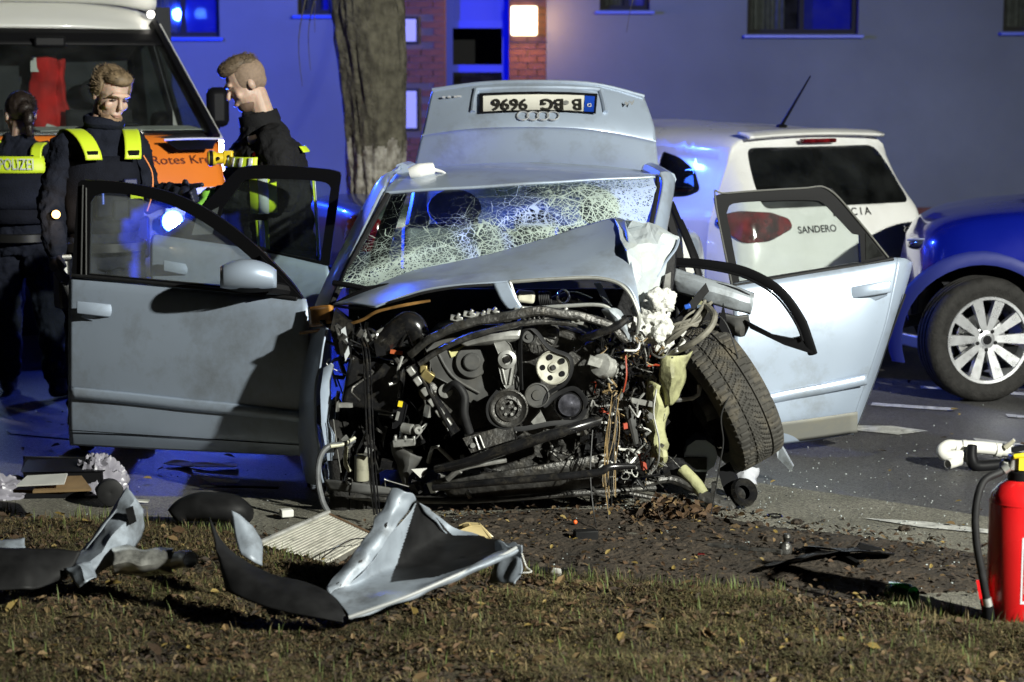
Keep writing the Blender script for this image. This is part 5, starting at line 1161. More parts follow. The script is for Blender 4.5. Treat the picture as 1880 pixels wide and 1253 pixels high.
part("torn_liner", M().surf([WW(r) for r in ([(1192, 700, 7.85), (1208, 705, 7.80), (1226, 715, 7.84)], [(1186, 770, 7.86), (1204, 775, 7.80), (1224, 770, 7.84)], [(1195, 835, 7.86), (1208, 838, 7.82), (1222, 832, 7.86)])], 10, 14, .02, 14), m_yel, smooth=20, solid=.004)
part("torn_liner", M().tube(WW([(1210, 850, 7.84), (1216, 835, 7.80), (1204, 820, 7.82)]), .02, 8).jitter(.012, 30), m_yel)
part("grey_bar", M().prism(WW([(1156, 730, 7.80), (1198, 738, 7.80), (1198, 748, 7.80), (1158, 740, 7.80)]), (0, .01, 0)), m_cast)
part("alternator_case", M().lathe([(.045, -.05), (.05, 0), (.044, .03), (.02, .035), (.001, .035)], W(1108, 672, 7.84), (-.6, -1, .3), 20).box(W(1092, 664, 7.82), (.05, .03, .035), Matrix.Rotation(.3, 3, 'Y')), mat("bright_casting", (.50, .50, .47), .4, metal=.4, var=.3, vscale=25, dirt=((.1, .09, .07), .5, 18)))
part("damper", M().tube(WW([(1150, 735, 7.86), (1160, 775, 7.84), (1168, 815, 7.84)]), [.024, .020, .012], 10), m_cover)
g = M()
for k in range(11):
    x = 1126 + rnd.uniform(-6, 10); g.mat(0 if k < 7 else 1)
    g.tube(WW([(x + 2, 735 + rnd.uniform(-10, 20), 7.80), (x - 4 + rnd.uniform(-8, 8), 800, 7.76), (x - 10 + rnd.uniform(-6, 6), 870, 7.74), (x - 8 + rnd.uniform(-5, 5), 930 + rnd.uniform(-40, 30), 7.72)]), .0018, 5)
g.mat(1).tube(WW([(1088, 790, 7.8), (1084, 870, 7.74), (1090, 940, 7.70), (1098, 985, 7.6)]), .003, 5)
g.mat(2).tube(WW([(1148, 650, 7.82), (1150, 690, 7.79), (1144, 720, 7.80)]), .004, 6)
part("hanging_wires", g, [m_wire, m_wireblk, m_wirered])
part("fuel_line", M().tube(WW([(1360, 655, 8.0), (1352, 700, 7.92), (1325, 760, 7.86), (1328, 810, 7.85), (1322, 850, 7.84), (1308, 930, 7.84), (1296, 985, 7.6)]), .0028, 6).tube(WW([(1290, 560, 8.0), (1330, 590, 7.96), (1350, 640, 7.95), (1360, 680, 7.95)]), .003, 6), m_wireblk)
part("brake_line", M().tube(WW([(1205, 715, 7.78), (1200, 760, 7.76), (1210, 810, 7.76), (1208, 850, 7.77), (1196, 868, 7.78)]), .004, 6), m_cast)
# clutter that nobody could count: clips, brackets, wires in the shadow of the bay
g = M()
for k in range(330):
    px = rnd.uniform(615, 1225); py = rnd.uniform(590, 905); Y = rnd.uniform(7.9, 8.25)
    if 775 < px < 1070 and 595 < py < 790 and Y < 8.0: Y = rnd.uniform(8.0, 8.3)
    p = W(px, py, Y); g.mat(rnd.choice((0, 0, 0, 1, 1, 2)))
    if k % 3: 
        q = [p]; 
        for j in range(3): q.append(q[-1] + Vector((rnd.gauss(0, .045), rnd.gauss(0, .02), rnd.gauss(-.01, .045))))
        g.tube(q, rnd.uniform(.002, .010), 6, seg=9)
    else: g.box(p, (rnd.uniform(.01, .06), rnd.uniform(.01, .04), rnd.uniform(.01, .06)), Matrix.Rotation(rnd.uniform(0, 3), 3, 'Y') @ Matrix.Rotation(rnd.uniform(0, 3), 3, 'X'))
for k in range(300):   # the torn corner is denser and brighter
    px = max(1105, min(1214, rnd.gauss(1160, 34))); py = rnd.uniform(600, 860); Y = rnd.uniform(7.80, 8.0); p = W(px, py, Y); g.mat(rnd.choice((0, 0, 0, 1, 1, 1, 2, 2, 3, 3, 4 if k % 3 == 0 else 1, 5)))
    if k % 4:
        q = [p]
        for j in range(3): q.append(q[-1] + Vector((rnd.gauss(0, .025), rnd.gauss(0, .015), rnd.gauss(-.006, .03))))
        g.tube(q, rnd.uniform(.0012, .006), 5, seg=8)
    else: g.box(p, (rnd.uniform(.006, .035), rnd.uniform(.004, .02), rnd.uniform(.006, .03)), Matrix.Rotation(rnd.uniform(0, 3), 3, 'Y') @ Matrix.Rotation(rnd.uniform(0, 3), 3, 'X'))
tag(part("engine_bay_clutter", g, [m_gloss, m_iron, m_cast, m_wire, m_wirered, m_paper]), kind='stuff')

# ---- torn-off front wheel, leaning against the sill
wcen = W(1328, 727, 8.2); wax = Vector((-.86, -.22, -.46)).normalized()
def tread_tyre(o, ax, r, w, rimr):
    ax = ax.normalized(); u = (Vector((0, 0, 1)) - ax * ax.z).normalized(); v = ax.cross(u); rows = []; n = 300
    cross = [(-.5, rimr + .012), (-.52, rimr + .05), (-.51, r - .05), (-.48, r - .02)] + [(-.44 + .88 * i / 40, r) for i in range(41)] + [(.48, r - .02), (.51, r - .05), (.52, rimr + .05), (.5, rimr + .012)]
    for a, rr in cross:
        row = []
        for k in range(n):
            th = 2 * math.pi * k / n; d = 0
            if abs(a) <= .441:
                if .175 < abs(a) < .192 : d = .007
                ph = (th * 34 / (2 * math.pi) * 2 + abs(a + .02) * 5.2 + (.5 if a > 0 else 0)) % 1
                if abs(a) < .17 and ph < .22 and ((k // 3) % 3 or True): d = max(d, .007)
                ph2 = (th * 62 / (2 * math.pi) + abs(a) * 1.0) % 1
                if abs(a) > .21 and ph2 < .26: d = max(d, .005 if abs(a) < .38 else .007)
                d += .006 * (abs(a) / .44) ** 6
            row.append(o + ax * (a * w) + (u * math.cos(th) + v * math.sin(th)) * (rr - d))
        rows.append(row)
    return M().grid(rows, True)
fw_ = part("front_wheel", tread_tyre(wcen, wax, .315, .215, .2), mat("tyre_muddy", (.045, .042, .036), .8, var=.3, vscale=14, dirt=((.16, .13, .08), .55, 7)), smooth=25)
part("rim", M().lathe([(.205, -.10), (.19, -.08), (.185, .06), (.2, .10), (.19, .08), (.10, .03), (.06, .05), (.001, .05)], wcen, wax, 36), m_iron, fw_)
part("brake_hub", M().lathe([(.001, .12), (.06, .12), (.07, .05), (.14, .05), (.14, .03), (.05, .02)], wcen, wax, 24), m_iron, fw_)
# knuckle and strut lying under the wheel
part("strut_tube", M().tube(WW([(1252, 862, 8.12), (1275, 885, 8.08), (1292, 908, 8.05)]), .026, 12), m_yel)
part("steering_knuckle", M().tube(WW([(1286, 912, 8.05), (1312, 922, 8.03), (1330, 930, 8.03)]), [.03, .035, .028], 10).box(W(1330, 925, 8.02), (.05, .05, .04)).box(W(1310, 900, 8.04), (.02, .03, .06)).tube(WW([(1335, 915, 8.02), (1345, 936, 8.0)]), .014).jitter(.008, 30), m_iron)
part("wheel_hub_cup", M().lathe([(.001, .0), (.05, .005), (.062, .03), (.055, .05), (.03, .03)], W(1358, 908, 8.06), (.35, -.6, .35), 24), m_gloss)
part("dust_shield", M().prism(WW([(1318, 862, 8.1), (1336, 850, 8.1), (1352, 880, 8.08), (1356, 930, 8.05), (1340, 925, 8.05), (1325, 890, 8.08)]), (.01, .02, 0)), m_trimblk)
part("control_arm", M().tube(WW([(1180, 890, 8.05), (1230, 880, 8.1), (1290, 905, 8.06)]), .018, 8).tube(WW([(1130, 900, 8.0), (1200, 915, 8.0), (1260, 922, 8.0)]), .010, 8), m_iron)
part("rear_arch_liner", M().surf([WW(r) for r in ([(1240, 560, 8.3), (1300, 600, 8.4), (1330, 700, 8.45)], [(1230, 720, 8.3), (1280, 760, 8.4), (1310, 800, 8.45)], [(1225, 880, 8.3), (1260, 890, 8.35), (1290, 890, 8.4)])], 12, 14), m_trimblk, solid=.01)
part("broken_sill", M().prism(WW([(1424, 822, 8.6), (1432, 815, 8.6), (1456, 858, 8.55), (1452, 866, 8.55), (1428, 842, 8.6)]), (.01, .04, 0)), silver_dirty)

# ---- doors
def door_surface(name, cols, bulge, Yh, Ye, mat_, par, seg=(30, 26)):
    """cols: (px, [py ...]) from hinge to free edge; skin bulges towards the outside"""
    n = len(cols); rows = []
    for k in range(len(cols[0][1])):
        r = []
        for i, (px, ys) in enumerate(cols):
            x = px[k] if isinstance(px, (list, tuple)) else px
            t = i / (n - 1); r.append(W(x, ys[k], Yh + (Ye - Yh) * t - bulge[k]))
        rows.append(r)
    return part(name, M().surf(rows, *seg), mat_, par, solid=.012)
def frame_part(name, outer, inner, Yf_, m, par, thick=.035, dens=0):
    return part(name, M().prism([W(x, y, Yf_(x)) for x, y in outer], (0, thick, 0), [[W(x, y, Yf_(x)) for x, y in inner]]), m, par, bevel=.004)
def smooth2(l, n):
    return [(p.x, p.y) for p in spline([Vector((a, b, 0)) for a, b in l], n)]
# front door on the pavement side (picture left)
YL = lambda x: 8.25 + (570 - x) / 445 * .5
fd = door_surface("front_door", [((562, 564, 566, 566, 564, 560), (549, 570, 640, 765, 815, 838)), ((450, 450, 450, 450, 450, 450), (537, 558, 640, 752, 808, 833)), ((340, 340, 340, 340, 340, 340), (527, 548, 640, 741, 800, 828)), ((230, 229, 229, 229, 229, 230), (517, 539, 638, 729, 792, 823)), ((129, 126, 125, 125, 126, 128), (507, 530, 635, 718, 786, 818))], (0, .045, .07, .055, .04, .0), 8.25, 8.75, silver, car)
part("door_inner", M().prism([W(x, y, YL(x) + .05) for x, y in ((560, 560), (132, 515), (130, 812), (556, 832))], (0, .03, 0)), m_inside, fd)
outer = [(131, 509), (143, 336)] + smooth2([(150, 331), (200, 333), (262, 341), (330, 360), (400, 397), (470, 452), (530, 512), (558, 550)], 26)
inner = [(164, 503), (166, 372), (174, 360)] + smooth2([(184, 356), (210, 355), (262, 362), (325, 382), (392, 420), (450, 465), (492, 507), (515, 535)], 20)
frame_part("window_frame", outer, inner, lambda x: YL(x) - .004, m_trimblk, fd)
part("frame_seal", M().tube([W(x, y, YL(x) - .012) for x, y in ((158, 505), (158, 345))], .004).tube([W(x, y, YL(x) - .012) for x, y in ((149, 505), (152, 340))], .004), mat("seal_grey", (.06, .06, .06), .35), fd)
part("belt_seal", M().tube([W(x, y, YL(x) - .03) for x, y in ((132, 506), (230, 515), (340, 526), (450, 537), (545, 549))], .008, 8), m_rubber, fd)
part("pane", M().prism([W(x, y, YL(x) + .012) for x, y in inner], (0, .004, 0)), glass_mat("dusty_glass", (.92, .95, .95), .13), fd)
part("mirror_sail", M().prism([W(x, y, YL(x) - .02) for x, y in ((478, 470), (556, 549), (492, 541))], (0, .02, 0)), m_trimblk, fd)
# mirror
g = M(); c = W(457, 506, 8.24)
prof = []
for i in range(15):
    t = i / 14; px = 404 + 104 * t; top = 506 - 30 * math.sin(math.pi * min(1, .10 + t * .86)) ** .55 ; bot = 520 + 14 * math.sin(math.pi * (.15 + .7 * t)) ** .6
    dp = .075 * math.sin(math.pi * (.08 + .84 * t)) ** .6 + .01
    row = []
    for j in range(17):
        a = math.pi * j / 16; yy = (top + bot) / 2 - (bot - top) / 2 * math.cos(a); row.append(W(px, yy, 8.22 - dp * math.sin(a)))
    prof.append(row)
mir = part("mirror", M().grid(prof), silver, fd, solid=.01)
part("mirror_base", M().surf([WW(r) for r in ([(408, 524, 8.2), (455, 530, 8.17), (502, 526, 8.2)], [(415, 532, 8.22), (455, 538, 8.2), (500, 535, 8.22)])], 10, 5).tube(WW([(490, 528, 8.24), (520, 532, 8.28), (535, 536, 8.3)]), [.03, .022], 8), m_trimblk, mir)
part("mirror_glass", M().prism(WW([(410, 510, 8.235), (430, 484, 8.235), (480, 480, 8.235), (500, 505, 8.235), (498, 528, 8.235), (420, 528, 8.235)]), (0, .004, 0)), m_chrome, mir)
def handle(par, pts, Y, w):
    a, b = pts
    h = part("handle", M().surf([[W(a[0] + (b[0] - a[0]) * t, a[1] + (b[1] - a[1]) * t + dy, Y - .028 * math.sin(math.pi * (.12 + .76 * t)) * (1 - .3 * abs(q - 1))) for t in (0, .1, .35, .65, .9, 1)] for q, dy in ((0, -w), (.6, -w * .6), (1, 0), (1.6, w * .5))], 18, 8), silver, par, solid=.01)
    part("handle_cup", M().surf([[W(a[0] + (b[0] - a[0]) * (.08 + .84 * t), a[1] + (b[1] - a[1]) * t + w * .3 + q * w * 1.1 * math.sin(math.pi * (.1 + .8 * t)) ** .5, Y + .012 - .016 * (1 - q)) for t in (0, .25, .5, .75, 1)] for q in (0, .5, 1)], 14, 6), silver, h, solid=.004)
    part("handle_shadow_gap", M().tube([W(a[0] + (b[0] - a[0]) * t, a[1] + (b[1] - a[1]) * t + w * .55, Y - .006) for t in (.06, .5, .94)], .004, 6), m_trimblk, h)
    return h
handle(fd, ((143, 568), (220, 576)), 8.625, 14)
part("moulding", M().surf([[W(x, y0 + dy, YL(x) - .066 - b) for x, y0 in ((128, 712), (230, 722), (340, 734), (450, 745), (556, 758))] for dy, b in ((0, 0), (4, .014), (13, .014), (18, 0))], 24, 8), silver, fd, solid=.006)
part("lower_trim_seam", M().tube([W(x, y0, YL(x) - .05) for x, y0 in ((128, 790), (340, 804), (556, 818))], .002, 5), m_trimblk, fd)
# rear door behind it
YR = lambda x: 9.2 + (610 - x) / 335 * .4
rd = door_surface("rear_door", [((602, 604, 606, 606, 600), (489, 510, 600, 700, 775)), ((520, 520, 520, 520, 520), (470, 492, 590, 690, 765)), ((430, 430, 430, 430, 440), (452, 474, 580, 680, 755)), ((350, 345, 345, 350, 380), (440, 462, 560, 660, 745)), ((282, 276, 279, 300, 340), (430, 450, 540, 640, 735))], (0, .04, .06, .05, 0), 9.2, 9.6, silver, car)
part("door_inner", M().prism([W(x, y, YR(x) + .05) for x, y in ((598, 495), (290, 440), (350, 730), (595, 765))], (0, .03, 0)), m_inside, rd)
outer = [(300, 432), (368, 382), (428, 318)] + smooth2([(440, 308), (470, 304), (540, 306), (600, 311), (624, 317)], 14) + [(626, 323), (604, 488)]
inner = [(398, 424), (408, 384)] + smooth2([(442, 338), (456, 330), (500, 329), (560, 331), (598, 336), (607, 346)], 16) + [(588, 480), (500, 462)]
frame_part("window_frame", outer, inner, lambda x: YR(x) - .004, m_trimblk, rd)
part("pane", M().prism([W(x, y, YR(x) + .012) for x, y in inner], (0, .004, 0)), glass_mat("rear_door_glass", (.85, .90, .88), .012), rd)
part("quarter_pane", M().prism([W(x, y, YR(x) - .007) for x, y in ((352, 432), (360, 402), (402, 380), (390, 430))], (0, .002, 0)), glass_mat("quarter_glass", (.6, .66, .66), .25), rd)
handle(rd, ((302, 491), (372, 504)), 9.485, 12)
# rear door on the road side (picture right)
YG = lambda x: 9.15 + (x - 1345) / 320 * .2
gd = door_surface("rear_door", [((1346, 1346, 1348, 1352, 1354, 1358), (524, 545, 640, 735, 790, 822)), ((1430, 1430, 1430, 1430, 1430, 1430), (511, 533, 628, 722, 775, 814)), ((1510, 1510, 1508, 1500, 1490, 1480), (498, 520, 616, 708, 766, 808)), ((1590, 1590, 1580, 1556, 1538, 1520), (486, 506, 602, 696, 757, 802)), ((1644, 1645, 1624, 1592, 1570, 1556), (477, 492, 592, 688, 750, 796))], (0, .04, .065, .05, .03, -.02), 9.15, 9.35, silver, car)
part("door_edge", M().surf([WW(r) for r in ([(1644, 476, 9.35), (1660, 476, 9.37), (1672, 482, 9.42)], [(1645, 492, 9.31), (1660, 500, 9.35), (1668, 505, 9.42)], [(1624, 592, 9.285), (1632, 596, 9.33), (1638, 600, 9.40)], [(1592, 688, 9.30), (1600, 690, 9.34), (1606, 694, 9.42)], [(1556, 796, 9.37), (1562, 797, 9.39), (1566, 798, 9.44)])], 8, 26), silver, gd, solid=.008)
part("door_inner", M().prism([W(x, y, YG(x) + .06) for x, y in ((1350, 530), (1650, 490), (1560, 790), (1362, 815))], (0, .03, 0)), m_inside, gd)
outer = [(1343, 528), (1311, 366), (1316, 360)] + smooth2([(1335, 354), (1400, 349), (1470, 345), (1520, 346), (1534, 353), (1580, 408), (1632, 474)], 20)
inner = [(1358, 518), (1334, 392)] + smooth2([(1338, 380), (1352, 373), (1420, 369), (1490, 368), (1512, 374), (1536, 398), (1566, 430)], 16) + [(1578, 432), (1581, 482)]
frame_part("window_frame", outer, inner, lambda x: YG(x) - .004, m_trimblk, gd)
part("frame_trim", M().tube([W(x, y, YG(x) - .01) for x, y in ((1344, 524), (1313, 364), (1335, 355), (1470, 346), (1522, 348), (1580, 410), (1631, 473))], .0045, 6), mat("frame_shine", (.30, .30, .28), .25, metal=.6), gd)
part("pane", M().prism([W(x, y, YG(x) + .012) for x, y in inner], (0, .004, 0)), glass_mat("clear_door_glass", (.90, .94, .92), .035), gd)
part("quarter_pane", M().prism([W(x, y, YG(x) - .008) for x, y in ((1589, 428), (1622, 470), (1590, 477))], (0, .003, 0)), glass_mat("quarter_dark", (.35, .33, .28), .08), gd)
part("belt_seal", M().tube([W(x, y, YG(x) - .02) for x, y in ((1344, 526), (1430, 511), (1510, 498), (1590, 486), (1640, 476))], .009, 8), m_rubber, gd)
handle(gd, ((1562, 541), (1634, 530)), 9.24, 13)
part("moulding", M().surf([[W(x, y0 + dy, YG(x) - .06 - b) for x, y0 in ((1395, 728), (1440, 718), (1500, 707), (1550, 697), (1591, 688))] for dy, b in ((0, 0), (4, .014), (12, .014), (17, 0))], 20, 8), silver, gd, solid=.006)
part("lower_trim", M().surf([[W(x, y0 + dy, YG(x) - .058 + dy * .002) for x, y0 in ((1362, 783), (1430, 776), (1500, 767), (1574, 756))] for dy in (0, 18, 38)], 12, 6), mat("lower_trim_grey", (.22, .22, .20), .6, dirt=((.3, .28, .2), .5, 8)), gd, solid=.004)
part("arch_seal", M().tube(WW([(1662, 540, 9.36), (1640, 600, 9.37), (1604, 700, 9.40), (1566, 800, 9.42)]), .006, 6), m_rubber, gd)
# wrecked front door on the road side: bare window frame, beam, torn skin
wf = part("torn_door_frame", M().tube(WW([(1236, 482, 8.30), (1300, 486, 8.24), (1370, 500, 8.18), (1430, 534, 8.12), (1468, 584, 8.10), (1484, 625, 8.10), (1492, 650, 8.12)]), .012, 8, flat=1.7).tube(WW([(1238, 488, 8.28), (1300, 494, 8.23), (1368, 510, 8.17), (1424, 544, 8.11), (1460, 592, 8.09), (1474, 626, 8.09)]), .005, 8), m_trimblk)
part("frame_foot", M().prism(WW([(1368, 588, 8.18), (1420, 615, 8.14), (1455, 622, 8.12), (1474, 618, 8.10), (1482, 590, 8.10), (1493, 651, 8.10), (1440, 634, 8.12), (1378, 604, 8.18)]), (0, .03, 0)), m_trimblk, wf)
part("door_beam", M().surf([WW(r) for r in ([(1236, 500, 8.28), (1300, 520, 8.22), (1350, 534, 8.2), (1381, 545, 8.2)], [(1236, 508, 8.24), (1300, 530, 8.18), (1350, 545, 8.16), (1383, 554, 8.16)], [(1240, 530, 8.26), (1300, 552, 8.2), (1350, 566, 8.18), (1376, 572, 8.2)])], 16, 8, .006, 14), silver_dirty, wf, solid=.02)
part("beam_trim", M().tube(WW([(1236, 498, 8.27), (1300, 518, 8.2), (1350, 532, 8.17), (1382, 548, 8.16)]), .008, 8), m_trimblk, wf)
part("beam_bracket", M().surf([WW(r) for r in ([(1322, 575, 8.22), (1350, 578, 8.2), (1372, 580, 8.2)], [(1335, 596, 8.24), (1355, 598, 8.2), (1374, 594, 8.22)], [(1340, 612, 8.26), (1356, 616, 8.22), (1366, 612, 8.24)])], 8, 8, .012, 24), m_cover, wf, solid=.01)
part("black_shard", M().prism(WW([(1320, 600, 8.05), (1328, 556, 8.05), (1338, 610, 8.05), (1332, 622, 8.05)]), (0, .01, 0)), m_trimblk, wf)
part("tape_flap", M().prism(WW([(1262, 560, 8.02), (1296, 520, 8.02), (1302, 535, 8.02), (1275, 568, 8.02), (1240, 585, 8.02)]), (0, .008, 0)), m_rubber, wf)
part("pillar_trim", M().tube(WW([(1232, 372, 8.9), (1250, 415, 8.8), (1272, 470, 8.7), (1286, 520, 8.65)]), .016, 8, flat=.6).tube(WW([(1250, 405, 8.84), (1266, 440, 8.78), (1282, 480, 8.72)]), .010, 6), m_trimblk)
part("belt_webbing", M().prism(WW([(1243, 420, 8.85), (1252, 418, 8.85), (1276, 500, 8.8), (1262, 508, 8.8)]), (0, .004, 0)), m_paper)
part("inner_panel", M().prism(WW([(1240, 500, 8.5), (1290, 520, 8.5), (1300, 560, 8.5), (1248, 560, 8.5)]), (0, .01, 0)), m_yel)

# ---- boot lid, swung right up
lid = part("boot_lid", M().surf([WW(r) for r in (
    [(750, 350, 10.62), (860, 345, 10.55), (985, 343, 10.53), (1100, 345, 10.55), (1212, 352, 10.62)],
    [(762, 300, 10.56), (866, 292, 10.47), (986, 290, 10.45), (1100, 293, 10.47), (1209, 310, 10.56)],
    [(772, 256, 10.52), (872, 243, 10.42), (988, 240, 10.40), (1098, 246, 10.42), (1205, 268, 10.52)],
    [(775, 246, 10.51), (873, 233, 10.41), (988, 230, 10.39), (1098, 236, 10.41), (1204, 257, 10.51)],
    [(781, 222, 10.55), (880, 205, 10.47), (990, 201, 10.45), (1095, 206, 10.47), (1200, 228, 10.55)],
    [(792, 170, 10.66), (884, 158, 10.60), (990, 155, 10.58), (1092, 160, 10.60), (1184, 182, 10.66)],
    [(800, 163, 10.70), (886, 153, 10.66), (990, 151, 10.64), (1090, 155, 10.66), (1178, 176, 10.70)])], 44, 46, .003, 4), silver, solid=.03)
UPL = (W(988, 172, 10.6) - W(988, 207, 10.5)).normalized(); RTL = Vector((1, 0, 0))
def onlid(px, py, off=.012):
    t = (py - 158) / (205 - 158); sag = ((px - 988) / 110) ** 2 * .02
    return W(px, py, 10.59 - .125 * t + sag - off)
rec = part("plate_recess", M().tube([onlid(*q) for q in ((868, 206), (874, 170), (886, 164), (990, 161), (1092, 164), (1104, 172), (1112, 206))], .014, 8), silver, lid)
def tiltq(a, b, c, d, off, m, name, par):
    return part(name, M().prism([onlid(*p, off) for p in (a, b, c, d)], (0, .006, .002)), m, par)
pb = part("licence_plate", M().prism([onlid(x, y, .040) for x, y in ((880, 172), (935, 170), (990, 169), (1045, 170), (1097, 173), (1094, 209), (1045, 206), (990, 205), (935, 206), (881, 208))], (0, .006, .002)), m_trimblk, lid)
part("plate_face", M().prism([onlid(x, y, .048) for x, y in ((887, 177), (935, 175), (990, 174), (1045, 175), (1073, 176), (1071, 205), (1045, 203), (990, 202), (935, 203), (887, 205))], (0, .005, .002)), m_plate, pb)
part("plate_band", M().prism([onlid(x, y, .048) for x, y in ((1074, 176.5), (1092, 178), (1090, 206), (1072, 205))], (0, .005, .002)), m_plateblue, pb)
for body, x in (("B", 1060), ("BG", 1014), ("9696", 936)):
    text("plate_number", body, m_blackink, pb, onlid(x, 191, .057), (-1, 0, 0), -UPL, .112, bold=.0022, sx=.84 if len(body) == 4 else .86)
text("plate_country", "D", m_plate, pb, onlid(1082, 193, .057), (-1, 0, 0), -UPL, .035)
part("plate_seal", M().lathe([(.016, 0), (.016, .002), (.001, .002)], onlid(1039, 189, .052), -UPL.cross(RTL) if UPL.cross(RTL).y > 0 else UPL.cross(RTL), 14), m_cast, pb)
m_emb = mat("emblem_chrome", (.62, .63, .64), .3, metal=.5)
g = M(); ax = UPL.cross(RTL); ax = ax if ax.y < 0 else -ax
for k in range(4): g.lathe([(.030 + .0042 * math.cos(t), .0042 * math.sin(t)) for t in [2 * math.pi * i / 8 for i in range(9)]], onlid(960 + k * 18.5, 213, .035), ax, 24)
part("ring_emblem", g, m_emb, lid)
text("model_lettering", "A4", m_emb, lid, onlid(1156, 189, .02), (-1, 0, -.12), -UPL, .045, bold=.001)
g = M()
for x in (815, 825, 836, 843): g.box(onlid(x, 178 + (x - 830) * -.05, .0), (.016 if x < 840 else .024, .006, .01))
part("engine_badge", g, m_emb, lid)
part("lid_lip", M().tube(WW([(794, 166, 10.67), (886, 154, 10.62), (990, 151, 10.6), (1092, 156, 10.62), (1182, 178, 10.67)]), .012, 8), silver, lid)
for sx in (-1, 1): part("lid_hinge", M().tube([A(sx * .55, 2.2, .9), A(sx * .56, 2.35, 1.05), A(sx * .55, 2.38, 1.2)], .012), m_trimblk, lid)
# ================================================================== people
m_skin = mat("skin", (.52, .36, .28), .5, var=.12, vscale=18, bump=.1, bscale=90); m_skin2 = mat("skin_tan", (.48, .33, .25), .5, var=.12, vscale=18, bump=.1, bscale=90)
for _m in (m_skin, m_skin2): _m.node_tree.nodes["Principled BSDF"].inputs["Subsurface Weight"].default_value = .25; _m.node_tree.nodes["Principled BSDF"].inputs["Subsurface Scale"].default_value = .02
m_navy = mat("uniform_navy", (.013, .015, .024), .85, spec=.08, var=.25, vscale=9, bump=.3, bscale=120)
m_vest = mat("vest_navy", (.010, .011, .017), .8, spec=.08, var=.2, vscale=20, bump=.3, bscale=150)
m_turnout = mat("turnout_black", (.015, .015, .016), .85, spec=.08, var=.25, vscale=8, bump=.35, bscale=120)
m_hiviz = mat("hiviz_yellow", (.62, .78, .03), .5, emit=(.6, .8, .05), estr=0.0)
m_retro = mat("reflective_silver", (.72, .74, .74), .3, metal=.2)
m_boot = mat("boot_black", (.012, .012, .012), .35)
m_glove = mat("glove_blue_black", (.015, .018, .04), .6)
m_greenglove = mat("glove_green", (.22, .55, .06), .7, var=.2, vscale=30)

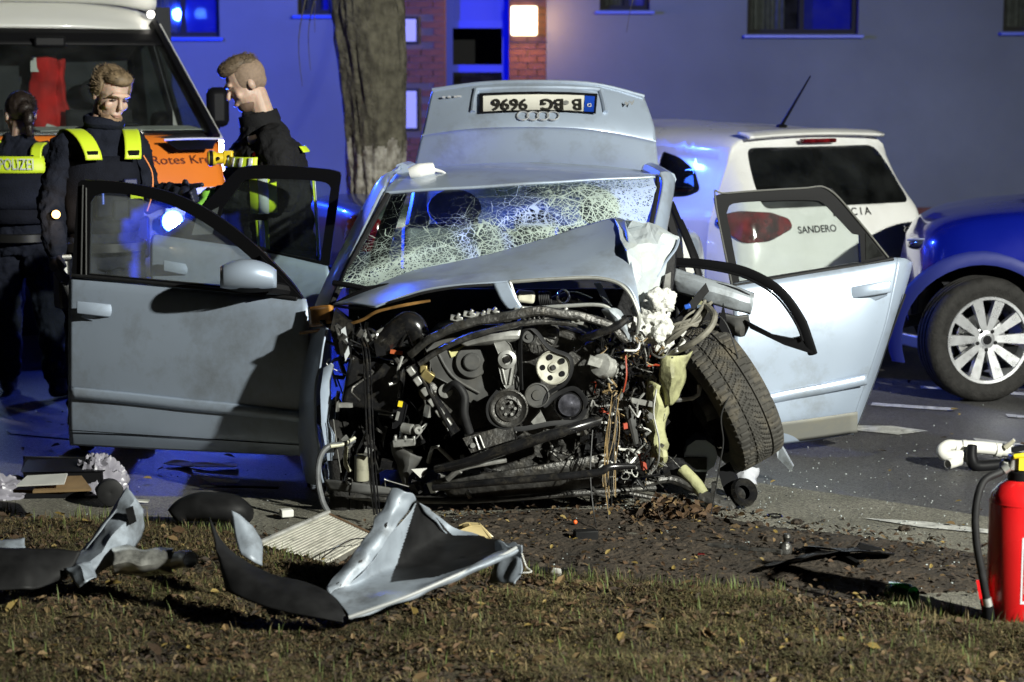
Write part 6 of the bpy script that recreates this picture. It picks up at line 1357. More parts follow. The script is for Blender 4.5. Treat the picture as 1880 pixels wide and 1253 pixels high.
def person(name, label, loc, rz, J, head, hrot, skin, hair, hairdef, glove=None):
    """J: joints in metres, figure faces local -y; head: centre; hrot: (yaw, pitch, roll)"""
    p = empty(name, loc, label, "person", rz=rz)
    HR = Matrix.Rotation(hrot[0], 3, 'Z') @ Matrix.Rotation(hrot[1], 3, 'X') @ Matrix.Rotation(hrot[2], 3, 'Y'); H = Vector(head)
    h = lambda x, y, z: H + HR @ Vector((x, y, z)) * 1.04
    g = M().ell(h(0, .012, .035), (.074, .094, .088), 18, HR).ell(h(0, -.02, -.035), (.062, .072, .085), 16, HR).ell(h(0, -.045, -.085), (.034, .034, .03), 12, HR)
    g.cap(h(0, -.086, .014), h(0, -.106, -.020), .008, .012).ell(h(0, -.083, -.062), (.026, .016, .013), 10, HR).ell(h(0, -.080, .032), (.055, .016, .014), 12, HR)
    for s in (-1, 1):
        g.ell(h(s * .076, .012, -.008), (.012, .020, .030), 10, HR).ell(h(s * .036, -.062, -.025), (.026, .018, .024), 10, HR)
    g.cap(h(0, .02, -.06), J['neck'], .055, .06)
    t = J['pelvis']; n = J['neck']
    g.cap(Vector(n) - Vector((0, 0, .14)), t, .10, .11)
    for s, a in ((-1, 'r'), (1, 'l')):
        g.cap(n, J[a + 'sh'], .05, .055); g.cap(J[a + 'sh'], J[a + 'el'], .052, .04); g.cap(J[a + 'el'], J[a + 'wr'], .04, .028)
        w = Vector(J[a + 'wr']); d = (w - Vector(J[a + 'el'])).normalized(); side = Vector(J.get(a + 'side', (0, -1, 0))); side = (side - d * side.dot(d)).normalized(); nrm = d.cross(side)
        pal = w + d * .05
        g.cap(w, pal, .028, .034)
        for k in range(4):
            b = w + d * .075 + side * (.030 - .02 * k); L = (.072, .08, .074, .058)[k]; c1 = b + (d * .75 + nrm * .35 * s).normalized() * L * .55; c2 = c1 + (d * .35 + nrm * .85 * s).normalized() * L * .5
            if a + 'point' in J and k == 0: c1 = b + d * L * .55; c2 = c1 + d * L * .5
            g.cap(w + d * .03 + side * (.024 - .016 * k), b, .010, .0095); g.cap(b, c1, .0095, .009); g.cap(c1, c2, .009, .008)
        tb = w + d * .025 + side * .03; t1 = tb + (d * .6 + side * .6).normalized() * .035; g.cap(tb, t1, .011, .010); g.cap(t1, t1 + (d * .8 + nrm * .5 * s).normalized() * .028, .010, .0085)
        g.cap(t, J[a + 'hip'], .10, .085); g.cap(J[a + 'hip'], J[a + 'kn'], .08, .055); g.cap(J[a + 'kn'], J[a + 'an'], .055, .038); g.cap(J[a + 'an'], J[a + 'to'], .04, .032)
    body = O("body", g, skin, p, local=True, remesh=.005, smoothit=6)
    for s in (-1, 1):
        O("eye", M().ell(h(s * .031, -.083, .012), (.0135, .006, .0055), 10, HR), mat("eye_dark", (.10, .07, .055), .4), body, local=True)
        O("eyebrow", M().tube([h(s * .014, -.095, .028), h(s * .034, -.090, .033), h(s * .052, -.076, .027)], .0028, 6), hair, body, local=True)
    O("lips", M().ell(h(0, -.0945, -.060), (.021, .008, .0035), 10, HR).ell(h(0, -.093, -.067), (.018, .008, .004), 10, HR), mat("lips", (.40, .22, .17), .5), body, local=True)
    g = M()
    for c, r in hairdef: g.ell(h(*c), r, 16, HR)
    ho = O("hair", g, hair, p, local=True, remesh=.006, smoothit=2, disp=(.006, .02))
    rr = random.Random(3); g = M()
    for c, r in hairdef:
        for k in range(300):
            u = Vector((rr.gauss(0, 1), rr.gauss(0, 1), rr.gauss(.2, 1))).normalized(); b = h(*c) + HR @ Vector((u.x * r[0], u.y * r[1], u.z * r[2])) * .97
            d = HR @ Vector((u.x * .4 + rr.gauss(0, .1), u.y * .4 + .7 + rr.gauss(0, .1), u.z * .25 + rr.gauss(0, .08))); d.normalize(); l = rr.uniform(.010, .022); w = d.orthogonal().normalized() * .0013
            m1 = b + d * l * .6 + HR @ u * .004; g.add([b - w, b + w, m1 + w * .7, m1 - w * .7, b + d * l], [(0, 1, 2, 3), (3, 2, 4)])
    tag(O("hair_strands", g, hair, ho, local=True, smooth=0), kind='stuff')
    return p, h, HR, J
def torso_rings(J, rad, tilt=0):
    """closed elliptical tube through (x, y, z, a, b)"""
    g = M(); rows = []
    for x, y, z, a, b in rad:
        rows.append([Vector((x + a * math.copysign(abs(math.cos(t)) ** .85, math.cos(t)), y + b * math.copysign(abs(math.sin(t)) ** .85, math.sin(t)), z)) for t in [2 * math.pi * k / 28 for k in range(28)]])
    o = len(g.v); g.grid(rows, True); n = 28
    g.f += [tuple(o + i for i in range(n))[::-1], tuple(o + (len(rows) - 1) * n + i for i in range(n))]; g.m += [0, 0]
    return g
def ring_at(rad, z):
    for i in range(len(rad) - 1):
        if rad[i][2] <= z <= rad[i + 1][2]:
            t = (z - rad[i][2]) / (rad[i + 1][2] - rad[i][2]); return tuple(rad[i][k] + (rad[i + 1][k] - rad[i][k]) * t for k in range(5))
    return rad[-1] if z > rad[-1][2] else rad[0]
def patch(rad, a0, a1, z0, z1, off=.02, nu=10, nv=5):
    """piece of cloth lying on the torso between angles a0..a1 (0 = his left, -90 = front) and heights z0..z1"""
    rows = []
    for j in range(nv):
        z = z0 + (z1 - z0) * j / (nv - 1); x, y, _, a, b = ring_at(rad, z); r = []
        for i in range(nu):
            t = R(a0 + (a1 - a0) * i / (nu - 1)); ct, st = math.cos(t), math.sin(t)
            r.append(Vector((x + (a + off) * math.copysign(abs(ct) ** .85, ct), y + (b + off) * math.copysign(abs(st) ** .85, st), z)))
        rows.append(r)
    return M().grid(rows)
def sleeve(g, J, a, ru=.075, rf=.06, rw=.052, cuff=.0):
    w = Vector(J[a + 'wr']); e = Vector(J[a + 'el'])
    g.cap(J['neck'], J[a + 'sh'], .06, ru).cap(J[a + 'sh'], e, ru, rf + .008).cap(e, w - (w - e).normalized() * .02, rf + .006, rw)
def band(c0, c1, r, m, par, name="reflective_band", flat=1.0):
    return O(name, M().tube([c0, c1], r, 18, seg=3, caps=False), m, par, local=True, solid=.004, offset=1)
def legs(p, J, m, name="trousers", r=(.115, .085, .072)):
    g = M()
    for a in 'rl':
        g.cap(J['pelvis'], J[a + 'hip'], .13, r[0]); g.cap(J[a + 'hip'], J[a + 'kn'], r[0], r[1]); an = Vector(J[a + 'an']); kn = Vector(J[a + 'kn']); g.cap(kn, an + (kn - an).normalized() * .05, r[1], r[2])
    O(name, g, m, p, local=True, remesh=.009, smoothit=3, disp=(.04, .06))
    for a in 'rl':
        g = M(); an, to = Vector(J[a + 'an']), Vector(J[a + 'to'])
        g.cap(an + Vector((0, 0, .10)), an, .06, .056).cap(an - Vector((0, 0, .03)), to, .05, .045).cap(an + (an - to).normalized() * .03 - Vector((0, 0, .045)), an, .04, .05)
        b = O("boot", g, m_boot, p, local=True, remesh=.007, smoothit=2)
STAND = dict(neck=(0, .015, 1.49), pelvis=(0, .02, .97), rsh=(-.19, .015, 1.44), lsh=(.19, .015, 1.44), rel=(-.25, .04, 1.16), lel=(.25, .04, 1.16), rwr=(-.25, -.05, .92), lwr=(.25, -.05, .92),
             rhip=(-.095, .02, .93), lhip=(.095, .02, .93), rkn=(-.11, -.01, .50), lkn=(.11, -.01, .50), ran=(-.12, .03, .095), lan=(.12, .03, .095), rto=(-.15, -.13, .05), lto=(.15, -.13, .05))
def scaled(J, k): return {a: tuple(q * k if i == 2 or 'to' not in a else q for i, q in enumerate(v)) for a, v in J.items()}

# ---- officer with blond beard, facing the street
J = dict(STAND, rel=(-.235, .05, 1.17), rwr=(-.25, -.06, .94), rsh=(-.165, .015, 1.44), lsh=(.165, .015, 1.44), lel=(.22, -.04, 1.19), lwr=(.30, -.27, 1.22), lpoint=1, lside=(-.3, 0, 1))
hairblond = mat("hair_blond", (.17, .12, .068), .65, var=.35, vscale=40); beardc = mat("beard_blond", (.26, .165, .10), .8, var=.3, vscale=60)
loc = Vector((W(186, 300, 9.5).x, 9.5, 0))
po, h, HR, J = person("person", "bearded police officer with blond hair, dark jacket and bright yellow shoulder patches", loc, R(30), J, (.045, -.035, 1.685), (R(10), R(25), R(4)), m_skin, hairblond,
    [((0, .035, .058), (.081, .094, .075)), ((0, .075, .01), (.072, .046, .076)), ((0, -.035, .098), (.068, .058, .036)), ((-.075, .015, .035), (.016, .05, .05)), ((.075, .015, .035), (.016, .05, .05))])
O("beard", M().ell(h(0, -.046, -.090), (.056, .054, .040), 14, HR).ell(h(-.050, -.012, -.066), (.012, .032, .032), 10, HR).ell(h(.050, -.012, -.066), (.012, .032, .032), 10, HR), beardc, po, local=True, remesh=.005, smoothit=1, disp=(.006, .01))
RO = [(0, .02, .86, .165, .125), (0, .02, 1.0, .165, .13), (0, .01, 1.15, .17, .14), (0, .005, 1.3, .175, .145), (0, .015, 1.40, .17, .13), (0, .02, 1.47, .13, .10), (.01, .01, 1.53, .085, .085), (.02, .0, 1.57, .078, .078)]
g = torso_rings(J, RO)
for a in 'rl': sleeve(g, J, a)
O("jacket", g, m_navy, po, local=True, remesh=.009, smoothit=4, disp=(.042, .05))
O("scarf", M().lathe([(.075 + .022 * math.cos(t), .028 * math.sin(t)) for t in [2 * math.pi * i / 10 for i in range(11)]], (.015, -.005, 1.56), (.05, -.2, 1), 26).jitter(.012, 14), m_navy, po, local=True, smooth=180)
RV = [(x, y, z, a + .02, b + .022) for x, y, z, a, b in RO]
vg = M().grid([[Vector((x + a * math.cos(R(t)) * .97, y + b * math.sin(R(t)), z)) for t in range(-175, 6, 9)] for x, y, z, a, b in [ring_at(RV, q / 100) for q in range(104, 143, 4)]])
vest = O("vest", vg, m_vest, po, local=True, solid=.03, smooth=180)
for s in (-1, 1):
    pts = [[Vector((s * (x + dx), y, z)) for dx in (-.04, 0, .04)] for x, y, z in ((.095, -.178, 1.385), (.10, -.172, 1.42), (.115, -.12, 1.482), (.135, -.03, 1.520), (.145, .06, 1.51), (.145, .13, 1.45))]
    sp = O("shoulder_patch", M().surf(pts, 6, 18), m_hiviz, po, local=True, solid=.005, smooth=180)
    O("patch_mark", M().box((s * .10, -.178, 1.415), (.05, .010, .022), Matrix.Rotation(.3, 3, 'X')), m_trimblk, sp, local=True)
O("chest_tag", patch(RV, -72, -48, 1.165, 1.235, .028), m_hiviz, vest, local=True, solid=.006)
O("radio", M().box((.07, -.20, 1.27), (.065, .03, .05)), mat("radio_navy", (.02, .025, .09), .5), vest, local=True, bevel=.006)
O("pouch", M().box((-.06, -.195, 1.17), (.07, .04, .10)).box((.10, -.185, 1.15), (.07, .04, .10)).box((.02, -.2, 1.15), (.07, .035, .09)), m_vest, vest, local=True, bevel=.008)
O("pen", M().tube([(-.068, -.215, 1.18), (-.066, -.21, 1.27)], .006), mat("pen_blue", (.05, .12, .6), .3), vest, local=True)
O("cable", M().tube([(.16, -.14, 1.40), (.19, -.17, 1.32), (.18, -.19, 1.22), (.15, -.2, 1.14)], .004, 6), mat("orange_cord", (.8, .25, .06), .5), vest, local=True)
legs(po, J, m_navy)
for a in 'rl':
    w, e = Vector(J[a + 'wr']), Vector(J[a + 'el']); d = (w - e).normalized(); s = -1 if a == 'r' else 1
    side = Vector(J.get(a + 'side', (0, -1, 0))); side = (side - d * side.dot(d)).normalized(); nrm = d.cross(side); g = M().cap(w - d * .03, w + d * .05, .036, .040)
    for k in range(4):
        b = w + d * .075 + side * (.032 - .021 * k); c1 = b + (d * .75 + nrm * .35 * s).normalized() * .042; c2 = c1 + (d * .35 + nrm * .85 * s).normalized() * .038
        if a == 'l' and k == 0: c1 = b + d * .045; c2 = c1 + d * .04
        g.cap(w + d * .03 + side * (.024 - .016 * k), b, .013, .013).cap(b, c1, .013, .0125).cap(c1, c2, .0125, .011)
    tb = w + d * .025 + side * .032; t1 = tb + (d * .6 + side * .6).normalized() * .036; g.cap(tb, t1, .014, .013).cap(t1, t1 + (d * .8 + nrm * .5 * s).normalized() * .03, .013, .011)
    O("glove", g, m_glove, po, local=True, remesh=.005, smoothit=2)
O("belt", M().lathe([(.20, -.025), (.212, -.02), (.212, .02), (.20, .025)], (0, .02, .97), (0, 0, 1), 30), m_boot, po, local=True, smooth=60)
hol = O("holster", M().box((-.215, -.02, .80), (.055, .11, .24)), m_boot, po, local=True, bevel=.012)
O("holster_clip", M().box((-.225, -.085, .86), (.03, .02, .10)).tube([(-.24, -.09, .93), (-.19, -.09, .93)], .012), m_cast, hol, local=True)
Mo = world_of(po)
# lit hand torch on his belt, seen nearly head on
tp = W(103, 394, 9.32); tdir = (Vector((-.8, 0, 1.6)) - tp).normalized()
to = empty("torch", tp - Vector((0, 0, .04)), "lit hand torch shining warm beside the officers", "torch")
O("torch_body", M().lathe([(.001, -.14), (.014, -.14), (.014, -.03), (.022, -.01), (.022, .004)], tp, tdir, 16), m_trimblk, to)
O("torch_lens", M().lathe([(.020, .004), (.018, .007), (.001, .008)], tp, tdir, 16), emit_mat("torch_glow", (1, .55, .2), 4), to)
lamp("torch_light", 'POINT', tp + tdir * .06, .7, (1, .72, .4), .012, to)

# ---- firefighter in profile, looking down into the car
J = dict(STAND, lsh=(.20, -.005, 1.45), lel=(.30, .02, 1.21), lwr=(.26, -.27, 1.20), rsh=(-.20, -.02, 1.45), rel=(-.27, -.04, 1.18), rwr=(-.16, -.27, 1.14), lside=(-1, 0, 0.2), rside=(1, 0, .2))
hairbr = mat("hair_brown_short", (.11, .078, .048), .7, var=.35, vscale=45); hairfade = mat("hair_shaved", (.24, .17, .12), .8, var=.15, vscale=80)
loc = Vector((W(490, 300, 9.88).x, 9.88, 0))
pf, h, HR, J = person("person", "firefighter in black turnout coat with reflective stripes looking down into the wreck", loc, R(-72), J, (.0, -.10, 1.735), (R(0), R(30), 0), m_skin2, hairbr,
    [((0, .0, .098), (.068, .095, .046)), ((0, -.052, .108), (.055, .040, .026)), ((0, .05, .082), (.068, .055, .044))])
O("hair_sides", M().ell(h(0, .026, .034), (.086, .095, .092), 18, HR).ell(h(0, .06, -.01), (.062, .045, .05), 14, HR), hairfade, pf, local=True, remesh=.006, smoothit=2)
O("stubble", M().ell(h(0, -.040, -.086), (.054, .054, .038), 14, HR), mat("stubble", (.13, .08, .055), .8), pf, local=True, remesh=.006, smoothit=1)
RF = [(0, .03, .62, .215, .20), (0, .03, .80, .215, .205), (0, .02, 1.0, .215, .205), (0, .01, 1.15, .225, .205), (0, .0, 1.30, .235, .205), (0, .0, 1.41, .225, .175), (0, -.005, 1.48, .15, .125), (0, -.02, 1.55, .095, .095), (0, -.035, 1.60, .088, .088)]
g = torso_rings(J, RF)
for a in 'rl': sleeve(g, J, a, .088, .078, .07)
coat = O("coat", g, m_turnout, pf, local=True, remesh=.009, smoothit=4, disp=(.045, .06))
def strip(par, a0, a1, z0, z1, off=.02, nu=8, nv=8, split=True):
    y = O("reflective_stripe", patch(RF, a0, a1, z0, z1, off, nu, nv), m_hiviz, par, local=True, solid=.005)
    if split:
        if abs(a1 - a0) < 40 and z1 - z0 > .15: c0, c1 = a0 + (a1 - a0) * .3, a0 + (a1 - a0) * .7; O("silver_stripe", patch(RF, c0, c1, z0, z1, off + .006, 4, nv), m_retro, y, local=True, solid=.003)
        else:
            for q in range(4):
                f0 = a0 + (a1 - a0) * (q + .15) / 4; f1 = a0 + (a1 - a0) * (q + .6) / 4; O("silver_stripe", patch(RF, f0, f1, z0 + .004, z1 - .004, off + .006, 4, 3), m_retro, y, local=True, solid=.003)
    return y
strip(coat, -28, -12, .78, 1.08); strip(coat, -80, -22, 1.335, 1.385, .03); strip(coat, 70, 84, .80, 1.06); strip(coat, 40, 85, 1.405, 1.435, .03, split=False); strip(coat, 60, 72, .7, 1.3)
e, w = Vector(J['lel']), Vector(J['lwr']); d = w - e
for k, (mm, f0, f1, rr) in enumerate(((m_hiviz, .12, .56, .084), (m_retro, .26, .42, .088))): band(e + d * f0, e + d * f1, rr, mm, coat)
for a in 'rl':
    w, e = Vector(J[a + 'wr']), Vector(J[a + 'el']); d = (w - e).normalized(); s = -1 if a == 'r' else 1
    side = Vector(J[a + 'side']); side = (side - d * side.dot(d)).normalized(); nrm = d.cross(side); g = M().cap(w - d * .05, w + d * .06, .05, .046)
    for k in range(4):
        b = w + d * .08 + side * (.036 - .024 * k); c1 = b + (d * .6 + nrm * .5 * s).normalized() * .045; c2 = c1 + (d * .2 + nrm * .9 * s).normalized() * .04
        g.cap(w + d * .03 + side * (.027 - .018 * k), b, .016, .015).cap(b, c1, .015, .0145).cap(c1, c2, .0145, .013)
    tb = w + d * .025 + side * .038; t1 = tb + (d * .6 + side * .6).normalized() * .04; g.cap(tb, t1, .017, .016).cap(t1, t1 + (d * .8 + nrm * .5 * s).normalized() * .034, .016, .013)
    gl = O("glove", g, m_greenglove, pf, local=True, remesh=.006, smoothit=2)
    g = M()
    for q in range(9): g.ell(w + d * (.0 + .016 * (q % 5)) + (side * math.cos(q * 1.1) + nrm * math.sin(q * 1.1)) * .046, (.012, .012, .010), 8)
    O("glove_pad", g, m_trimblk, gl, local=True)
legs(pf, J, m_turnout, "trousers", (.125, .10, .09))
O("collar", M().lathe([(.095, -.03), (.105, .0), (.098, .05), (.088, .05)], (0, -.03, 1.545), (0, -.25, 1), 26), m_turnout, pf, local=True, smooth=60)
ep = O("radio_mic", M().box((.13, -.09, 1.455), (.05, .05, .055), Matrix.Rotation(.5, 3, 'Y') @ Matrix.Rotation(.3, 3, 'X')), m_cast, pf, local=True, bevel=.006)
O("red_tag", M().tube([(.20, -.105, 1.40), (.235, -.03, 1.36)], [.012, .006], 8), m_red, pf, local=True)
O("cord", M().tube([(.235, .03, 1.34), (.27, .06, 1.27), (.265, .04, 1.18)], .004, 6), m_cast, pf, local=True)
Mf = world_of(pf)
# yellow angle lamp hooked to the chest
c = W(398, 291, 9.74)
al = empty("angle_lamp", c - Vector((0, 0, .05)), "yellow angle-head lamp clipped to the firefighter's chest", "lamp")
m_lampy = mat("lamp_body_yellow", (.75, .52, .02), .45)
O("lamp_head", M().lathe([(.001, .045), (.030, .045), (.036, .04), (.036, .012), (.028, .0), (.028, -.03)], c, (-1, -.25, 0), 22), m_lampy, al, smooth=30)
O("lamp_ring", M().lathe([(.0362, .038), (.039, .036), (.039, .022), (.0362, .02)], c, (-1, -.25, 0), 22), m_trimblk, al, smooth=30)
O("lamp_battery", M().box(c + Vector((.055, .01, 0)), (.05, .045, .075)), m_lampy, al, bevel=.008)
O("lamp_switch", M().lathe([(.001, .006), (.009, .005), (.009, 0)], c + Vector((.012, -.036, 0)), (0, -1, 0), 12).lathe([(.001, .005), (.007, .004), (.007, 0)], c + Vector((.06, -.014, .01)), (0, -1, 0), 12), m_trimblk, al)
O("lamp_clip", M().box(c + Vector((.085, .02, 0)), (.02, .03, .05)), m_trimblk, al, bevel=.004)

# ---- officer seen from behind
J = scaled(dict(STAND, rkn=(-.15, .0, .50), ran=(-.20, .06, .095), rto=(-.24, -.09, .05), lkn=(.13, -.04, .5), lan=(.15, -.08, .095), lto=(.18, -.24, .05), rel=(-.27, -.02, 1.17), rwr=(-.20, -.20, 1.02), lel=(.26, -.02, 1.17), lwr=(.18, -.22, 1.05)), .93)
hairdk = mat("hair_dark", (.022, .015, .012), .45, var=.3, vscale=40)
loc = Vector((W(40, 300, 11.0).x, 11.0, 0))
pb_, h, HR, J = person("person", "police officer with dark tied hair standing with back to the camera", loc, R(176), J, (.01, -.02, 1.57), (R(38), R(6), 0), m_skin, hairdk,
    [((0, .03, .035), (.088, .095, .09)), ((0, .10, .015), (.05, .04, .045)), ((0, .13, -.035), (.032, .034, .05)), ((0, .125, -.085), (.024, .026, .05))])
RP = [(x, y, z * .93, a * .98, b * .98) for x, y, z, a, b in RO]
g = torso_rings(J, RP)
for a in 'rl': sleeve(g, J, a, .072, .058, .05)
O("jacket", g, m_navy, pb_, local=True, remesh=.009, smoothit=4, disp=(.042, .05))
legs(pb_, J, m_navy)
RW = [(x, y, z, a + .02, b + .022) for x, y, z, a, b in RP]
vest = O("vest", M().grid([[Vector((x + a * math.cos(R(t)) * .97, y + b * math.sin(R(t)), z)) for t in range(-5, 186, 10)] for x, y, z, a, b in [ring_at(RW, q / 100) for q in range(98, 136, 4)]]), m_vest, pb_, local=True, solid=.03, offset=1, smooth=180)
O("vest_panel", patch(RW, 48, 132, 1.06, 1.22, .036, 14, 5), m_navy, vest, local=True, solid=.006)
sg = O("back_panel", patch(RW, 38, 142, 1.255, 1.345, .038, 16, 6), m_hiviz, vest, local=True, solid=.008)
Mp = world_of(pb_)
tx = text("back_lettering", "POLIZEI", m_retro, pb_, Mp @ Vector((-.035, .2135, 1.300)), Mp.to_3x3() @ Vector((-1, 0, 0)), (0, 0, 1), .088, bold=.0, sx=.64)
for v in tx.data.vertices:   # follow the curve of the back
    v.co.z -= .7 * v.co.x ** 2
for s in (-1, 1): O("shoulder_patch", M().surf([[Vector((s * (x + dx), y, z)) for dx in (-.03, 0, .03)] for x, y, z in ((.125, .15, 1.33), (.125, .13, 1.385), (.125, .06, 1.415), (.125, -.04, 1.41))], 6, 12), m_hiviz, pb_, local=True, solid=.01, smooth=180)
O("sleeve_patch", M().box((-.285, .03, 1.22), (.012, .05, .07)), m_retro, pb_, local=True)
O("belt", M().lathe([(.195, -.025), (.208, -.02), (.208, .02), (.195, .025)], (0, .02, .90), (0, 0, 1), 30), m_boot, pb_, local=True, smooth=60)
O("holster", M().box((-.235, .0, .76), (.05, .10, .2)), m_boot, pb_, local=True, bevel=.012)
# ================================================================== fire extinguisher
m_extred = mat("extinguisher_red", (.62, .012, .014), .28, coat=.4, var=.05, vscale=6)
eb = G(1864, 1154); eb.z = .02; er = .095; ex = empty("fire_extinguisher", eb, "red fire extinguisher with black hose standing at the edge of the verge", "extinguisher")
cyl = O("cylinder", M().lathe([(.001, 0), (er - .006, 0), (er, .008), (er, .40), (er - .006, .425), (er - .03, .452), (.04, .468), (.03, .475)], eb, (0, 0, 1), 48), m_extred, ex, smooth=60)
O("weld_seam", M().lathe([(er + .0005, .395), (er + .002, .398), (er + .0005, .401)], eb, (0, 0, 1), 48), m_extred, cyl, smooth=60)
O("neck_collar", M().lathe([(.036, .465), (.040, .468), (.040, .495), (.034, .50), (.001, .50)], eb, (0, 0, 1), 28), m_trimblk, ex)
O("valve", M().box(eb + Vector((.0, 0, .525)), (.075, .05, .05)).tube([eb + Vector((-.035, 0, .522)), eb + Vector((-.06, 0, .520))], .015, 12), m_cast, ex, bevel=.005)
O("safety_seal", M().tube([eb + Vector((-.03, -.03, .548)), eb + Vector((.0, -.035, .553)), eb + Vector((.05, -.03, .55))], .008, 8).box(eb + Vector((-.005, -.03, .53)), (.02, .015, .05)), mat("seal_yellow", (.8, .65, .02), .5), ex)
O("lever", M().prism([eb + Vector(q) for q in ((-.03, -.012, .556), (.10, -.012, .585), (.10, -.012, .597), (-.03, -.012, .572))], (0, .024, 0)), m_trimblk, ex)
YX = eb.y - .02
hose = O("hose", M().tube([eb + Vector((-.055, 0, .52)), W(1838, 866, YX), W(1806, 884, YX - .02), W(1792, 930, YX - .04), W(1792, 990, YX - .05), W(1802, 1050, YX - .05), W(1812, 1105, YX - .04)], .0125, 12), m_rubber, ex, smooth=180)
O("hose_ferrule", M().tube([W(1842, 864, YX), W(1852, 857, YX)], .015, 12), m_cast, hose)
O("hose_ferrule", M().tube([W(1811, 1098, YX - .04), W(1814, 1113, YX - .04)], .015, 12), m_cast, hose)
O("nozzle", M().tube([W(1814, 1112, YX - .04), W(1817, 1155, YX - .03)], [.017, .021], 12), m_trimblk, hose)
O("nozzle_holder", M().prism([W(1792, 1066, YX - .01), W(1804, 1064, YX - .01), W(1810, 1112, YX - .01), W(1812, 1150, YX - .01), W(1802, 1120, YX - .01)], (.01, .01, 0)), m_extred, ex)
def wrap(a0, a1, z0, z1, off):
    return M().grid([[eb + Vector(((er + off) * math.cos(R(a)), (er + off) * math.sin(R(a)), z)) for a in [a0 + (a1 - a0) * i / 12 for i in range(13)]] for z in (z0, z1)])
lab = O("label", wrap(-97, -25, .085, .30, .001), mat("label_silver", (.55, .57, .6), .4), cyl, smooth=180)
O("label_panel", wrap(-93, -28, .095, .265, .002), m_extred, lab, smooth=180)
for k, z in enumerate((.238, .203, .168, .133)): O("pictogram", wrap(-91, -62, z - .014, z + .014, .003), m_plate, lab, smooth=180); O("pictogram_mark", wrap(-88, -80, z - .008, z + .004, .004), m_extred if k % 2 else m_blackink, lab, smooth=180)
O("type_plate", wrap(-90, -40, .345, .375, .001), m_trimblk, cyl, smooth=180)

# ================================================================== white standpipe fitting on the road behind it
m_pvc = mat("white_pvc", (.72, .71, .66), .4, var=.05, vscale=10)
Y0 = 8.95
pf0 = empty("drain_fitting", G(1790, 862), "white plastic pipe fitting with black elbow lying on the road", "pipe")
O("pipe_bend", M().tube(WW([(1760, 820, Y0), (1742, 818, Y0), (1730, 826, Y0 - .02), (1734, 836, Y0 - .04), (1752, 838, Y0 - .05), (1775, 836, Y0 - .03)]), .027, 14), m_pvc, pf0, smooth=180)
O("pipe", M().tube(WW([(1752, 820, Y0), (1800, 822, Y0 + .02), (1856, 828, Y0 + .05)]), .030, 16), m_pvc, pf0, smooth=60)
O("pipe_collar", M().tube(WW([(1766, 821, Y0), (1774, 821.5, Y0)]), .034, 16), m_pvc, pf0)
O("pipe_collar", M().tube(WW([(1826, 826, Y0 + .03), (1836, 827, Y0 + .035)]), .034, 16), m_pvc, pf0)
O("pipe_branch", M().tube(WW([(1762, 846, Y0 - .05), (1740, 853, Y0 - .09)]), .024, 14, caps=False), m_pvc, pf0, solid=.005)
O("spigot", M().tube(WW([(1846, 822, Y0), (1862, 808, Y0 - .02)]), [.014, .009], 10), mat("spigot_cream", (.5, .47, .36), .4), pf0)
O("black_elbow", M().tube(WW([(1785, 818, Y0 - .06), (1784, 842, Y0 - .08), (1794, 856, Y0 - .08), (1830, 854, Y0 - .06), (1862, 850, Y0 - .04)]), [.022, .028, .028, .022], 14), m_trimblk, pf0, smooth=180)
O("black_pipe", M().tube(WW([(1862, 846, Y0 - .02), (1884, 838, Y0), (1905, 834, Y0 + .02)]), .02, 12), m_trimblk, pf0, smooth=180)

# ================================================================== torn-off body panels in the grass
inner_silver = mat("panel_primer", (.25, .285, .33), .5, metal=.15, var=.18, vscale=9, dirt=((.06, .06, .058), .85, 7), bump=.1, bscale=22)
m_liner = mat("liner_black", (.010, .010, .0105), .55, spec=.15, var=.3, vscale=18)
fp = empty("wing_panel", G(640, 1120), "big torn silver wing panel lying hollow side up in the grass", "car panel")
fl_g = M().surf([WW(r) for r in ([(598, 1076, 6.16), (640, 1030, 6.24), (688, 965, 6.34), (706, 925, 6.38), (722, 897, 6.40)], [(600, 1086, 6.13), (652, 1042, 6.2), (702, 976, 6.31), (722, 935, 6.35), (744, 902, 6.38)], [(606, 1094, 6.12), (664, 1052, 6.2), (714, 988, 6.32), (738, 945, 6.38), (764, 916, 6.42)])], 46, 14, .012, 20)
O("flange", fl_g, inner_silver, fp, solid=.004)
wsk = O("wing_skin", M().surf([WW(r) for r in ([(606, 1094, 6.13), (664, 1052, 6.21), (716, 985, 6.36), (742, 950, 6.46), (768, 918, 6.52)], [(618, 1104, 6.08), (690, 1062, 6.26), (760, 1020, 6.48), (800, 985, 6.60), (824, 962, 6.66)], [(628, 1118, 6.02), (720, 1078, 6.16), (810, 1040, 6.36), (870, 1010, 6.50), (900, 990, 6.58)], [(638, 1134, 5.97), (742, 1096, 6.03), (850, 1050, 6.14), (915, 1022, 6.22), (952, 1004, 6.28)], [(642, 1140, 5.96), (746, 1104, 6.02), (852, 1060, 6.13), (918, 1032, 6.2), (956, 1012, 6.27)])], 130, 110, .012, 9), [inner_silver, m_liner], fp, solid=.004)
def to_px(p):
    zc = p.z - CAM_H; dd = p.y * _c - zc * _s; return 940 + p.x / dd * FPX, 626.5 - (zc * _c + p.y * _s) / dd * FPX
for p in wsk.data.polygons:   # the flange's shadow in the hollow, painted as black faces of the skin
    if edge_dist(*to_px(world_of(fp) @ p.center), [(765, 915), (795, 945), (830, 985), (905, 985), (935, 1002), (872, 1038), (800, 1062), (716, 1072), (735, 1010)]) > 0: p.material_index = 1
O("wing_lip", M().tube(WW([(640, 1134, 5.955), (744, 1097, 6.015), (851, 1051, 6.12), (916, 1023, 6.2), (953, 1003, 6.26)]), .006, 8), mat("lip_grey", (.30, .31, .31), .5), fp)
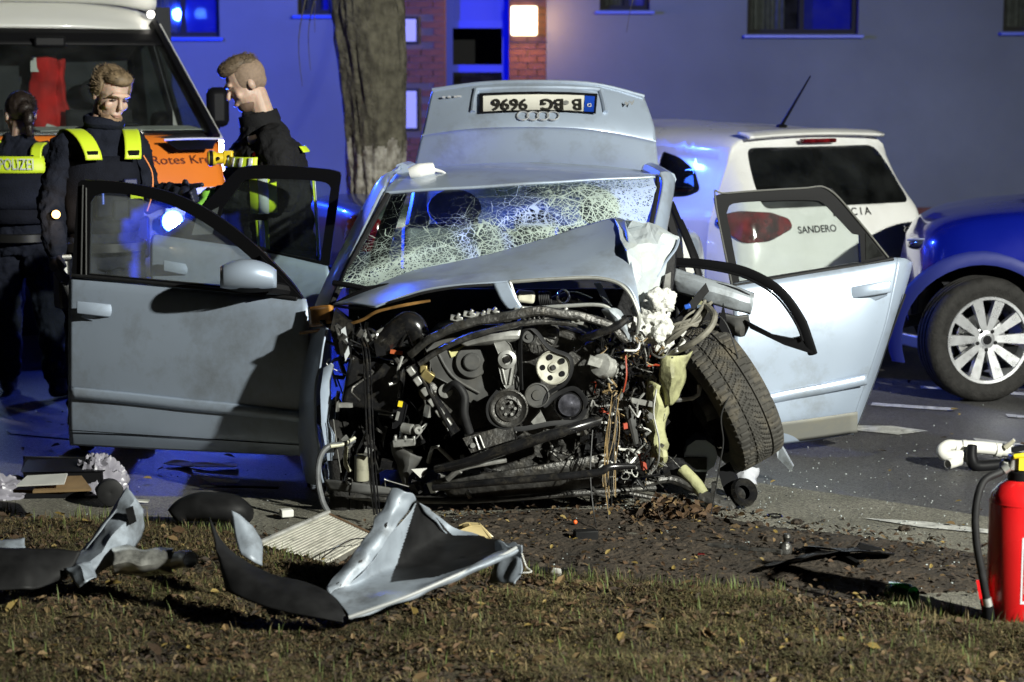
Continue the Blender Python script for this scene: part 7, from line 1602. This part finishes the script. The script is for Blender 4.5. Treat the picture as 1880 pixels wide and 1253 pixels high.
O("end_flange", M().surf([WW(r) for r in ([(905, 1000, 6.35), (930, 996, 6.3), (957, 1004, 6.24)], [(908, 1035, 6.3), (935, 1030, 6.26), (958, 1035, 6.22)], [(892, 1070, 6.3), (925, 1068, 6.24), (945, 1074, 6.2)])], 16, 18, .02, 18), inner_silver, fp, solid=.004)
O("back_tab", M().surf([WW(r) for r in ([(770, 925, 6.5), (782, 945, 6.55), (800, 958, 6.6)], [(790, 935, 6.56), (806, 962, 6.6), (826, 985, 6.64)])], 8, 6, .008, 14), inner_silver, fp, solid=.004)
from mathutils.bvhtree import BVHTree
bv = BVHTree.FromPolygons(fl_g.v, fl_g.f)
for x, y, r in ((737, 925, 7), (712, 966, 8), (664, 1036, 8), (622, 1074, 5)):
    d = (W(x, y, 6.3) - cam_o.location).normalized(); hit = bv.ray_cast(cam_o.location, d)
    if hit[0]:
        nn = hit[1] if hit[1].dot(d) < 0 else -hit[1]; rr = r * 6.3 / FPX
        O("hole", M().lathe([(rr, -.001), (rr * .95, .0035), (.0001, .003)], hit[0], nn, 14), m_liner, fp)
O("wheel_arch_liner", M().surf([WW(r) for r in ([(384, 953, 6.30), (404, 990, 6.28), (440, 1028, 6.24), (500, 1056, 6.18), (560, 1072, 6.12), (606, 1092, 6.06), (634, 1132, 5.98)], [(392, 985, 6.22), (408, 1020, 6.18), (448, 1055, 6.12), (505, 1085, 6.05), (560, 1102, 6.0), (600, 1116, 5.98), (630, 1134, 5.97)], [(418, 1085, 6.12), (432, 1094, 6.08), (468, 1108, 6.03), (512, 1122, 5.98), (562, 1132, 5.95), (600, 1138, 5.94), (632, 1142, 5.94)])], 40, 14, .006, 8), m_liner, fp, solid=.006)
O("liner_tab", M().surf([WW(r) for r in ([(424, 940, 6.45), (444, 948, 6.45), (465, 965, 6.45)], [(430, 985, 6.42), (455, 990, 6.40), (478, 1000, 6.42)], [(440, 1020, 6.36), (460, 1030, 6.34), (480, 1040, 6.36)])], 8, 8, .008, 14), inner_silver, fp, solid=.004)

lp = empty("wing_panel", G(150, 1075), "smaller torn silver panel strip with dark skirt at the verge", "car panel")
def folded(stn, nu=5, amp=.004, seed=0):
    """crisply folded sheet: stations of equal point lists joined by straight creases"""
    rows = []
    for i in range(len(stn) - 1):
        for k in range(5):
            t = k / 5; rows.append([W(*[p[q] + (r[q] - p[q]) * t for q in range(3)]) for p, r in zip(stn[i], stn[i + 1])])
    rows.append([W(*p) for p in stn[-1]])
    out = []
    for r in rows:
        o = []
        for j in range(len(r) - 1):
            for k in range(nu): o.append(r[j].lerp(r[j + 1], k / nu))
        o.append(r[-1]); out.append([p + noise.noise_vector(p * 19 + Vector((seed, 0, 0))) * amp for p in o])
    return M().grid(out)
O("skin", folded([[(228, 902, 6.62), (233, 895, 6.60), (246, 912, 6.55), (262, 935, 6.58), (264, 966, 6.60)], [(204, 945, 6.60), (214, 936, 6.55), (236, 955, 6.50), (252, 962, 6.54), (258, 990, 6.58)], [(178, 986, 6.55), (192, 975, 6.50), (206, 985, 6.44), (232, 996, 6.48), (240, 1008, 6.52)],
    [(156, 1006, 6.50), (166, 1010, 6.46), (186, 1014, 6.40), (204, 1020, 6.43), (216, 1030, 6.46)], [(122, 1030, 6.46), (130, 1036, 6.42), (150, 1042, 6.37), (166, 1048, 6.38), (176, 1056, 6.40)]], 4, .008), inner_silver, lp, solid=.003, smooth=24)
O("fin", folded([[(154, 1010, 6.42), (160, 1006, 6.41)], [(180, 972, 6.46), (190, 968, 6.45)], [(206, 938, 6.50), (214, 934, 6.49)]], 2, .004), inner_silver, lp, solid=.003, smooth=24)
O("torn_end", folded([[(120, 1046, 6.34), (142, 1034, 6.33), (166, 1036, 6.36)], [(130, 1060, 6.30), (150, 1050, 6.27), (176, 1054, 6.31)], [(148, 1080, 6.25), (158, 1070, 6.23), (172, 1062, 6.26)]], 4, .010, 5), inner_silver, lp, solid=.003, smooth=24)
O("window_slot", M().prism(WW([(230, 935, 6.48), (243, 930, 6.48), (250, 958, 6.48), (238, 965, 6.48)]), (0, .01, 0)), m_liner, lp)
O("skirt", M().surf([WW(r) for r in ([(-60, 1012, 6.36), (30, 1006, 6.38), (80, 1012, 6.40), (150, 1012, 6.42)], [(-60, 1045, 6.28), (30, 1042, 6.28), (80, 1046, 6.32), (135, 1040, 6.38)], [(-60, 1085, 6.2), (30, 1084, 6.22), (70, 1082, 6.26), (110, 1062, 6.34)])], 20, 12, .008, 8), m_liner, lp, solid=.005)
O("back_edge", M().surf([WW(r) for r in ([(-50, 990, 6.55), (0, 992, 6.55), (48, 990, 6.55)], [(-50, 1015, 6.5), (0, 1012, 6.5), (48, 1008, 6.5)])], 10, 6, .012, 14), inner_silver, lp, solid=.004)

# radiator core
rc = empty("radiator_core", G(580, 1000), "pale finned radiator core lying flat behind the panel", "radiator")
q = [G(478, 1002, .02), G(604, 946, .07), G(690, 986, .07), G(600, 1036, .02)]
m_fin = mat("radiator_fins", (.62, .60, .52), .55, metal=.2, var=.15, vscale=30, dirt=((.16, .15, .12), .6, 18)); m_fin2 = mat("radiator_fins_dark", (.10, .095, .08), .6, var=.2, vscale=40)
O("core", M().prism(q, (0, 0, -.02)), m_fin2, rc)
for k in range(17):
    t = (k + .5) / 17; a, b = q[0].lerp(q[3], t), q[1].lerp(q[2], t); wv = (q[3] - q[0]) / 17 * .33
    O("fin", M().prism([a - wv, a + wv, b + wv, b - wv], (0, 0, .006)), m_fin, rc, smooth=0)
O("side_tank", M().tube([q[0] + Vector((0, 0, .012)), q[1] + Vector((0, 0, .012))], .01, 8), m_cast, rc); O("side_tank", M().tube([q[1], q[2]], .009, 8), mat("tank_rust", (.25, .15, .08), .6), rc)
O("scratch_wire", M().tube([G(590, 1026, .07), G(620, 1004, .09), (G(650, 990, .095)), G(682, 990, .09)], .0025, 6), m_chrome, rc)

def lump(name, label, cat, g, m, **k):
    return tag(O(name, g, m, **k), label, cat)
m_tan = mat("tan_plastic", (.50, .40, .20), .4, var=.1, vscale=10)
lump("plastic_cover", "tan plastic cover lying behind the big torn panel", "plastic part", M().prism([G(828, 992, .02), G(842, 970, .06), G(856, 964, .07), G(880, 966, .07), G(902, 990, .02)], (0, .05, .0)).prism([G(850, 966, .075), G(862, 964, .08), (G(862, 966, .06)), G(850, 968, .06)], (0, .03, 0)), m_tan, bevel=.006)
can = empty("silencer_box", G(280, 1045), "crushed silver metal canister with a pipe stub in the grass", "metal canister")
O("shell", M().surf([[W(208 + 110 * t, 1032 + dy - 3 * math.sin(t * 9), 6.38 + dz) for t in (0, .25, .5, .75, 1)] for dy, dz in ((-24, .06), (-18, .0), (0, -.03), (16, .0), (22, .05))], 24, 16, .012, 20), mat("crushed_alloy", (.45, .45, .42), .3, metal=.7, var=.5, vscale=18, dirt=((.05, .05, .045), .8, 16)), can, smooth=30, solid=.004)
O("pipe_stub", M().tube([W(318, 1030, 6.38), W(340, 1026, 6.34), W(350, 1028, 6.31)], .028, 16, caps=False), mat("stub_steel", (.30, .30, .29), .35, metal=.7, dirt=((.04, .04, .04), .7, 20)), can, solid=.004)
lump("white_stick", "thin white stick with a dark band in the grass", "stick", M().tube([G(58, 1086, .03), G(88, 1072, .04)], .006, 8), m_paper)
for name, label, px in (("papers", "sheets of paper lying flat on the road under the open door", [(300, 852), (322, 845), (348, 848), (356, 858), (330, 856)]), ("papers", "second paper sheet further right under the open door", [(348, 851), (380, 850), (436, 853), (434, 858), (360, 858)]), ("papers", "narrow paper sheet lying nearer the verge under the door", [(366, 877), (400, 880), (440, 882), (436, 887), (384, 885)]), ("papers", "paper scrap beside the white bag", [(210, 908), (226, 906), (230, 916), (212, 918)]), ("papers", "thin paper strip in the blue light beside the bag", [(236, 917), (275, 919), (272, 923), (240, 922)])):
    lump("paper_sheet", label, "paper", M().prism([G(a, b, .012 + .01 * (i % 2)) for i, (a, b) in enumerate(px)], (0, 0, .003)), m_paper)
bag = empty("storage_crate", G(130, 905), "black crate with cardboard and folders on top beside the white bag", "crate")
O("crate", M().prism([G(44, 918), G(190, 916), G(196, 890), G(48, 892)], (0, 0, .12)), m_trimblk, bag, bevel=.01)
O("cardboard", M().prism([G(24, 905, .125), G(110, 908, .125), G(160, 900, .16), G(140, 880, .16), G(60, 884, .125)], (0, 0, .012)).prism([G(60, 906, .15), G(168, 902, .17), G(150, 878, .19), G(80, 880, .16)], (0, 0, .01)), mat("cardboard", (.26, .17, .08), .8, var=.2, vscale=8), bag)
O("white_folder", M().prism([G(30, 894, .17), G(118, 890, .19), G(124, 872, .2), G(50, 876, .18)], (0, 0, .006)), m_paper, bag)
m_bag = mat("plastic_bag_white", (.26, .25, .29), .35, var=.05, vscale=6)
def crumpled(c, rx, ry, rz, seed):
    rows = []
    for i in range(34):
        ph = math.pi * .52 * i / 33; row = []
        for j in range(60):
            th = 2 * math.pi * j / 60; u = Vector((math.cos(th) * math.sin(ph), math.sin(th) * math.sin(ph), math.cos(ph)))
            q = u * 2.2 + Vector((seed, 0, 0)); cre = 1 - abs(noise.noise(q)) * 1.0 - abs(noise.noise(q * 2.3)) * .45 - abs(noise.noise(q * 5)) * .18
            row.append(c + Vector((u.x * rx, u.y * ry, u.z * rz)) * (.62 + .5 * cre))
        rows.append(row)
    return M().grid(rows, True)
lump("plastic_bag", "crumpled white plastic bag beside the black crate", "bag", crumpled(G(182, 908), .13, .10, .17, 3), m_bag, smooth=32, solid=.002)
lump("plastic_bag", "small bluish plastic bag at the far end of the crate", "bag", crumpled(G(0, 914), .16, .08, .10, 8), m_bag, smooth=32, solid=.002)
lump("tin_lid", "dark round tin in front of the white bag", "tin", M().lathe([(.001, .0), (.05, .0), (.055, .01), (.055, .08), (.045, .085), (.001, .08)], G(200, 902, .06), (.3, -1, .1), 20), m_liner)
g = M().tube([G(322, 950, .06), G(345, 935, .09), G(400, 932, .10), G(440, 940, .08), G(446, 952, .05)], [.05, .07, .07, .045], 12, flat=.8)
lump("bumper_piece", "black rounded bumper piece lying on the asphalt at the verge", "bumper", g.jitter(.012, 10), m_liner, smooth=180)
lump("trim_strip", "dark trim strip with yellow leaf on it under the door", "trim", M().tube([G(368, 893, .02), G(440, 894, .02), G(510, 896, .025)], .010, 6, flat=.5), m_trimblk)
lump("white_block", "small white plastic block by the front wing", "plastic part", M().box(G(526, 942, .03), (.05, .04, .03), Matrix.Rotation(.4, 3, 'Z')), m_paper, bevel=.004)
# black plastic scraps on the soil
lump("plastic_scrap", "long curved black plastic scrap with a pointed end on the soil", "plastic scrap", M().surf([[G(1480 + 160 * t, 1004 + 14 * t, .012 + h + .02 * math.sin(t * 3)) for t in (0, .3, .6, 1)] for h in (.0, .035 , .02)], 14, 5, .008, 16), m_liner, solid=.004)
lump("plastic_scrap", "flat twisted black strip in front of the soil patch", "plastic scrap", M().surf([[G(1405 + 170 * t, 1040 - 34 * t, .012 + h) for t in (0, .3, .6, 1)] for h in (.0, .03, .045)], 16, 5, .016, 12), m_liner, solid=.004)
lump("plastic_scrap", "short black bar lying across the twisted strip", "plastic scrap", M().tube([G(1538, 1016, .03), G(1580, 1040, .02)], .014, 8), m_liner)
lump("plastic_scrap", "black wedge piece at the end of the curved scrap", "plastic scrap", M().prism([G(1566, 1016, .012), G(1580, 998, .05), G(1640, 1014, .012)], (0, .02, 0)), m_liner)
lump("plastic_scrap", "black square piece near the hanging wires", "plastic scrap", M().box(G(1075, 985, .03), (.09, .05, .05), Matrix.Rotation(.2, 3, 'Z')), m_liner, bevel=.004)
lump("ball_joint", "upright dark ball joint standing on the soil", "ball joint", M().lathe([(.001, .075), (.012, .073), (.016, .062), (.012, .052), (.010, .045), (.022, .03), (.026, .01), (.024, 0)], G(1441, 1016, .012), (.1, 0, 1), 16).tube([G(1300, 1002, .02), G(1380, 1010, .02), G(1435, 1014, .025)], .011, 8), m_iron)
lump("metal_ring", "bright flat metal ring on the light asphalt", "ring", M().lathe([(.026, 0), (.03, .006), (.034, 0)], G(1422, 948, .01), (0, 0, 1), 24), m_chrome)
lump("clear_scrap", "clear plastic scrap under the leaning wheel", "plastic scrap", M().surf([WW(r) for r in ([(1340, 855, 8.25), (1365, 858, 8.22), (1392, 858, 8.25)], [(1352, 885, 8.22), (1370, 890, 8.18), (1388, 888, 8.22)])], 8, 8, .02, 20), mat("milky_plastic", (.45, .46, .5), .25), solid=.003)
lump("green_jar", "small green glass jar lying on its side by the verge", "glass jar", M().lathe([(.001, -.05), (.03, -.05), (.036, -.044), (.037, .03), (.030, .045), (.032, .05), (.028, .05)], G(1655, 1090, .045), (.6, -.75, .05), 26), glass_mat("green_glass", (.12, .5, .22), .05, rough=.05), solid=.003, smooth=60)
lump("green_twig", "pale green twig lying in front of the glass jar", "twig", M().tube([G(1570, 1112, .025), G(1620, 1110, .03), (G(1676, 1108, .025))], .008, 7).jitter(.004, 40), mat("twig_green", (.16, .18, .07), .8, var=.3, vscale=20))
lump("white_shard", "small cream shard next to the end of the torn panel", "shard", M().prism([G(1008, 1056, .02), G(1016, 1044, .05), G(1030, 1046, .045), G(1032, 1058, .02)], (0, .01, 0)), m_paper)
lump("white_wire", "white wire loop hanging off the torn panel", "wire", M().tube([W(958, 1016, 6.24), W(966, 1040, 6.22), W(976, 1050, 6.2), W(960, 1052, 6.2)], .002, 5), m_paper)
lump("black_mat", "dark flat strip lying behind the grass edge", "strip", M().prism([G(972, 1050), G(1060, 1056), G(1062, 1070), G(975, 1066)], (0, 0, .02)), m_liner)
lump("red_crumb", "bright red plastic crumb on the soil", "plastic crumb", M().box(G(1287, 1018, .02), (.025, .012, .008)), m_red)
lump("orange_button", "tiny orange button on the asphalt under the engine", "button", M().ell(G(1056, 959, .02), (.009, .009, .009), 10), mat("orange_dot", (.9, .15, .03), .4))
# on the roof of the wreck
cupm = mat("milky_cup", (.78, .78, .76), .3, trans=.0)
lump("plastic_cup", "white translucent plastic cup lying on the wreck's roof", "cup", M().tube(WW([(752, 318, 9.0), (770, 314, 9.0), (795, 310, 9.02)]), [.026, .034, .028], 18).tube(WW([(795, 312, 9.02), (812, 316, 9.01), (822, 322, 9.0)]), [.012, .002], 6), cupm, smooth=60)
lump("roof_shard", "white shard lying near the front edge of the wreck's roof", "shard", M().prism(WW([(948, 326, 8.93), (975, 322, 8.93), (1004, 328, 8.92), (985, 333, 8.9), (955, 332, 8.9)]), (0, .02, .004)), m_paper)
